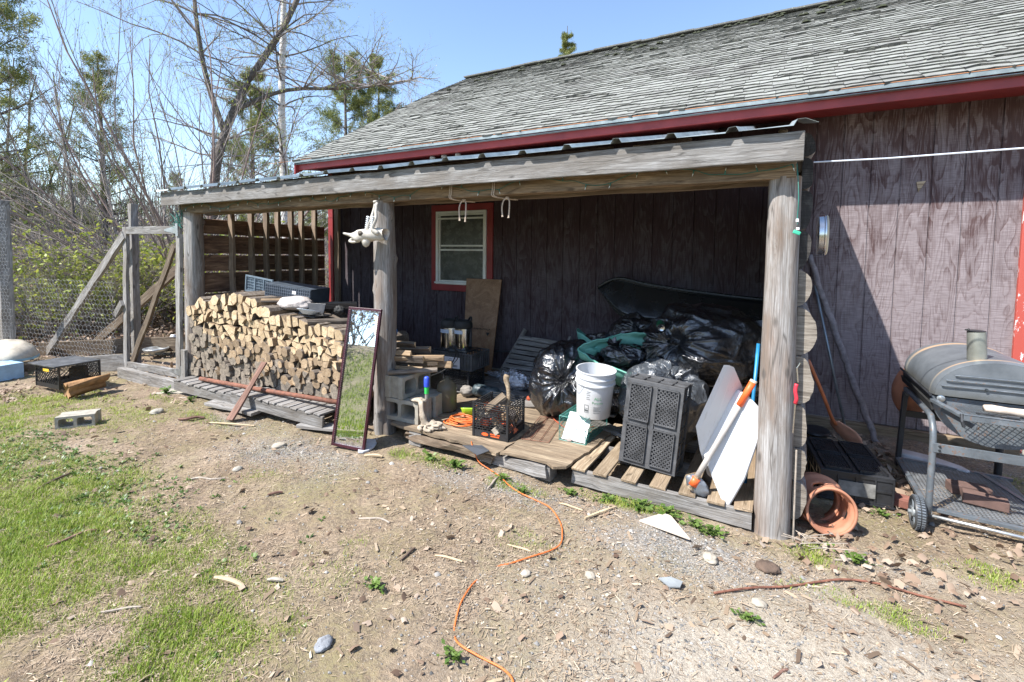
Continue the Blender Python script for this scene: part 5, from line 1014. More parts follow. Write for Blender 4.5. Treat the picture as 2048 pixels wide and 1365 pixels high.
# ---------------------------------------------------------------- sled
sd = thing('utility_sled', 'long black plastic sled lying on the bags against the barn wall', 'sled', (-.75, 4.8, .95))
top = [(0, 1.262), (.10, 1.335), (.24, 1.372), (.36, 1.345), (.50, 1.318), (.85, 1.275), (1.3, 1.235), (1.62, 1.215)]; bot = [(0, 1.250), (.06, 1.18), (.16, 1.06), (.26, .975), (.38, .935), (.60, .925), (1.0, .925), (1.62, .93)]
def itp(T, x):
    for a, b in zip(T, T[1:]):
        if a[0] <= x <= b[0]: return a[1]+(b[1]-a[1])*(x-a[0])/(b[0]-a[0])
    return T[-1][1]
def smt(T, x): return (itp(T, max(0, x-.04))+itp(T, x)+itp(T, min(1.62, x+.04)))/3 if x > .03 else itp(T, x)
def sled(u, v):
    x = 1.62*u**1.15; zt_, zb_ = smt(top, x), smt(bot, x); nose = smooth(0, .35, x)
    prof = [(0, .0, 1.), (.03, -.035, .995), (.06, -.035, .96), (.10, 0., .945), (.40, -.07, .55), (.66, -.13, .18), (.78, -.12, .04), (.9, .0, -.02), (1, .22, -.03)]
    for a, b in zip(prof, prof[1:]):
        if a[0] <= v <= b[0]: t = (v-a[0])/(b[0]-a[0]); dy = a[1]+(b[1]-a[1])*t; f = a[2]+(b[2]-a[2])*t
    rib = .006*math.sin(v*120)*smooth(.66, .7, v)*nose
    return Vector((-1.64+x, 4.86+dy*(.25+.75*nose)+rib-.02*nose*math.sin(v*PI), zb_+(zt_-zb_)*f))
MB().grid(sled, 60, 60).obj('hull', plain('black sled plastic', (.012, .0125, .014), .24, mott=.04), sd, smooth=True, solid=.006)
mb = MB(); mb.tube([sled(i/50, .0)+Vector((0, -.02, 0)) for i in range(51)], .016, 8); mb.obj('rolled_rim', plain('rim plastic', (.02, .021, .022), .25), sd, smooth=True)
tx = text_mesh('raised_lettering', 'Pelican', .115, plain('raised sled letters', (.06, .063, .068), .3), sd, fr4(axes((1, 0, 0), (0, .12, 1), (0, -1, .12)), (-.60, 4.765, 1.105)), .004)
def scuffed(name, col, dirt=(.35, .31, .26), rough=.42):
    s = NT(name); v = s.coord((1, 1, 1)); n1 = s.noise(v, 5, 6, .7); n2 = s.noise(s.coord((30, 30, 4)), 1.4, 5, .7); c = s.mix(s.ramp(n2, [(.60, 0.), (.72, .5)]), col, dirt); z = s.sep(s.coord((1, 1, 1), rnd=False))[2]; lowz = s.ramp(s.math('ADD', z, s.math('MULTIPLY', n1, .35)), [(.22, .55), (.42, 0.)])
    c = s.mix(lowz, c, dirt); return s.done(c, s.ramp(n1, [(.3, .3), (.7, .6)]), nor=s.bump(n2, .1, .002))
# ---------------------------------------------------------------- bucket and trap
bk = thingm('plastic_bucket', 'white plastic bucket with a green label standing on the wire trap', 'bucket', (-1.24, 3.60, .335), axes((1, 0, -.07), (0, 1, .07), (.07, -.06, 1)))
lobj(MB().lathe([(0, 0), (.128, 0), (.133, .006), (.147, .265), (.158, .268), (.158, .280), (.149, .284), (.150, .315), (.157, .318), (.157, .326), (.151, .330), (.153, .362), (.158, .365), (.158, .372), (.149, .372), (.145, .30), (.127, .012), (0, .010)], (0, 0, 0), None, 56), 'bucket_body', scuffed('scuffed white bucket plastic', (.60, .62, .65)) if 'scuffed' in globals() else plain('white bucket plastic', (.70, .72, .76), .38, mott=.03), bk, auto=30)
lobj(MB().tube(curve_pts([(-.155, -.02, .275), (-.15, -.08, .235), (-.11, -.125, .215), (-.07, -.14, .235), (-.05, -.15, .275)], 5), .0022, 5), 'wire_handle', 'wire', bk)
def on_bucket(a0, a1, z0, z1, name, mat):
    def f(u, v): a = a0+(a1-a0)*u; z = z0+(z1-z0)*v; r = .133+(.147-.133)*z/.265+.0012; return Vector((math.sin(a)*r, -math.cos(a)*r, z))
    lobj(MB().grid(f, 8, 1), name, mat, bk)
INK = plain('grey ink', (.10, .11, .11), .5); GRN = plain('green ink', (.10, .34, .16), .5)
def wrap_text(body, a, z, size, mat, name='lettering'):
    c = bpy.data.curves.new(name, 'FONT'); c.body = body; c.size = size; c.align_x = 'CENTER'; t_ = bpy.data.objects.new('tmp', c); COL.objects.link(t_); me = bpy.data.meshes.new_from_object(t_.evaluated_get(bpy.context.evaluated_depsgraph_get())); bpy.data.objects.remove(t_)
    for vx in me.vertices:
        aa = a+vx.co.x/.142; zz = z+vx.co.y; r = .133+.014*zz/.265+.0012; vx.co = (math.sin(aa)*r, -math.cos(aa)*r, zz)
    me.materials.clear(); me.materials.append(mat); o = bpy.data.objects.new(name, me); COL.objects.link(o); o.parent = bk
wrap_text('ALL', .52, .165, .036, GRN); wrap_text('Purpose', .52, .135, .026, GRN)
for i, z in enumerate((.105, .095, .085, .075, .06)): on_bucket(.30, .72-.05*(i % 3), z, z+.0035, 'small_print', INK)
for i, z in enumerate((.225, .212, .198, .18, .165)): on_bucket(-.12, .10-.04*(i % 2), z, z+.0035, 'small_print', INK)
for (a0, a1, z0, z1) in ((-.22, .04, .115, .118), (-.22, .04, .055, .058), (-.22, -.20, .055, .118), (.02, .04, .055, .118), (-.18, 0, .065, .080), (-.18, 0, .088, .091)): on_bucket(a0, a1, z0, z1, 'warning_box', INK)
tp = thingm('wire_trap', 'green wire box trap with a white metal door under the white bucket', 'trap', (-1.445, 3.40, .150), rotz(-.03) @ Matrix.Identity(3))
w_, d_, h_ = .22, .48, .19
def wiregrid(P, U, V_, w, h, nu, nv, r=.0013):
    mb = MB(); P, U, V_ = Vector(P), Vector(U), Vector(V_)
    for i in range(nu+1): mb.tube([P+U*w*i/nu, P+U*w*i/nu+V_*h], r, 4)
    for j_ in range(nv+1): mb.tube([P+V_*h*j_/nv, P+V_*h*j_/nv+U*w], r, 4)
    return mb
M['teal_wire'] = plain('teal coated wire', (.05, .22, .19), .45)
for P, U, V_, w, h, a, b in (((0, 0, 0), (0, 1, 0), (0, 0, 1), d_, h_, 18, 7), ((w_, 0, 0), (0, 1, 0), (0, 0, 1), d_, h_, 18, 7), ((0, 0, h_), (1, 0, 0), (0, 1, 0), w_, d_, 8, 18), ((0, 0, .002), (1, 0, 0), (0, 1, 0), w_, d_, 8, 18), ((0, 0, 0), (1, 0, 0), (0, 0, 1), w_, h_, 3, 2)): lobj(wiregrid(P, U, V_, w, h, a, b), 'wire_side', 'teal_wire', tp)
mb = MB()
for a, b in (((0, 0, 0), (w_, 0, 0)), ((0, 0, h_), (w_, 0, h_)), ((0, 0, 0), (0, 0, h_)), ((w_, 0, 0), (w_, 0, h_)), ((0, 0, h_), (0, d_, h_)), ((w_, 0, h_), (w_, d_, h_)), ((0, d_, 0), (0, d_, h_)), ((w_, d_, 0), (w_, d_, h_)), ((0, 0, 0), (0, d_, 0)), ((w_, 0, 0), (w_, d_, 0))): mb.tube([a, b], .003, 6)
lobj(mb, 'frame_rods', 'teal_wire', tp); lobj(MB().prism([(.015, .012, .008), (w_-.008, .012, .008), (w_-.012, .16, h_-.006), (.02, .16, h_-.006)], (0, .0015, 0)), 'trap_door', plain('bright white sheet', (.62, .64, .65), .4, mott=.03), tp)
mb = MB(); mb.tube(curve_pts([(.09, .02, .12), (.10, .0, .14), (.15, -.005, .14), (.17, 0, .12), (.17, -.002, .07), (.12, -.004, .045), (.08, -.004, .06)], 3), .0022, 5); mb.tube([(.12, -.003, .01), (.125, -.004, .14)], .0018, 5); lobj(mb, 'latch_wire', 'black_rubber', tp); lobj(lump((.085, -.004, .022), (.024, .004, .020), .1, 2, 1), 'latch_plate', plain('pinkish plate', (.48, .38, .36), .5), tp, smooth=True)
rk = wiregrid((0, 0, 0), (1, 0, 0), (0, 1, 0), .22, .56, 3, 26, .0012)
for a, b in (((0, 0, 0), (.22, 0, 0)), ((.22, 0, 0), (.22, .56, 0)), ((.22, .56, 0), (0, .56, 0)), ((0, .56, 0), (0, 0, 0))): rk.tube([a, b], .0028, 6)
for k_ in range(1, 3): rk.tube([(.22*k_/3, 0, .003), (.22*k_/3, .56, .003)], .0022, 5)
ro = rk.obj('wire_rack', 'rust', None); ro.matrix_world = fr4(rotz(.18), (-1.70, 3.245, .156)); tag(ro, 'rusty wire rack lying flat on the plywood between the milk crate and trap', 'rack')
# ---------------------------------------------------------------- white lids, axe, blue pole, cooler
def lid(label, mo, pts, y, lean_, th, mat):
    """pts: outline (x,z) in a plane that leans back with height"""
    t = thing('folding_table', label, 'table', (pts[0][0], y, .13)); P_ = [Vector((x, y+lean_*(z-.1)+mo*(x+.3), z)) for x, z in pts]; n_ = (P_[1]-P_[0]).cross(P_[2]-P_[1]).normalized(); n_ = n_ if n_.y > 0 else -n_
    MB().prism(P_, n_*th).obj('table_leaf', mat, t, bevel=.012); c = sum(P_, Vector())/len(P_)
    return t, P_, n_, c
WL = scuffed('scuffed white table plastic', (.60, .62, .65))
tA = thing('folding_table', 'white plastic table leaf tipped forward in the shade behind the sunlit one', 'table', (-.3, 3.2, .13)); PA = [Vector(p) for p in ((-.252, 3.051, .961), (-.228, 3.085, .945), (-.180, 3.20, .795), (-.206, 3.20, .72), (-.366, 3.155, .365), (-.319, 3.274, .165), (-.341, 3.239, .196), (-.378, 3.127, .392), (-.395, 3.041, .566))]
MB().prism(PA, Vector((.72, -.65, -.24))*-.03 if False else Vector((.719, -.651, -.2415))*.0+Vector((.03, .028, -.004))).obj('table_leaf', WL, tA, bevel=.004)
lid('white plastic table leaf in front, leaning on the right post in full sun', -.25, [(-.180, .795), (-.117, .76), (-.062, .709), (-.040, .65), (-.059, .512), (-.118, .283), (-.195, .100), (-.225, .088), (-.29, .21), (-.365, .36), (-.385, .42)], 3.10, .16, .035, WL)
ax = thing('maul', 'long-handled maul leaning on the white lids with orange tape on its grip', 'maul', (-.42, 3.08, .14))
ha, hb = Vector((-.424, 3.075, .14)), Vector((-.092, 3.17, .862)); dd = (hb-ha)
def pt(u): return ha+dd*u
MB().tube([pt(.12), pt(.3), pt(.5), pt(.78)], [.018, .017, .0165, .0165], 12).obj('handle', plain('dusty pale handle', (.42, .39, .36), .8, mott=.2), ax, smooth=True)
MB().tube([pt(.78), pt(.90), pt(.985)], [.0195, .020, .0205], 12).obj('taped_grip', 'orange_paint', ax, smooth=True); MB().tube([pt(.985), pt(1.0)], [.021, .020], 12).obj('handle_end', plain('pale wood end', (.62, .56, .48), .8), ax)
MB().tube([pt(.02), pt(.14)], [.021, .019], 10).obj('bare_wood', 'tan_board', ax); MB().tube([pt(.055), pt(.12)], [.030, .027], 10).obj('orange_sleeve', 'orange_paint', ax, smooth=True)
hd = lump(pt(.03)+Vector((.035, .02, .01)), (.085, .03, .05), .15, 2, 5, rotz(.3) @ roty(.8)); hd.obj('head', plain('grey maul head', (.24, .26, .29), .45, .5), ax, smooth=True)
tag(MB().tube([(-.085, 3.52, 1.03), (-.125, 3.40, .12)], .011, 10).obj('blue_pole', plain('blue pole', (.02, .20, .42), .35), None, smooth=True), 'thin bright blue pole standing behind the left side of the right post', 'pole')
co = thing('storage_tote', 'dark blue plastic tote behind the largest bag next to the right post', 'tote', (-.1, 4.55, .6)); MB().box((-.12, 4.62, .83), (.34, .40, .34)).obj('tote_body', plain('navy plastic', (.03, .05, .09), .45), co, bevel=.02); MB().box((-.12, 4.62, 1.015), (.37, .43, .03)).obj('tote_lid', plain('slate blue lid', (.08, .12, .17), .4), co, bevel=.01)
bp = MB().lathe([(0, -.12), (.033, -.118), (.035, .05), (.014, .09), (.014, .11), (0, .112)], (-.02, 4.45, 1.06), frame((1, -.2, .25)) @ roty(PI/2), 16); tag(bp.obj('clear_bottle', plain('crumpled clear plastic', (.42, .46, .52), .2, mott=.3, scale=20, bump=.8), None, smooth=True), 'crumpled clear bottle lying on the dark blue tote', 'bottle')
tag(MB().box((-.35, 4.0, .60), (.62, .05, .03), roty(-.04)).obj('plywood_strip', 'tan_board', None), 'thin pale board edge under the largest bag', 'board')
# ---------------------------------------------------------------- right of the log wall
def stick(name, pts, rads, mat, label, cat, n=9, group=None, bend=.006, seed=1, sub_=6):
    rs = random.Random(seed); P_ = curve_pts(pts, sub_); m = len(P_); rr = [np.interp(i/(m-1), np.linspace(0, 1, len(rads)), rads)*(1+rs.uniform(-.10, .10)) for i in range(m)]; P_ = [p+Vector([rs.uniform(-bend, bend) for _ in range(3)]) for p in P_]
    return tag(MB().tube(P_, rr, n).obj(name, mat, None, smooth=True), label, cat, group)
stick('crooked_pole', [(.255, 5.07, 1.62), (.37, 5.06, 1.25), (.49, 5.02, .90), (.60, 4.98, .58), (.70, 4.94, .30), (.785, 4.88, .06)], [.020, .026, .028, .026, .028, .022], plain('grey bark pole', (.20, .18, .19), .95, mott=.4, scale=25, bump=1.), 'long crooked grey branch pole leaning on the siding', 'pole', seed=5)
tag(MB().tube([(.31, 5.06, 1.35), (.585, 4.95, .08)], .011, 10).obj('metal_pole', plain('pale metal pole', (.26, .30, .33), .4, .6), None, smooth=True), 'thin straight metal pole leaning beside the crooked branch pole', 'pole')
sh = thing('orange_shovel', 'orange plastic shovel standing blade down on the leaves', 'shovel', (.5, 4.5, .08))
MB().tube(curve_pts([(.245, 4.35, .80), (.36, 4.45, .52), (.43, 4.55, .33), (.47, 4.60, .25)], 4), .013, 10).obj('handle', plain('orange shovel handle', (.55, .17, .07), .5), sh, smooth=True)
def blade(u, v): x = (u-.5); w_ = .05+.075*smooth(0, .5, v)-.03*smooth(.7, 1, v); return Vector((.455+.15*v+x*w_*1.3, 4.60-.0*v+.09*v-x*w_*.9, .27-.19*v+.02*abs(x)*2+.015*math.sin(v*PI)))
MB().grid(blade, 8, 14).obj('blade', plain('orange shovel blade', (.78, .42, .30), .45), sh, smooth=True, solid=.005)
tag(MB().lathe([(0, 0), (.10, 0), (.11, .012), (.10, .024), (0, .028)], (.35, 4.80, .10), rotx(.08), 24, sx=1.0).obj('round_cover', 'black_plastic', None, auto=40), 'flat round black cover lying on the gravel behind the upturned crate', 'cover')
ct = thing('clay_pot', 'terracotta chiminea neck lying on its side at the foot of the log wall', 'pot', (.33, 3.3, 0)); M['terra'] = plain('terracotta', (.42, .185, .11), .75, mott=.25, scale=7, bump=.2)
axd = Vector((.30, -.88, .12)).normalized(); fr = frame(axd) @ roty(PI/2); pc = Vector((.285, 3.38, .115))
def potf(u, v, inner=0):
    prof = [(0, .148, -.06), (.12, .152, -.03), (.2, .135, -.005), (.45, .128, .03), (.7, .122, .08), (.85, .118, .12), (.93, .132, .135), (1, .130, .155)]
    for a, b in zip(prof, prof[1:]):
        if a[0] <= v <= b[0]: t = (v-a[0])/(b[0]-a[0]); r = a[1]+(b[1]-a[1])*t; z = a[2]+(b[2]-a[2])*t
    a = u*2*PI; return fr @ Vector(((r-inner)*math.cos(a), (r-inner)*math.sin(a), z))+pc
nu_, nv_ = 72, 36
def hole_(i, j):
    u = (i+.5)/nu_; v = (j+.5)/nv_
    for hu in (.03, .20, .37, .54, .70, .87):
        du = min(abs(u-hu), 1-abs(u-hu)); 
        if (du/.048)**2+((v-.60)/.13)**2 < 1: return True
    return False
vs = [potf(i/nu_, j/nv_) for i in range(nu_) for j in range(nv_+1)]; fs = [(i*(nv_+1)+j, ((i+1) % nu_)*(nv_+1)+j, ((i+1) % nu_)*(nv_+1)+j+1, i*(nv_+1)+j+1) for i in range(nu_) for j in range(nv_) if not hole_(i, j)]
mb = MB(); mb.add(vs, fs); mb.obj('pot_body', 'terra', ct, smooth=True, solid=.014)
fr2 = fr; MB().lathe([(.140, 0), (.150, .02), (.146, .06), (.125, .07), (.122, .05), (.135, .02), (.130, 0), (.140, 0)], pc-axd*.115, fr, 40).obj('rear_rim', 'terra', ct, smooth=True)
# ---------------------------------------------------------------- grill
gr_ = thing('barrel_grill', 'grey barrel grill on a wheeled tube frame with a short chimney', 'grill', (1.15, 4.1, .05))
def gpaint():
    s = NT('sun-faded grill paint'); v = s.coord((1, 1, 1), rnd=False); n1 = s.noise(v, 7, 6, .7, .6); n2 = s.noise(v, 40, 4, .7); c = s.ramp(n1, [(.3, (.09, .105, .12)), (.55, (.145, .165, .185)), (.75, (.21, .23, .25))])
    c = s.mix(s.ramp(s.math('ADD', n2, s.math('MULTIPLY', n1, .35)), [(.76, 0.), (.84, .8)]), c, (.22, .12, .07)); return s.done(c, s.ramp(n1, [(.3, .35), (.7, .6)]), .3, nor=s.bump(n2, .12, .002))
M['grill_paint'] = gpaint()
def lidmat():
    s = NT('faded lid paint'); v = s.coord((1, 1, 1), rnd=False); n1 = s.noise(v, 6, 5, .65); y = s.sep(v)[1]; z = s.sep(v)[2]
    c = s.ramp(n1, [(.3, (.11, .125, .14)), (.7, (.19, .21, .23))])
    # rust along both hoop edges near the crown
    def band(y0, wd): d = s.math('ABSOLUTE', s.math('SUBTRACT', y, y0)); return s.ramp(s.math('ADD', s.math('DIVIDE', d, wd), s.math('MULTIPLY', n1, .6)), [(.35, 1.), (.75, 0.)])
    zz = s.ramp(z, [(.84, 0.), (.95, 1.)]); b = s.math('MULTIPLY', s.math('MAXIMUM', band(3.82, .035), band(4.44, .05)), zz); c = s.mix(b, c, (.62, .30, .10)); c = s.mix(s.math('MULTIPLY', s.math('MAXIMUM', band(3.82, .05), band(4.44, .06)), .5), c, (.50, .47, .38))
    low = s.ramp(s.math('ADD', z, s.math('MULTIPLY', n1, .06)), [(.80, 1.), (.86, 0.)]); c = s.mix(s.math('MULTIPLY', low, .6), c, (.10, .09, .06)); return s.done(c, .42, .3)
M['lidpaint'] = lidmat()
CX, RA, RB = 1.175, .315, .235; ZL = .775
def lidf(u, v):
    a = PI-u*PI; y = 3.76+.80*v; k = 1.; r = [(0, .955), (.03, .985), (.07, 1.0), (.11, .985), (.5, .985), (.84, .985), (.88, 1.0), (.93, .985), (1, .955)]
    for p, q in zip(r, r[1:]):
        if p[0] <= v <= q[0]: k = p[1]+(q[1]-p[1])*(v-p[0])/(q[0]-p[0])
    return Vector((CX+math.cos(a)*RA*k, y, ZL+max(0, math.sin(a))**.9*RB*k))
MB().grid(lidf, 48, 40).obj('lid', 'lidpaint', gr_, smooth=True)
def lend(u, v, yy): a = PI-u*PI; return Vector((CX+math.cos(a)*RA*.955*v, yy, ZL+math.sin(a)**.9*RB*.955*v if 0 < u < 1 else ZL))
mb = MB(); mb.grid(lambda u, v: lend(u, v, 3.758-.004*(1-v)), 40, 8); lp = mb.obj('lid_end', 'lidpaint', gr_, smooth=True)
MB().grid(lambda u, v: lend(u, v, 4.56), 40, 4).obj('lid_end', 'lidpaint', gr_)
for z, x0 in ((.905, .96), (.872, .92), (.838, .90)): MB().tube([(x0, 3.750, z), (x0+.02, 3.747, z+.001), (1.42, 3.747, z+.004)], .0042, 6).obj('pressed_rib', 'grill_paint', gr_)
MB().lathe([(0, -.008), (.008, -.006), (.008, .004)], (1.10, 3.745, .84), rotx(PI/2), 10).obj('vent_screw', 'dark_metal', gr_)
MB().tube([(.855, 3.76, ZL-.004), (.855, 4.56, ZL-.004)], .008, 6).obj('lid_lip', 'dark_metal', gr_)
def bowl(u, v): a = PI+u*PI; return Vector((CX+math.cos(a)*(RA-.004), 3.78+.76*v, ZL-.012+math.sin(a)*.27))
MB().grid(bowl, 32, 6).obj('barrel_bowl', 'dark_metal', gr_, smooth=True)
for yy in (3.78, 4.54): MB().grid(lambda u, v: Vector((CX+math.cos(PI+u*PI)*(RA-.004)*v, yy, ZL-.012+math.sin(PI+u*PI)*.27*v)), 32, 3).obj('bowl_end', 'grill_paint', gr_)
MB().lathe([(.046, -.03), (.044, .165), (.041, .165), (.042, -.03)], (1.085, 3.875, 1.0), rotx(0) @ roty(-.06), 30).obj('chimney', plain('heat-stained steel pipe', (.34, .35, .31), .45, .55, mott=.3, scale=5), gr_, auto=40)
MB().lathe([(0, 0), (.047, 0), (.047, .003), (0, .003)], (1.07, 3.875, 1.168), None, 26).obj('chimney_cap', 'dark_metal', gr_); MB().tube([(1.02, 3.87, 1.172), (1.035, 3.87, 1.176)], .004, 5).lathe([(0, 0), (.007, .002), (.003, .01), (0, .012)], (1.035, 3.86, 1.172), None, 8).obj('cap_screw', 'black_rubber', gr_)
# frame
RT = .0175
def tubepath(pts, name, mat='grill_paint', r=RT): return MB().tube(curve_pts(pts, 5), r, 12).obj(name, mat, gr_, smooth=True)
tubepath([(.885, 4.50, .575), (.88, 4.47, .625), (.868, 4.38, .645), (.856, 3.80, .655), (.852, 3.70, .64), (.85, 3.64, .58), (.848, 3.62, .45), (.842, 3.60, .09)], 'side_frame')
MB().box((.868, 4.50, .325), (.03, .045, .56), roty(.04)).obj('leg', 'dark_metal', gr_, bevel=.003)
tubepath([(1.50, 4.50, .575), (1.50, 4.47, .63), (1.50, 3.80, .655), (1.50, 3.70, .64), (1.50, 3.62, .45), (1.50, 3.60, .05)], 'side_frame')
MB().tube([(1.44, 4.60, .02), (1.44, 4.58, .60)], .022, 12).obj('leg', 'dark_metal', gr_)
MB().box((1.175, 3.605, .495), (.66, .006, .055)).obj('cross_bar', 'grill_paint', gr_, bevel=.002); MB().box((1.175, 4.52, .44), (.64, .006, .05)).obj('cross_bar', 'dark_metal', gr_, bevel=.002)
mb = MB(); [mb.lathe([(0, 0), (.007, 0), (.006, .005), (0, .006)], (.875, 3.600, z), rotx(PI/2), 8) for z in (.507, .483)]; mb.obj('bolts', 'dark_metal', gr_); bpy.data.objects['bolts'].name = 'bolt_pair'
MB().tube([(.80, 3.605, .085), (1.6, 3.605, .055)], .010, 10).obj('axle', 'galv', gr_, smooth=True)
def wheel(c, tilt=0):
    wf = axes((0, 1, 0), (0, 0, 1), (1, .05, -.04))
    wh = MB().lathe([(.078, -.026), (.092, -.026), (.097, -.018), (.097, -.003), (.094, -.001), (.097, .002), (.097, .018), (.092, .026), (.078, .026), (.075, 0), (.078, -.026)], c, wf, 48).obj('wheel', plain('hard dark tyre', (.045, .048, .052), .5), gr_, auto=40)
    mb = MB()
    for k_ in range(40):
        a = 2*PI*k_/40
        for s_ in (-.011, .011): mb.box(Vector(c)+wf @ Vector((math.cos(a)*.097, math.sin(a)*.097, s_)), (.006, .007, .016), wf @ rotz(a))
    mb.obj('tread', 'metal_grey', wh); bpy.data.objects[-1] if False else None
    MB().lathe([(.077, -.008), (.06, -.016), (.03, -.010), (.026, -.026), (.012, -.03), (.012, -.045), (0, -.046)], c, wf, 32).obj('hub', plain('dusty grey hub', (.22, .24, .25), .5), wh, auto=30)
    mb = MB()
    for k_ in range(6): a = 2*PI*k_/6; mb.bar(Vector(c)+wf @ Vector((math.cos(a)*.02, math.sin(a)*.02, -.018)), Vector(c)+wf @ Vector((math.cos(a)*.072, math.sin(a)*.072, -.018)), .010, .008, (1, 0, 0))
    mb.obj('spokes', 'metal_grey', wh)
wheel((.79, 3.585, .092)); wheel((1.60, 3.60, .092))
# lower mesh shelf
mb = MB()
for a, b in (((.85, 3.66, .105), (1.52, 3.61, .105)), ((.85, 4.46, .105), (1.46, 4.42, .105)), ((.85, 3.66, .103), (.85, 4.46, .103)), ((1.30, 4.43, .103), (1.52, 3.61, .103))): mb.bar(a, b, .03, .022)
mb.obj('shelf_frame', 'grill_paint', gr_, bevel=.002)
def expanded(mb, P, U, V_, w, h, pu, pv, th):
    """expanded-metal diamonds"""
    P, U, V_ = Vector(P), Vector(U), Vector(V_); nu2 = int(w/pu); nv2 = int(h/pv); N_ = U.cross(V_)
    for i in range(nu2):
        for j in range(nv2):
            o_ = P+U*pu*i+V_*pv*j
            for a, b in (((0, .5), (.5, 0)), ((.5, 0), (1, .5)), ((0, .5), (.5, 1)), ((.5, 1), (1, .5))): mb.bar(o_+U*pu*a[0]+V_*pv*a[1], o_+U*pu*b[0]+V_*pv*b[1], th, th, N_)
    return mb
expanded(MB(), (.87, 3.67, .108), (1, 0, 0), (0, 1, 0), .60, .78, .043, .021, .003).obj('shelf_mesh', plain('pale shelf mesh', (.22, .23, .24), .5, .3), gr_)
# front shelf
mb = MB()
for a, b, w_, t_ in (((.95, 3.53, .715), (1.7, 3.53, .715), .006, .035), ((.865, 3.765, .74), (.955, 3.545, .715), .03, .018)): mb.bar(a, b, w_, t_)
mb.box((1.32, 3.535, .732), (.74, .022, .004)); mb.obj('shelf_rail', 'grill_paint', gr_, bevel=.002)
mb = MB(); mb.bar((.90, 3.72, .70), (1.01, 3.54, .66), .01, .03); mb.obj('shelf_bracket', 'grill_paint', gr_, bevel=.002); MB().tube([(.945, 3.545, .73), (.945, 3.53, .69), (.955, 3.53, .66)], .008, 6).obj('hook', 'dark_metal', gr_)
expanded(MB(), (.96, 3.545, .726), (1, 0, 0), (0, 1, 0), .72, .22, .034, .018, .0022).obj('front_shelf_mesh', 'grill_paint', gr_)
MB().lathe([(0, 0), (.020, 0), (.020, .004), (.012, .006), (.010, .012), (0, .013)], (.905, 3.765, .755), rotx(PI/2), 18).obj('hinge_bolt', 'galv', gr_, auto=40)
MB().box((.866, 4.16, .70), (.012, .78, .045), roty(-.25)).obj('hinge_strip', 'black_rubber', gr_)
stick('birch_stick', [(1.055, 3.60, .765), (1.25, 3.62, .76), (1.46, 3.64, .756)], [.021, .022, .022], plain('pale birch bark', (.55, .46, .38), .8, mott=.3, scale=14, bump=.3), 'pale birch stick lying on the front shelf of the grill', 'stick', bend=.002)
st2 = MB().tube([(1.02, 3.60, .735), (1.12, 3.585, .735), (1.14, 3.583, .735)], [.004, .004, .008], 8).tube([(1.14, 3.583, .735), (1.19, 3.575, .737)], [.012, .011], 10); tag(st2.obj('shelf_tool', 'dark_metal', None), 'thin metal tool with a dark knob on the front shelf of the grill', 'tool')
tag(lump((.95, 4.72, .56), (.115, .13, .19), .04, 2, 2).obj('clay_chiminea', 'terra', None, smooth=True), 'rounded terracotta chiminea body half hidden behind the grill', 'chiminea')
tag(MB().prism([(.86, 4.60, .075), (.90, 4.56, .075), (1.22, 4.40, .075), (1.25, 4.42, .075), (1.22, 4.50, .075), (1.08, 4.62, .075), (.9, 4.68, .075)], (0, 0, .045)).obj('white_plank', plain('chalky white plastic', (.55, .55, .58), .5), None, bevel=.012), 'long white plastic slab on the ground behind the grill frame', 'slab')
for c, a, lab in (((1.12, 3.99, .145), .1, 'brown brick lying on the grill shelf, the farther of the two'), ((1.155, 3.84, .150), -.18, 'brown brick lying on the grill shelf, the nearer of the two')):
    tag(MB().box(c, (.20, .095, .058), rotz(a)).obj('brick', plain('dark brown brick', (.125, .075, .062), .85, mott=.2, scale=25, bump=.3), None, bevel=.004), lab, 'brick')
tag(MB().box((.70, 3.83, .05), (.22, .10, .055), rotz(-.25)).obj('brick', 'brick', None, bevel=.006), 'old red brick half buried in leaves left of the grill wheel', 'brick')
tl = thing('hand_tool', 'red-handled tool hanging between the right post and the log ends', 'tool', (.12, 3.06, .7)); MB().tube(curve_pts([(.122, 3.05, .90), (.118, 3.045, .86), (.125, 3.04, .82), (.12, 3.045, .79)], 4), .010, 8).obj('red_grip', plain('red grip', (.55, .03, .05), .4), tl, smooth=True); MB().tube([(.128, 3.05, .91), (.12, 3.05, .99), (.135, 3.05, 1.02)], .004, 6).tube([(.12, 3.05, .79), (.115, 3.05, .62)], .004, 6).obj('steel_shank', 'steel', tl)
# ================================================================ run, gate and fence at the left
gt = thing('gate', 'grey wooden gate frame with a diagonal brace and galvanised hinges', 'gate', (-6.9, 3.05, 0))
GW = 'grey_wood'
board('stile', (-7.60, 3.04, -.08), (-7.545, 3.04, 1.895), .10, .045, GW, gt, up=(0, 1, 0)) if False else board('stile', (-7.62, 3.04, -.02), (-7.50, 3.04, 1.90), .095, .04, GW, gt, up=(0, 1, 0))
board('stile', (-6.29, 3.04, .05), (-6.20, 3.04, 1.80), .095, .04, GW, gt, up=(0, 1, 0))
board('top_rail', (-7.46, 3.035, 1.855), (-6.15, 3.035, 1.845), .038, .095, GW, gt)
board('bottom_rail', (-7.56, 3.035, .06), (-6.28, 3.035, .115), .038, .09, GW, gt)
board('brace', (-6.36, 3.065, 1.66), (-7.52, 3.065, .10), .03, .085, 'old_wood', gt, up=(.8, 0, .6))
board('turn_block', (-7.80, 3.0, .72), (-7.58, 3.0, .90), .03, .09, GW, gt)
for z, w_ in ((1.845, .30), (.14, .26)): MB().prism([(-6.22, 3.012, z-.045), (-6.22, 3.012, z+.045), (-6.22-w_*.8, 3.012, z+.012), (-6.22-w_*.85, 3.012, z), (-6.22-w_*.8, 3.012, z-.012)], (0, -.004, 0)).box((-6.19, 3.009, z), (.05, .008, .15)).obj('hinge', 'galv', gt)
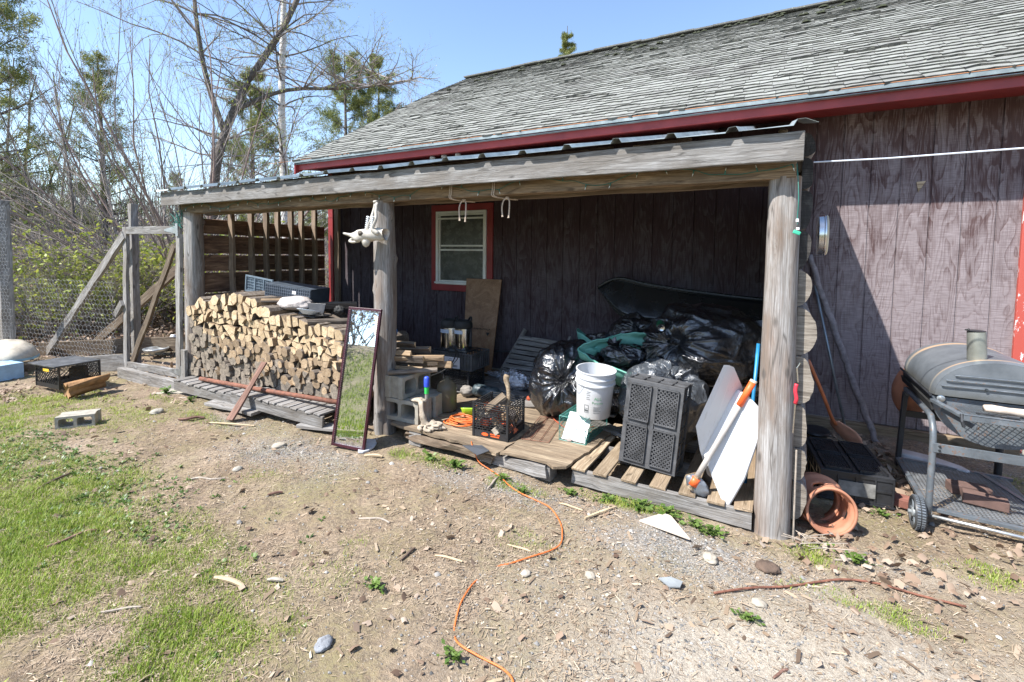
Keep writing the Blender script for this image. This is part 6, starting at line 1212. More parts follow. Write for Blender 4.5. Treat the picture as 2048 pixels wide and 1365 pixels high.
tag(board('gate_sill', (-7.66, 2.985, -.045), (-5.965, 2.985, -.03), .08, .15, 'grey_wood'), 'heavy grey timber sill on the ground under the gate', 'beam')
tag(board('short_post', (-6.09, 3.0, -.12), (-6.09, 3.0, .43), .09, .04, 'grey_wood', up=(0, 1, 0)), 'short grey board standing at the foot of the left post', 'board')
tag(MB().prism([(x, y, -.10) for x, y in [(-6.25, 2.7), (-5.8, 2.72), (-5.7, 2.95), (-5.9, 3.05), (-6.3, 3.0)]], (0, 0, .05)).obj('footing', 'concrete', None, bevel=.01), 'pale concrete footing at the foot of the left post', 'footing')
def post(name, a, b, w_, label, mat='grey_wood', t_=None): return tag(board(name, a, b, w_, t_ or w_, mat, up=(0, 1, 0)), label, 'post')
post('fence_post', (-7.66, 3.17, -.15), (-7.60, 3.17, 2.22), .085, 'tall weathered fence post just behind the left side of the gate', 'grey_wood')
post('fence_post', (-9.98, 2.5, -.1), (-9.93, 2.5, 2.3), .22, 'thick grey fence post at the far left edge, covered with chicken wire', 'grey_wood', .14)
tag(board('fence_brace', (-10.35, 3.02, -.15), (-7.50, 3.02, 1.80), .045, .115, 'grey_wood', up=(0, 0, 1)), 'upper diagonal fence brace running from the gate post to the far left', 'brace')
tag(board('fence_brace', (-10.35, 3.6, -.10), (-7.55, 3.85, 1.50), .045, .13, 'old_wood', up=(0, 0, 1)), 'lower diagonal fence brace behind the gate, steeply lit along its top edge', 'brace')
tag(board('base_board', (-10.3, 2.95, -.02), (-8.9, 3.9, .06), .035, .24, 'old_wood'), 'wide dark base board of the run, left stretch behind the closed crate', 'board')
tag(board('base_board', (-8.9, 3.9, .06), (-7.2, 4.75, .12), .035, .24, 'old_wood'), 'wide dark base board of the run, right stretch behind the gate', 'board')
tag(board('grey_slab', (-8.25, 2.72, .03), (-7.65, 3.03, .09), .03, .22, 'grey_wood'), 'flat grey board standing on edge left of the gate sill', 'board')
tag(board('wood_block', (-7.62, 2.46, .04), (-7.52, 2.58, .05), .1, .2, 'old_wood'), 'square wood block beside the closed black crate', 'block')
def chicken(P, U, w, h, pu, name, label, mat='wire', slack=.012):
    P, U = Vector(P), Vector(U).normalized(); mb = MB(); pv = pu*.82; nu2, nv2 = int(w/pu), int(h/pv); r = .0009
    for j in range(nv2):
        for i in range(nu2):
            o_ = P+U*pu*(i+(.5 if j % 2 else 0))+Vector((0, 0, pv*j)); q = lambda a, b: o_+U*pu*a+Vector((0, 0, pv*b))+U.cross(Vector((0, 0, 1)))*slack*math.sin(i*.7+a+j*.5)
            for a, b in (((0, 0), (0, .55)), ((0, .55), (.5, .95)), ((0, .55), (-.5, .95))): mb.bar(q(*a), q(*b), r*2, r*2)
    return tag(mb.obj(name, mat, None), label, 'wire netting')
chicken((-10.2, 2.55, -.05), (1, .17, 0), 2.6, 1.25, .075, 'wire_netting', 'galvanised chicken wire stretched across the run left of the gate')
chicken((-10.05, 2.36, -.05), (1, .3, 0), .45, 2.3, .06, 'wire_netting', 'galvanised chicken wire stapled over the thick post at the far left')
dm = thing('pet_crate', 'pale dome lid on a blue wire basket at the far left edge', 'basket', (-8.5, 2.2, 0)); MB().lathe([(.42, 0), (.42, .03), (.36, .12), (.22, .20), (0, .235)], (-9.4, 2.36, .10), None, 36, sx=1.05, sy=.7).obj('dome', plain('pale cream dome', (.50, .44, .35), .5, mott=.3), dm, smooth=True); MB().lathe([(.40, 0), (.43, 0), (.43, .03), (.40, .03)], (-9.4, 2.36, .07), None, 36, sx=1.05, sy=.7).obj('blue_rim', plain('pale blue plastic', (.25, .45, .55), .5), dm); bx = MB().box((-9.0, 2.12, .0), (.7, .30, .2), rotz(.15)).obj('blue_panel', plain('light blue panel', (.30, .46, .62), .5), dm); g_ = wiregrid((-9.35, 1.94, -.1), Vector((1, .15, 0)).normalized(), (0, 0, 1), .62, .2, 7, 3, .003).obj('wire_basket', 'wire', dm)
lg_ = MB()
lgx, lgm = log_mesh((-6.86, 2.17, .02), (-6.98, 2.56, .035), .075, .062, rough=.085, seed=3, n=22, seg=30); me = lgx.mesh('rotten_log', 'rotlog' if 'rotlog' in M else plain('rotten orange brown log', (.30, .17, .08), .95, mott=.5, scale=9, bump=1.), True); tag(link('rotten_log', me, mw=lgm), 'short rotten orange-brown log on the grass before the closed crate', 'log')
jg = MB().lathe([(0, 0), (.085, 0), (.095, .02), (.095, .10), (.06, .16), (.035, .18), (.035, .20), (0, .205)], (-8.75, 4.15, .0), None, 24); tag(jg.obj('white_jug', 'white_plastic', None, smooth=True), 'small white plastic jug standing inside the run behind the gate', 'jug')
tag(MB().lathe([(0, 0), (.15, 0), (.18, .05), (.17, .06), (.13, .02), (0, .018)], (-8.65, 3.85, -.02), None, 28).obj('feed_pan', 'galv', None, smooth=True), 'low round metal pan on the dirt inside the run', 'pan')
# ================================================================ vegetation
def strands(groups):
    """groups: list of (P (N,K,3), Rr (N,K), nsides) -> V, F (quads)"""
    Vs, Fs, o = [], [], 0
    for P, Rr, n in groups:
        if len(P) == 0: continue
        P = np.asarray(P, float); Rr = np.asarray(Rr, float); N_, K, _ = P.shape
        d = np.gradient(P, axis=1); d /= np.linalg.norm(d, axis=2, keepdims=True)+1e-9
        ref = np.where(np.abs(d[..., 2:3]) > .9, np.array([1., 0, 0]), np.array([0, 0, 1.])); a = np.cross(d, ref); a /= np.linalg.norm(a, axis=2, keepdims=True)+1e-9; b = np.cross(d, a)
        t = 2*PI*np.arange(n)/n; V_ = P[:, :, None, :]+(a[:, :, None, :]*np.cos(t)[:, None]+b[:, :, None, :]*np.sin(t)[:, None])*Rr[:, :, None, None]
        idx_ = np.arange(N_*K*n).reshape(N_, K, n)+o; nx_ = np.roll(idx_, -1, axis=2)
        F_ = np.stack([idx_[:, :-1], nx_[:, :-1], nx_[:, 1:], idx_[:, 1:]], -1).reshape(-1, 4); Vs.append(V_.reshape(-1, 3)); Fs.append(F_); o += N_*K*n
    return np.concatenate(Vs), np.concatenate(Fs)
def quads(C, U, W):
    """leaf quads: centre C, half vectors U, W"""
    V_ = np.stack([C-U, C+W*.9-U*.0, C+U, C-W*.9], 1).reshape(-1, 3); F_ = np.arange(len(C)*4).reshape(-1, 4); return V_, F_
def npmesh(name, V_, F_, mat, col=None, smooth_=False):
    me = bpy.data.meshes.new(name); np_mesh(me, V_, F_); me.materials.append(M[mat] if isinstance(mat, str) else mat)
    if col is not None: np_col(me, 'tone', col)
    return me
def unit(v): return v/(np.linalg.norm(v, axis=-1, keepdims=True)+1e-9)
def leafmat(name, cols, rough=.6, trans=.25):
    s = NT(name); col, _ = s.attr('tone'); t = s.n('ShaderNodeSeparateColor'); s.l(col, t.inputs[0]); c = s.ramp(t.outputs[0], [(i/(len(cols)-1), k) for i, k in enumerate(cols)])
    s.put(s.b.inputs['Base Color'], c); s.b.inputs['Roughness'].default_value = rough
    tr_ = s.n('ShaderNodeBsdfTranslucent'); s.l(c, tr_.inputs[0]); mx_ = s.n('ShaderNodeMixShader'); mx_.inputs[0].default_value = trans; s.l(s.b.outputs[0], mx_.inputs[1]); s.l(tr_.outputs[0], mx_.inputs[2]); s.l(mx_.outputs[0], s.out.inputs[0]); return s.m
M['grass'] = leafmat('grass blades', [(.11, .17, .02), (.23, .34, .035), (.36, .44, .06), (.50, .46, .20)], .55, .3)
M['straw'] = leafmat('dead straw and chips', [(.11, .075, .05), (.23, .165, .11), (.37, .285, .20), (.52, .43, .32)], .9, .0)
M['deadleaf'] = leafmat('dead leaves', [(.10, .06, .04), (.21, .14, .095), (.32, .235, .17), (.42, .34, .27)], .8, .1)
M['pebble'] = leafmat('gravel stones', [(.07, .07, .07), (.17, .165, .16), (.28, .265, .245), (.48, .45, .41)], .9, 0)
M['broad'] = leafmat('broad green leaves', [(.04, .08, .018), (.08, .15, .028), (.14, .22, .045), (.22, .29, .09)], .45, .3)
M['bushleaf'] = leafmat('spring bush leaves', [(.14, .18, .03), (.28, .34, .05), (.42, .46, .08), (.46, .42, .12)], .5, .4)
M['needles'] = leafmat('pine needles', [(.06, .09, .03), (.13, .17, .05), (.24, .26, .07), (.34, .33, .12)], .6, .3)
def barkmat(name, a, b, sc_=6): return plain(name, tuple((x+y)/2 for x, y in zip(a, b)), .95, mott=.4, scale=sc_, bump=.4)
M['bark_grey'] = plain('grey brown twigs', (.27, .235, .215), .9, mott=.35, scale=5); M['bark_red'] = plain('reddish grey twigs', (.27, .195, .17), .9, mott=.3, scale=5); M['bark_dark'] = plain('dark rough bark', (.13, .11, .095), .95, mott=.45, scale=18, bump=.8, bdist=.02); M['bark_pale'] = plain('pale dry twigs', (.36, .31, .27), .9, mott=.3, scale=5)
def birchmat():
    s = NT('white birch bark'); v = s.coord((3, 3, 22), rnd=False); n_ = s.noise(v, 1, 5, .65); c = s.ramp(n_, [(.32, (.06, .05, .045)), (.40, (.50, .47, .44)), (.6, (.72, .70, .68))]); return s.done(c, .7)
M['birch'] = birchmat()
# ---- ground litter --------------------------------------------------
def sample(n, dens, box, rng, focus=True):
    """positions with density falling off away from the yard in front of the lean-to"""
    out = []
    tot = 0
    while tot < n:
        m = n*3; x = rng.uniform(box[0], box[1], m); y = rng.uniform(box[2], box[3], m); p = dens(x, y); k = rng.random(m) < p; P = np.stack([x[k], y[k]], 1); out.append(P); tot += len(P)
    return np.concatenate(out)[:n]
def inbarn(x, y): return ((x > -6.1) & (y > 5.0)) | ((x > -3.0) & (x < .15) & (y > 3.04) & (y < 5.1)) | ((x > -6.05) & (x < -3.3) & (y > 2.95) & (y < 5.1))
def nearw(x, y): d = np.hypot(x, y); return np.clip(1.9/np.maximum(d, 1.2), 0, 1)**1.35
rng = np.random.default_rng(5)
def blades(n, box, hmin, hmax, wd, dens, name, label, straw=0.):
    P = sample(n, dens, box, rng); x, y = P[:, 0], P[:, 1]; z = ground_z(x, y); g_, _, _ = masks(x, y); N_ = len(x)
    h = rng.uniform(hmin, hmax, N_)*(.55+.6*g_); a = rng.uniform(0, 2*PI, N_); lean_ = rng.uniform(.15, .95, N_)*h; dx, dy = np.cos(a), np.sin(a); w_ = wd*rng.uniform(.6, 1.3, N_)
    b0 = np.stack([x, y, z-.002], 1); side_ = np.stack([-dy, dx, 0*dx], 1)*w_[:, None]; dir_ = np.stack([dx, dy, 0*dx], 1)
    m = b0+dir_*(lean_*.35)[:, None]+np.array([0, 0, 1])*(h*.62)[:, None]; t = b0+dir_*lean_[:, None]+np.array([0, 0, 1])*(h*.95)[:, None]
    V_ = np.stack([b0-side_, b0+side_, m+side_*.75, m-side_*.75, t+side_*.12, t-side_*.12], 1).reshape(-1, 3); i = np.arange(N_)[:, None]*6; F_ = np.concatenate([i+np.array([0, 1, 2, 3]), i+np.array([3, 2, 4, 5])], 1).reshape(-1, 4)
    tone = np.clip(rng.normal(.42, .2, N_)+.25*(lnoise(x, y, 2.3, 21)-.5)+np.where(rng.random(N_) < straw, .6, 0)+.16*np.clip((-x-4.5)/2, 0, 1)*np.clip((y-1.0)/1, 0, 1), 0, 1); col = np.repeat(np.stack([tone]*3, 1), 6, axis=0)
    o = bpy.data.objects.new(name, npmesh(name, V_, F_, 'grass', col)); COL.objects.link(o); tag(o, label, 'grass', kind='stuff')
blades(120000, (-9, 2.6, .55, 5.0), .008, .034, .0014, lambda x, y: np.clip(masks(x, y)[0]*1.2, 0, 1)*nearw(x, y)*~inbarn(x, y), 'lawn_grass', 'short patchy spring grass in the yard', .16)
blades(34000, (-14, 0, -7, .6), .03, .09, .006, lambda x, y: np.clip(masks(x, y)[0]+.2, 0, 1), 'lawn_grass', 'grass of the lawn in front of the camera side of the yard', .03)
blades(22000, (-16, -5.5, -.5, 5.2), .02, .06, .003, lambda x, y: np.clip(masks(x, y)[0], 0, 1)*~inbarn(x, y), 'lawn_grass', 'taller grass towards the fence at the left', .12)
def slivers(n, box, lmin, lmax, wmin, wmax, dens, name, label, mat='straw', mean=.5, sd=.2, lift=.006, curl=.25, seed=1):
    r_g = np.random.default_rng(seed); P = sample(n, dens, box, r_g); x, y = P[:, 0], P[:, 1]; z = ground_z(x, y)+lift*r_g.random(len(x))+.002; N_ = len(x); a = r_g.uniform(0, 2*PI, N_); L = r_g.uniform(lmin, lmax, N_)*r_g.uniform(.5, 1, N_)/2; W_ = r_g.uniform(wmin, wmax, N_)/2
    U = np.stack([np.cos(a), np.sin(a), r_g.normal(0, .12, N_)], 1); S = np.stack([-np.sin(a), np.cos(a), r_g.normal(0, curl, N_)], 1); C_ = np.stack([x, y, z], 1); up = np.array([0, 0, 1.])
    j = lambda: (1+r_g.normal(0, .25, N_))[:, None]
    v0 = C_-U*L[:, None]*j()-S*W_[:, None]*j(); v1 = C_+U*L[:, None]*j()-S*W_[:, None]*j(); v2 = C_+U*L[:, None]*j()+S*W_[:, None]*j(); v3 = C_-U*L[:, None]*j()+S*W_[:, None]*j(); mid0 = C_-S*W_[:, None]+up*(curl*W_*.8)[:, None]; mid1 = C_+S*W_[:, None]+up*(curl*W_*.8)[:, None]
    V_ = np.stack([v0, mid0, v1, v2, mid1, v3], 1).reshape(-1, 3); i = np.arange(N_)[:, None]*6; F_ = np.concatenate([i+np.array([0, 1, 4, 5]), i+np.array([1, 2, 3, 4])], 1).reshape(-1, 4); tone = np.clip(r_g.normal(mean, sd, N_), 0, 1); col = np.repeat(np.stack([tone]*3, 1), 6, axis=0)
    o = bpy.data.objects.new(name, npmesh(name, V_, F_, mat, col)); COL.objects.link(o); tag(o, label, 'litter', kind='stuff')
allow = lambda x, y: (nearw(x, y)*~inbarn(x, y))
slivers(70000, (-8, 2.6, .6, 5.0), .012, .05, .0012, .003, lambda x, y: allow(x, y)*(1-.75*masks(x, y)[2])*np.clip(1.6*lnoise(x, y, 1.6, 33)-.25, .08, 1)*(.3+lnoise(x, y, 5, 30)), 'straw', 'dead straw and needles scattered over the dirt', mean=.55, seed=2)
slivers(4200, (-7, 2.6, .6, 5.0), .008, .028, .004, .011, lambda x, y: allow(x, y)*(.12+1.2*(lnoise(x, y, 2.2, 31) > .58))*(1-.6*masks(x, y)[2]), 'wood_chips', 'small wood chips and bark bits scattered over the dirt', mean=.5, sd=.28, seed=3)
slivers(650, (-7, 2.6, .7, 4.5), .03, .09, .006, .016, lambda x, y: allow(x, y)*(.2+(np.abs(y-2.6) < .5)), 'bark_scraps', 'larger bark scraps lying in front of the lean-to', mean=.35, sd=.28, seed=4)
LB = [(.45, 3.05, .35, .22, 1.), (.62, 4.3, .4, .5, 1.), (.9, 3.9, .35, .4, .8), (1.25, 4.1, .4, .5, .7), (-7.9, 1.9, .55, .22, 1.), (.25, 3.0, .2, .15, .8), (-6.9, 3.9, 1.2, .7, .35), (-12, 5, 4, 3, .5), (-8.4, 4.5, 2, 1, .35), (1.4, 3.2, .6, .3, .35)]
slivers(9000, (-16, 2.6, .8, 8.0), .025, .06, .018, .036, lambda x, y: blobs(x, y, LB)*~inbarn(x, y), 'dead_leaves', 'drifts of curled brown dead leaves', mat='deadleaf', mean=.5, sd=.22, lift=.03, curl=.7, seed=6)
slivers(500, (-7, 2.6, .7, 4.0), .02, .05, .015, .03, lambda x, y: allow(x, y), 'dead_leaves', 'scattered dead leaf scraps on the dirt', mat='deadleaf', mean=.5, sd=.25, lift=.01, curl=.6, seed=7)
def pebbles(n, box, smin, smax, dens, seed, mean=.45):
    r_g = np.random.default_rng(seed); P = sample(n, dens, box, r_g); x, y = P[:, 0], P[:, 1]; N_ = len(x); s_ = r_g.uniform(smin, smax, N_)*r_g.uniform(.5, 1, N_); z = ground_z(x, y)+s_*.15
    base = np.array([[-1, -.8, 0], [1, -1, 0], [.9, .9, 0], [-.8, 1, 0], [-.5, -.5, .8], [.6, -.4, .7], [.45, .5, .85], [-.55, .4, .7]]); V_ = base[None]*(1+r_g.normal(0, .18, (N_, 8, 3))); a = r_g.uniform(0, 6.28, N_); ca, sa = np.cos(a)[:, None], np.sin(a)[:, None]; X_, Y_ = V_[..., 0]*ca-V_[..., 1]*sa, V_[..., 0]*sa+V_[..., 1]*ca
    V_ = np.stack([X_*s_[:, None]*.62+x[:, None], Y_*s_[:, None]*.5+y[:, None], V_[..., 2]*s_[:, None]*.5+z[:, None]], -1).reshape(-1, 3); i = (np.arange(N_)*8)[:, None]; F_ = np.concatenate([i+np.array(f) for f in ((4, 5, 6, 7), (0, 1, 5, 4), (1, 2, 6, 5), (2, 3, 7, 6), (3, 0, 4, 7))], 1).reshape(-1, 4)
    tone = np.clip(r_g.normal(mean, .22, N_), 0, 1); o = bpy.data.objects.new('gravel', npmesh('gravel', V_, F_, 'pebble', np.repeat(np.stack([tone]*3, 1), 8, axis=0))); COL.objects.link(o); tag(o, 'loose gravel and small stones in the dirt', 'gravel', kind='stuff')
pebbles(13000, (-5.5, 2.6, .7, 5.0), .004, .013, lambda x, y: allow(x, y)*np.clip(masks(x, y)[1]*1.3+.04+.22*masks(x, y)[2], 0, 1), 8)
pebbles(160, (-5.5, 2.6, .7, 4.5), .012, .030, lambda x, y: allow(x, y)*np.clip(.3+masks(x, y)[1], 0, 1), 9, .55)
def rosette(n, box, dens, size, name, label, seed, nl=7):
    r_g = np.random.default_rng(seed); P = sample(n, dens, box, r_g); Cs, Us, Ws, T = [], [], [], []
    for x, y in P:
        z = gz(x, y); sz = size*r_g.uniform(.5, 1.2); tn = r_g.normal(.4, .15)
        for k in range(int(nl*r_g.uniform(.6, 1.3))):
            a = r_g.uniform(0, 6.28); el = r_g.uniform(.1, .8); d = np.array([math.cos(a)*math.cos(el), math.sin(a)*math.cos(el), math.sin(el)]); s_ = np.array([-math.sin(a), math.cos(a), r_g.normal(0, .2)]); L = sz*r_g.uniform(.6, 1.1); Cs.append(np.array([x, y, z])+d*L*.8); Us.append(d*L*.6); Ws.append(s_*L*.36); T.append(tn+r_g.normal(0, .12))
    V_, F_ = quads(np.array(Cs), np.array(Us), np.array(Ws)); col = np.repeat(np.clip(np.stack([T]*3, 1), 0, 1), 4, axis=0); return npmesh(name, V_, F_, 'broad', col)
BL = [(-4.2, 1.35, 1.0, .3, 1.), (-3.2, 1.25, .5, .2, .8), (-5.2, .9, 1.2, .4, .8), (-2.5, 1.0, .5, .3, .3), (-6, 1.3, 1.4, .4, .5)]
me = rosette(1500, (-8, -1.5, .6, 2.4), lambda x, y: blobs(x, y, BL)*(lnoise(x, y, 3, 41) > .46), .024, 'broadleaf_weeds', '', 10, 6); o = bpy.data.objects.new('broadleaf_weeds', me); COL.objects.link(o); tag(o, 'low broad leaved weeds mixed into the lawn', 'weeds', kind='stuff')
wd = [(-2.30, 2.86, .07, 'bushy green weed against the left end of the plywood platform'), (-2.05, 2.84, .08, 'leafy green weed growing under the plywood edge right of the first one'), (-1.62, 2.83, .05, 'small green weed beside the orange cord at the platform edge'), (-1.42, 2.74, .05, 'small green weed in the gravel near the orange cord'), (-1.16, 2.93, .055, 'small weed at the left end of the bare pallet'), (-.92, 2.98, .055, 'green weed under the bare pallet, left of its middle'), (-.70, 2.96, .075, 'largest green weed under the middle of the bare pallet'), (-.52, 2.95, .075, 'round leaved pale weed under the bare pallet'), (-.36, 2.93, .065, 'pale green weed below the white lid'), (-.27, 2.90, .07, 'green weed near the right end of the bare pallet'), (-6.1, 2.80, .10, 'bright green weed at the foot of the left post'), (-5.5, 2.76, .07, 'green weed before the left log pallet'), (.42, 2.98, .06, 'green weed growing under the mouth of the clay pot'), (.62, 3.62, .05, 'green weed between the clay pot and the grill wheel'), (-.05, 2.25, .04, 'small weed out in the pale sand'), (-1.63, 1.62, .05, 'dark green weed in the dirt left of the orange cord'), (-1.05, 1.46, .045, 'dark green weed right beside the orange cord in the foreground')]
for i, (x, y, s_, lab) in enumerate(wd):
    r_g = np.random.default_rng(60+i); Cs, Us, Ws, T = [], [], [], []
    for k in range(46):
        a = r_g.uniform(0, 6.28); rr = s_*abs(r_g.normal(0, .8)); h = r_g.uniform(.1, .8)*s_; c = np.array([x+math.cos(a)*rr, y+math.sin(a)*rr*.6, gz(x, y)+h]); d = np.array([math.cos(a), math.sin(a), r_g.uniform(-.2, .6)]); s2 = np.array([-math.sin(a), math.cos(a), r_g.normal(0, .3)]); L = s_*r_g.uniform(.10, .26)*1.3; Cs.append(c); Us.append(d*L); Ws.append(s2*L*.8); T.append(r_g.normal(.6, .15))
    V1, F1 = quads(np.array(Cs), np.array(Us), np.array(Ws)); Cs = np.array(Cs); P = np.stack([np.tile([[x, y, gz(x, y)-.005]], (46, 1)), (Cs+[x, y, gz(x, y)])/2+[0, 0, .006], Cs], 1); V2, F2 = strands([(P, np.full((46, 3), .0012), 3)])
    V_ = np.concatenate([V1, V2]); F_ = np.concatenate([F1, F2+len(V1)]); T = np.concatenate([np.repeat(T, 4), np.full(len(V2), .35)]); o = bpy.data.objects.new('weed', npmesh('weed', V_, F_, 'broad', np.clip(np.stack([T]*3, 1), 0, 1))); COL.objects.link(o); tag(o, lab, 'weed', 'weeds growing in the yard')
# ---- single sticks, chips and stones on the dirt ------------------------
M['chipwood'] = plain('fresh chip wood', (.46, .36, .23), .8, mott=.2, scale=20, bump=.4); M['drystick'] = plain('dry grey stick', (.34, .29, .24), .9, mott=.35, scale=20, bump=.5); M['darkstick'] = plain('dark bark stick', (.11, .075, .055), .95, mott=.4, scale=20, bump=.6); M['palestone'] = plain('pale stone', (.36, .32, .26), .85, mott=.15, scale=14, bump=.4)
def gstick(a, b, r, mat, lab, nm='stick', bend=.02, grp='sticks lying on the dirt', flat=False):
    rs = random.Random(hash(lab) & 0xffff if False else int(abs(a[0]*977+a[1]*131)*10) & 0xffff); A = Vector((*a, gz(*a)+r)); B = Vector((*b, gz(*b)+r)); bend = bend if (B-A).length > .2 else .004; m1 = A.lerp(B, .35)+Vector((rs.uniform(-bend, bend), rs.uniform(-bend, bend), r*.5)); m2 = A.lerp(B, .7)+Vector((rs.uniform(-bend, bend), rs.uniform(-bend, bend), r*.7)); m1.z = max(m1.z, gz(m1.x, m1.y)+r*.8); m2.z = max(m2.z, gz(m2.x, m2.y)+r*.8)
    P_ = curve_pts([A, m1, m2, B], 4); rr = [r*(.6+.5*math.sin(PI*(i+2)/(len(P_)+4))) for i in range(len(P_))]; tag(MB().tube(P_, rr, 6).obj(nm, mat, None), lab, 'stick', grp)
for a in [((-4.17, 1.115), (-4.39, 1.40), .008, 'darkstick', 'long dark stick in the grass at the far left'), ((-3.33, .936), (-3.28, 1.14), .008, 'rust_wood', 'reddish bark strip lying in the weeds at the left'), ((-2.54, .881), (-2.42, .985), .005, 'drystick', 'thin pale grey twig in the grass at lower left'), ((-3.55, 1.745), (-3.33, 1.88), .007, 'drystick', 'curved pale stick in the middle of the yard left of the stone'), ((-1.67, 2.864), (-1.65, 2.666), .008, 'drystick', 'grey stick pointing at the orange cord near the platform'), ((-.96, 2.677), (-.84, 2.90), .010, 'chipwood', 'pale split stick on the gravel before the bare pallet'), ((-1.242, 2.222), (-1.10, 2.224), .005, 'chipwood', 'thin bright sliver inside the bend of the orange cord'), ((-1.512, 1.924), (-1.359, 1.956), .006, 'chipwood', 'thin bright sliver left of the orange cord'), ((-2.858, 1.883), (-2.80, 1.952), .008, 'rust_wood', 'short brown chip in the shaded dirt in the middle'), ((-1.651, 1.811), (-1.645, 1.921), .007, 'darkstick', 'short dark stick left of the bend of the orange cord'), ((-4.6, 2.45), (-4.15, 2.62), .008, 'chipwood', 'pale yellow stick on the dirt before the log pallets'), ((-4.9, 2.35), (-4.75, 2.5), .014, 'rust_wood', 'short brown stick left of the leaning red plank'), ((-2.15, 2.0), (-1.95, 2.05), .006, 'drystick', 'pale curled stick in the middle of the yard'), ((-1.0, 2.75), (-1.17, 2.78), .006, 'chipwood', 'short pale stick just right of the cord below the platform'), ((-.9, 1.38), (-.84, 1.47), .009, 'chipwood', 'pale wood chip beside the cord at the bottom'), ((.05, 2.0), (.1, 2.06), .005, 'rust_wood', 'short reddish twig on the pale sand'), ((.12, 2.98), (.30, 3.07), .004, 'drystick', 'bent twig poking out beside the clay pot'), ((.32, 2.93), (.47, 3.02), .006, 'drystick', 'straight pale stick before the mouth of the clay pot'), ((-2.75, 2.62), (-2.62, 2.68), .012, 'chipwood', 'yellow chip of wood beside the mirror foot'), ((-2.32, 1.249), (-2.165, 1.29), .011, 'chipwood', 'bright wedge of split wood on the grass in the foreground'), ((-2.10, 1.375), (-2.03, 1.41), .009, 'palestone', 'small pale chip right of the bright wedge of wood')]:
    gstick(*a)
RP = [(-.198, 2.353), (-.05, 2.48), (.10, 2.60), (.247, 2.716), (.36, 2.79), (.50, 2.84), (.65, 2.86), (.82, 2.85)]
tag(MB().tube(curve_pts([(x, y, gz(x, y)+.012) for x, y in RP], 5), .0055, 7).obj('rusty_rod', 'rust', None, smooth=True), 'long bent rusty rod lying on the dirt at the right', 'rod')
for x, y, s_, m_, lab in [(-1.027, 2.028, .022, 'palestone', 'small pale chip-like stone right of the cord bend'), (-.75, 2.184, .024, 'palestone', 'cream stone in the middle of the dirt'), (-.249, 2.645, .036, 'palestone', 'smooth tan stone on the gravel before the right post'), (-.01, 2.376, .026, 'palestone', 'white stone below the rusty rod'), (-3.395, 2.007, .030, 'concrete', 'round grey stone on the dirt left of the mirror'), (-1.55, 1.25, .032, 'pebble_obj', 'grey blue stone at the bottom edge of the yard'), (-5.3, 2.35, .05, 'concrete', 'flat grey stone before the gate sill'), (-3.55, 2.45, .045, 'palestone', 'flat pale stone before the log stack'), (.02, 2.72, .045, 'darkstick', 'dark flat lump on the gravel before the right post')]:
    if m_ == 'pebble_obj': M['pebble_obj'] = plain('grey blue stone', (.24, .25, .27), .9, mott=.35, scale=30, bump=.8)
    tag(lump((x, y, gz(x, y)+s_*.25), (s_*1.25, s_, s_*.55), .25, 2.4, x*7, rotz(x*5), 20, 14).obj('stone', m_, None, smooth=True), lab, 'stone', 'single stones in the yard')
tag(MB().prism([(-.66, 2.79, .012), (-.545, 2.95, .014), (-.50, 2.93, .014), (-.365, 2.75, .010)], (0, 0, .012)).obj('wood_offcut', plain('pale pinkish offcut', (.58, .50, .42), .8, mott=.1, scale=60, bump=.3), None, bevel=.002), 'pale triangular offcut of sheet wood on the dirt before the right pallet', 'offcut')
tag(MB().prism([(-.45, 2.335, .010), (-.40, 2.37, .012), (-.34, 2.365, .012), (-.345, 2.32, .010), (-.39, 2.30, .008)], (0, 0, .006)).obj('slate_piece', plain('grey slate', (.24, .26, .27), .7, mott=.2), None), 'flat grey piece of slate on the dirt right of the middle', 'slate')
# brush of thin stems beside the clay pot
mb = MB(); rs = random.Random(15)
for k in range(8): a = Vector((.15+rs.uniform(-.03, .06), 3.02+rs.uniform(-.03, .05), 0)); mb.tube(curve_pts([a, a+Vector((rs.uniform(-.05, .08), rs.uniform(-.05, .03), .05)), a+Vector((rs.uniform(-.1, .2), rs.uniform(-.08, .05), rs.uniform(.02, .12)))], 3), .0025, 4)
tag(mb.obj('dry_twigs', 'drystick', None), 'tangle of dry twigs between the right post and the clay pot', 'twigs')
tag(MB().tube([(.142, 3.06, -.02), (.138, 3.07, .52)], .0045, 5).obj('plant_stalk', 'drystick', None), 'single dry upright stem against the right post', 'stem')
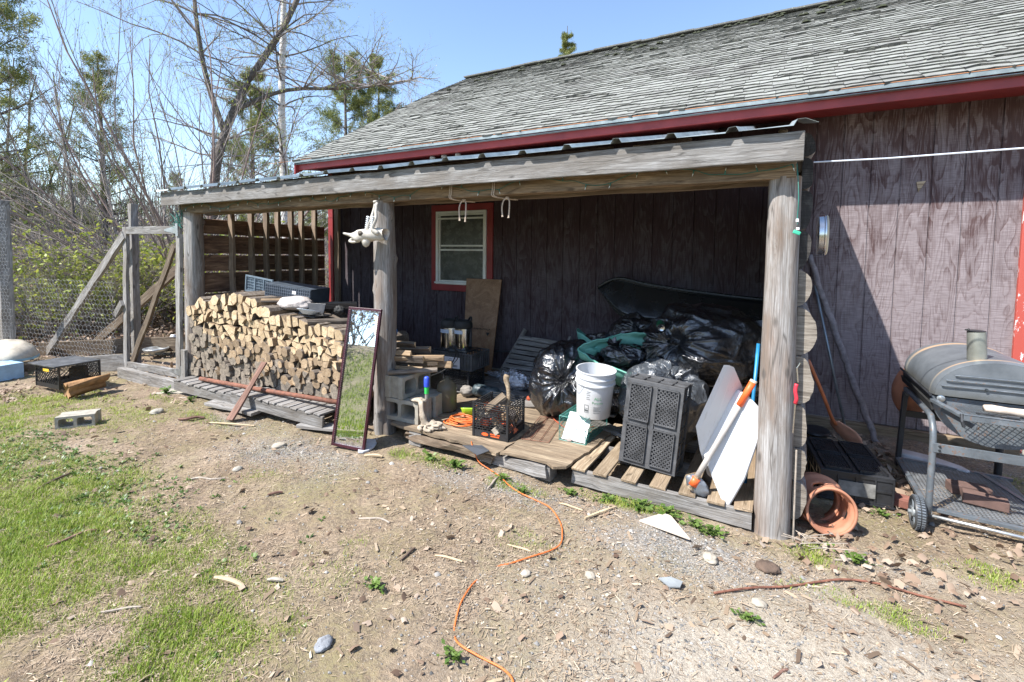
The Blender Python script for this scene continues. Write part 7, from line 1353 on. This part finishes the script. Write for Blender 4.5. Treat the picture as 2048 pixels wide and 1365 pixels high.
# ================================================================ trees
def pol(b, D): return (-D*math.sin(R(b)), D*math.cos(R(b)))
def grow(rng, starts, L0, r0, levels, nch, spread, K=6, wander=.12, up=.05, ratio=.62, rr=.55, first=.25):
    """starts: list of (pos, dir, L, r). Returns strand groups + tips"""
    groups = []; cur = starts
    for lv in range(levels):
        N_ = len(cur); P = np.zeros((N_, K, 3)); Rr = np.zeros((N_, K)); nxt = []
        for i, (p, d, L, r) in enumerate(cur):
            d = d/np.linalg.norm(d); pp = p.copy(); P[i, 0] = pp; Rr[i, 0] = r; ds = [d.copy()]
            for k in range(1, K):
                d = d+rng.normal(0, wander, 3); d[2] += up; d /= np.linalg.norm(d); pp = pp+d*L/(K-1); P[i, k] = pp; Rr[i, k] = r*(1-.75*k/(K-1)); ds.append(d.copy())
            if lv < levels-1:
                n_ = nch[lv]; n_ = max(1, int(n_*rng.uniform(.8, 1.2)))
                for c in range(n_):
                    t = first+(1-first)*(c+rng.random())/n_; t = min(t, .97); f = t*(K-1); k = int(f); q = P[i, k]*(1-(f-k))+P[i, min(k+1, K-1)]*(f-k); dd = ds[min(k+1, K-1)]; o_ = rng.normal(0, 1, 3); o_ -= dd*o_.dot(dd); o_ /= np.linalg.norm(o_)+1e-9; nd = dd*math.cos(spread)+o_*math.sin(spread)*rng.uniform(.7, 1.2); nxt.append((q, nd, L*ratio*rng.uniform(.6, 1.15)*(1.15-t*.5), max(.0025, r*(1-.75*t)*rr)))
        groups.append((P, Rr, 7 if lv == 0 else (4 if lv == 1 else 3))); cur = nxt
    return groups
def addtree(name, label, cat, loc, trunk_groups, twig_groups, tmat, wmat, group=None, leaves=None, lmat_='bushleaf', rz=0):
    t = thing(name, label, cat, (loc[0], loc[1], gh(*loc)), rz, group)
    V_, F_ = strands(trunk_groups); o = bpy.data.objects.new('trunk', npmesh('trunk', V_, F_, tmat)); COL.objects.link(o); o.parent = t; o.data.polygons.foreach_set('use_smooth', np.ones(len(F_), bool))
    if twig_groups: V_, F_ = strands(twig_groups); o = bpy.data.objects.new('crown', npmesh('crown', V_, F_, wmat)); COL.objects.link(o); o.parent = t
    if leaves is not None:
        V_, F_, T = leaves; o = bpy.data.objects.new('foliage', npmesh('foliage', V_, F_, lmat_, np.clip(np.stack([T]*3, 1), 0, 1))); COL.objects.link(o); o.parent = t
    return t
def dup(root, loc, rz, label=None, group=None, s=1.):
    r = root.copy(); COL.objects.link(r); r.location = (loc[0], loc[1], gh(*loc)); r.rotation_euler = (0, 0, rz); r.scale = (s, s, s)
    if label: r['label'] = label
    if group: r['group'] = group
    for ch in list(root.children): c = ch.copy(); COL.objects.link(c); c.parent = r
    return r
def tips(groups, rng, n, size, hang=False, from_=-1):
    P = np.concatenate([g_[0].reshape(-1, 3) for g_ in groups[from_:]]); i = rng.integers(0, len(P), n); C_ = P[i]+rng.normal(0, .02, (n, 3)); a = rng.uniform(0, 6.28, n)
    if hang: U = np.stack([rng.normal(0, .2, n), rng.normal(0, .2, n), -np.ones(n)], 1)*size[0]; W_ = np.stack([np.cos(a), np.sin(a), 0*a], 1)*size[1]; C_ = C_+U
    else: U = unit(rng.normal(0, 1, (n, 3)))*size[0]; W_ = unit(np.cross(U, rng.normal(0, 1, (n, 3))))*size[1]
    V_, F_ = quads(C_, U, W_); return V_, F_, np.repeat(np.clip(rng.normal(.5, .22, n), 0, 1), 4)
A3 = np.array
rg = np.random.default_rng(101)
# the big fan of bare stems behind the lean-to
st = []
for k in range(24):
    a = rg.uniform(-1.35, 1.0); b = rg.uniform(-.6, .6); # lean to the left mostly, seen from the yard
    lx, ly = -math.cos(R(62)), -math.sin(R(62))  # sideways (to the photo's left)
    sx = math.sin(-a)*1.35; d = A3([lx*sx*1.0-.5*b, ly*sx+.5*b*.6, 1.15*math.cos(a)+.25]); st.append((A3([rg.normal(0, .12), rg.normal(0, .12), .1]), d, rg.uniform(5.0, 7.6), rg.uniform(.022, .042)))
gg = grow(rg, st, 0, 0, 4, (9, 6, 3), .55, K=7, wander=.085, up=.05, ratio=.50, rr=.62, first=.15)
addtree('bare_tree', 'big many-stemmed bare tree fanning out behind the left end of the lean-to', 'tree', pol(62.5, 13.5), gg[:1], gg[1:], 'bark_red', 'bark_grey', leaves=tips(gg, rg, 900, (.03, .012), True))
# dark leaning trunk with heavy limbs
K = 9
def limb(pts, r0, r1): P = np.array([list(p) for p in curve_pts(pts, 4)]); return P[None], np.linspace(r0, r1, len(P))[None], 9
side_l = Vector((-math.cos(R(60)), -math.sin(R(60)), 0))
def sl_(s_, z, dpt=0): v = -side_l*s_; return (v.x, v.y+dpt, z)
tg = [limb([sl_(-.1, -.2), sl_(0, 2.5), sl_(.15, 4.3), sl_(.8, 6.2), sl_(1.9, 8.3), sl_(2.8, 10.6)], .155, .06), limb([sl_(.55, 5.6), sl_(1.9, 6.4), sl_(3.8, 6.8), sl_(5.6, 7.4)], .07, .02), limb([sl_(.3, 5.0), sl_(-.1, 6.5), sl_(-.3, 8.5), sl_(-.2, 10.5)], .08, .03)]
st = []
for P, _, _ in tg:
    P = P[0]
    for k in range(30): i = rg.integers(int(len(P)*.4), len(P)); o_ = unit(rg.normal(0, 1, 3)); o_[2] = abs(o_[2])*.4; st.append((P[i], o_, rg.uniform(1.2, 2.8), .026))
gg = grow(rg, st, 0, 0, 3, (7, 5), .7, K=6, wander=.14, up=.01, ratio=.5, rr=.55)
addtree('bare_tree', 'tall tree with a thick dark trunk leaning right behind the bare fan of stems', 'tree', pol(61, 15.5), tg, gg, 'bark_dark', 'bark_grey', leaves=tips(gg, rg, 3800, (.030, .010), True), lmat_='bushleaf')
# white birch
tg = [limb([(0, 0, -.2), sl_(-.05, 3), sl_(-.1, 6), sl_(.0, 9), sl_(.05, 12.5)], .135, .06)]; st = []; P = tg[0][0][0]
for k in range(26): i = rg.integers(int(len(P)*.3), len(P)); a = rg.uniform(0, 6.28); st.append((P[i], A3([math.cos(a), math.sin(a), .45]), rg.uniform(1.6, 3.6), .026))
gg = grow(rg, st, 0, 0, 3, (9, 6), .6, K=7, wander=.12, up=-.025, ratio=.5, rr=.5)
addtree('birch_tree', 'white barked birch with hanging catkins beside the left corner of the roof', 'tree', pol(54.2, 16), tg, gg, 'birch', 'bark_dark', leaves=tips(gg, rg, 3000, (.035, .010), True), lmat_='bushleaf')
def pine(rng, H, r0, Lmax, seedn, dens=1., droop=.0, ncl=75, cone=False, first=.2):
    tg = [(np.array([[[0, 0, -.3], [.05, 0, H*.3], [0, .06, H*.6], [0, 0, H]]], float), np.array([[r0, r0*.8, r0*.5, .02]]), 8)]; st = []
    z = H*first
    while z < H*.97:
        u = (z/H-first)/(1-first); L = Lmax*((1-u)**.8 if cone else (1-u)**.55*(.55+.45*math.sin(min(1, u*2.2+.3)*PI*.6))); nb = rng.integers(4, 7)
        for k in range(nb): a = rng.uniform(0, 6.28); st.append((A3([0, 0, z+rng.uniform(-.1, .1)]), A3([math.cos(a), math.sin(a), (.25+.35*u)-droop]), max(.3, L*rng.uniform(.55, 1.1)), max(.008, .04*(1-u)*H/10)))
        z += rng.uniform(.25, .5)*(H/9)*(.6 if cone else 1)
    g_ = grow(rng, st, 0, 0, 2, (8,), .75, K=5, wander=.1, up=.05, ratio=.42, rr=.5, first=.3)
    # needle clusters along the outer parts
    P1, P2 = g_[0][0][:, 2:], g_[1][0][:, 1:]; P = np.concatenate([P1.reshape(-1, 3), P2.reshape(-1, 3)]); n = int(len(P)*ncl*dens/6); i = rng.integers(0, len(P), n); C_ = P[i]+rng.normal(0, .07, (n, 3)); U = unit(rng.normal(0, 1, (n, 3))+A3([0, 0, .45]))*rng.uniform(.05, .11, (n, 1)); W_ = unit(np.cross(U, rng.normal(0, 1, (n, 3))))*.014
    V_, F_ = quads(C_, U, W_); clump = (np.sin(P[i, 0]*2.1)+np.sin(P[i, 1]*2.4+1)+np.sin(P[i, 2]*2.9))*.07; T = np.repeat(np.clip(rng.normal(.55, .18, n)+clump, 0, 1), 4); return tg, g_, (V_, F_, T)
specs = [('pine', 'yellowish green pine behind the birch, left of the roof corner', 57.5, 24, 9.6, 2.6, False, .9), ('pine', 'broad bright pine standing above the left corner of the roof', 48.2, 26, 11.9, 3.4, False, 1.), ('pine', 'slimmer pine right of the broad one, above the shingles', 44.6, 27, 12.4, 2.6, False, 1.), ('pine', 'dark pine at the far left edge of the picture', 76.5, 24, 12.5, 3.4, False, 1.), ('pine', 'thin ragged pine seen through the fan of bare stems', 69.5, 26, 9.8, 2.2, False, .36)]
pr = []
for i, (nm, lab, b, D, H, L, cone, dn) in enumerate(specs):
    rgi = np.random.default_rng(200+i); tg, g_, lv = pine(rgi, H, .16, L, i, dn); pr.append(addtree('pine_tree', lab, 'tree', pol(b, D), tg, g_, 'bark_dark', 'bark_dark', leaves=lv, lmat_='needles'))
rgi = np.random.default_rng(300); tg, g_, lv = pine(rgi, 17.6, .2, 2.5, 9, 1.2, .12, 60, True, .45); addtree('spruce_tree', 'pointed spruce tip rising behind the barn roof ridge', 'tree', pol(22.9, 34), tg, g_, 'bark_dark', 'bark_dark', leaves=lv, lmat_='needles')
for b, D, lab in ((64, 46, 'distant pine low behind the bare trees, over the gate'), (71, 44, 'distant pine between the bare trunks at the left'), (75, 38, 'distant pine just right of the far left post'), (52, 36, 'distant pine between the birch and the roof corner')): dup(pr[1 if b < 70 else 0], pol(b, D), b, lab, s=.62)
# plain bare trees: variants then copies
protos = []
for v_ in range(5):
    rgi = np.random.default_rng(400+v_); H = rgi.uniform(8.5, 11); st = [(A3([0, 0, -.2]), A3([rgi.normal(0, .06), rgi.normal(0, .06), 1]), H, .085)]
    if v_ % 2: st.append((A3([0, 0, .2]), A3([rgi.normal(0, .22), rgi.normal(0, .22), 1]), H*.85, .06))
    g_ = grow(rgi, st, 0, 0, 4, (20, 8, 4), .55, K=8, wander=.06, up=.045, ratio=.30, rr=.42, first=.22); protos.append((g_, H))
def where(b): return next(t for a, t in ((49, 'above the shingles'), (53.3, 'between the birch and the roof corner'), (55.6, 'right behind the white birch'), (58.5, 'left of the white birch'), (61.5, 'behind the thick dark trunk'), (64, 'behind the gate'), (66.5, 'left of the tall gate post'), (69, 'above the upper fence brace'), (71.5, 'above the middle of the chicken wire'), (73.6, 'above the foot of the fence brace'), (75.6, 'right of the thick left post'), (78, 'just behind the thick left post'), (99, 'past the left edge')) if b < a)
def dist_(D, a=22, c=32): return 'near' if D < a else ('farther' if D < c else 'distant')
places = [(77.5, 17), (76, 21), (75, 26), (74.2, 18.5), (73, 24), (72, 30), (71.3, 20), (70.3, 27), (69, 33), (68.4, 22), (67.4, 29), (66.3, 36), (65.5, 25), (64, 32), (62.8, 27), (61.2, 34), (59.6, 26), (58, 31), (56.3, 34), (55, 27), (53.2, 33), (51.5, 29), (50, 35), (46, 33), (79, 28), (78.2, 36), (74.8, 40), (70.8, 42), (66.9, 44), (63.3, 42), (59, 42), (80, 19), (82, 24)]
made = {}; rs = random.Random(55)
for i, (b, D) in enumerate(places):
    v_ = i % 5; lab = dist_(D)+(' forked' if v_ % 2 else ' single-stemmed')+' bare tree in the woods, '+where(b); grp = 'bare trees in the woods beyond the fence'
    if v_ not in made: g_, H = protos[v_]; made[v_] = addtree('bare_tree', lab, 'tree', pol(b, D+8), g_[:1], g_[1:], 'bark_dark' if v_ % 2 else 'bark_grey', 'bark_grey', grp)
    else: dup(made[v_], pol(b, D), rs.uniform(0, 6), lab, grp, s=rs.uniform(.52, .80))
for b, D, s_, lab in ((41.7, 30, 1.32, 'bare tree with a few dark leaves rising above the middle of the roof slope'), (36.9, 33, 1.36, 'small bare tree top just left of where the ridge line starts'), (46.6, 28, 1.05, 'bare stem in front of the pines above the roof')): dup(made[2], pol(b, D), b, lab, 'bare tree tops behind the barn roof', s=s_)
# shrubs and undergrowth
sh_protos = []
for v_ in range(4):
    rgi = np.random.default_rng(500+v_); st = []
    for k in range(26): a = rgi.uniform(0, 6.28); t = rgi.uniform(.15, .9); st.append((A3([rgi.normal(0, .3), rgi.normal(0, .3), 0]), A3([math.cos(a)*t, math.sin(a)*t, 1]), rgi.uniform(1.2, 2.4), .011))
    g_ = grow(rgi, st, 0, 0, 3, (9, 5), .65, K=6, wander=.16, up=-.02, ratio=.45, rr=.6, first=.15)
    nleaf = (1500, 0, 420, 800)[v_]; lv = tips(g_, rgi, nleaf, (.045, .030)) if nleaf else None; sh_protos.append((g_, lv))
shm = {}
lab_s = ['leafy shrub with fresh yellow-green leaves in the undergrowth beyond the fence', 'bare twiggy shrub in the undergrowth beyond the fence', 'shrub with a few curled brown leaves in the undergrowth beyond the fence', 'half leafed pale green shrub in the undergrowth beyond the fence']
rs = random.Random(91); spots = []
for D in (13., 15., 17.5, 20, 23, 27):
    b = 51+rs.random()*2
    while b < 81: spots.append((b, D*rs.uniform(.95, 1.06))); b += rs.uniform(.8, 1.25)*23/D*1.15
for i, (b, D) in enumerate(spots):
    leafy = rs.random(); px_ = b; v_ = (0 if leafy < .35 else (3 if leafy < .6 else 1)) if (62 < b < 74 and D < 16) else (rs.choice([1, 1, 2, 3]) if D < 20 else rs.choice([1, 2, 1])); x, y = pol(b, D)
    if x > -7.2: continue
    sl2 = dist_(D, 14.5, 21)+' '+['leafy yellow-green shrub', 'bare twiggy shrub', 'shrub with curled brown leaves', 'half leafed pale green shrub'][v_]+' beyond the fence, '+where(b)
    if v_ not in shm: g_, lv = sh_protos[v_]; shm[v_] = addtree('shrub', sl2, 'shrub', (x, y), g_[:1], g_[1:], 'bark_grey' if v_ != 1 else 'bark_pale', 'bark_pale' if v_ % 2 else 'bark_grey', ['leafy green shrubs beyond the fence', 'bare shrubs beyond the fence', 'brown leaved shrubs beyond the fence', 'half leafed shrubs beyond the fence'][v_], leaves=lv, lmat_='deadleaf' if v_ == 2 else 'bushleaf')
    else: dup(shm[v_], (x, y), rs.uniform(0, 6.28), sl2, s=rs.uniform(.65, 1.1)*(.85 if D < 12.5 else 1.0))
# far wood: one mass
rgf = np.random.default_rng(71); N_ = 5200; b = rgf.uniform(44, 84, N_); D = rgf.uniform(34, 75, N_); x = -D*np.sin(np.radians(b)); y = D*np.cos(np.radians(b)); z = gh_np(x, y); H = rgf.uniform(2, 8.5, N_)*rgf.uniform(.5, 1, N_); ln = rgf.normal(0, .12, (N_, 2)); P = np.zeros((N_, 4, 3))
for k in range(4): f = k/3; P[:, k, 0] = x+ln[:, 0]*H*f+rgf.normal(0, .06, N_)*H*.3; P[:, k, 1] = y+ln[:, 1]*H*f+rgf.normal(0, .06, N_)*H*.3; P[:, k, 2] = z+H*f-.3
Rr = np.outer(rgf.uniform(.02, .07, N_), [1, .8, .55, .1]); N2 = 14000; i = rgf.integers(0, N_, N2); k = rgf.integers(1, 3, N2); p = P[i, k]; d = unit(rgf.normal(0, 1, (N2, 3))*A3([1, 1, .6])+A3([0, 0, .5])); L = rgf.uniform(.5, 2., (N2, 1)); P2 = np.stack([p, p+d*L*.5, p+d*L+A3([0, 0, .15])], 1)
V_, F_ = strands([(P, Rr, 3), (P2, np.outer(rgf.uniform(.012, .022, N2), [1, .8, .4]), 3)]); o = bpy.data.objects.new('distant_woods', npmesh('distant_woods', V_, F_, 'bark_grey')); COL.objects.link(o); tag(o, 'dense mass of thin bare trunks far back in the woods', 'woods', kind='stuff')
# leaf litter and low brush on the forest floor
N3 = 26000; b = rgf.uniform(50, 84, N3); D = rgf.uniform(10.3, 30, N3)**1.0; x = -D*np.sin(np.radians(b)); y = D*np.cos(np.radians(b)); ok = (x < -7.5); x, y = x[ok], y[ok]; n_ = len(x); a = rgf.uniform(0, 6.28, n_); C_ = np.stack([x, y, gh_np(x, y)+rgf.uniform(0, .25, n_)**2*3], 1); U = unit(np.stack([np.cos(a), np.sin(a), rgf.normal(0, .5, n_)], 1))*.05; W_ = unit(np.cross(U, rgf.normal(0, 1, (n_, 3))))*.035; V_, F_ = quads(C_, U, W_); T = np.repeat(np.clip(rgf.normal(.5, .25, n_), 0, 1), 4)
o = bpy.data.objects.new('forest_litter', npmesh('forest_litter', V_, F_, 'deadleaf', np.stack([T]*3, 1))); COL.objects.link(o); tag(o, 'brown leaf litter on the forest floor beyond the fence', 'leaves', kind='stuff')
# behind the photographer: what the mirror shows
for i, (x, y, v_, s_) in enumerate([(-12.5, -4.5, 0, 1.5), (-14, -6.5, 3, 1.6), (-10.5, -6.2, 1, 1.3), (-15.5, -4.0, 0, 1.5), (-11.5, -8.0, 3, 1.6), (-13.0, -9.5, 0, 1.9), (-16.5, -8, 3, 1.8), (-9, -8.5, 2, 1.5), (-17.5, -5.5, 0, 1.7), (-14.6, -5.2, 1, 1.5)]): dup(shm[v_], (x, y), i*1.3, 'shrub at the edge of the lawn, seen only in the mirror', 'shrubs behind the lawn', s=s_)
for i, (x, y) in enumerate([(-14, -7.5), (-17, -9), (-12, -9.5), (-19, -7), (-16, -12)]): dup(made[i % 5], (x, y), i*2., 'bare tree at the edge of the lawn behind the photographer', 'bare trees behind the lawn', s=1.0)
dup(pr[1], (-15.5, -9.5), 1., 'pine at the edge of the lawn, seen only in the mirror', s=.8); dup(pr[2], (-20, -11), 2., 'pine far behind the lawn, seen only in the mirror', s=.9)
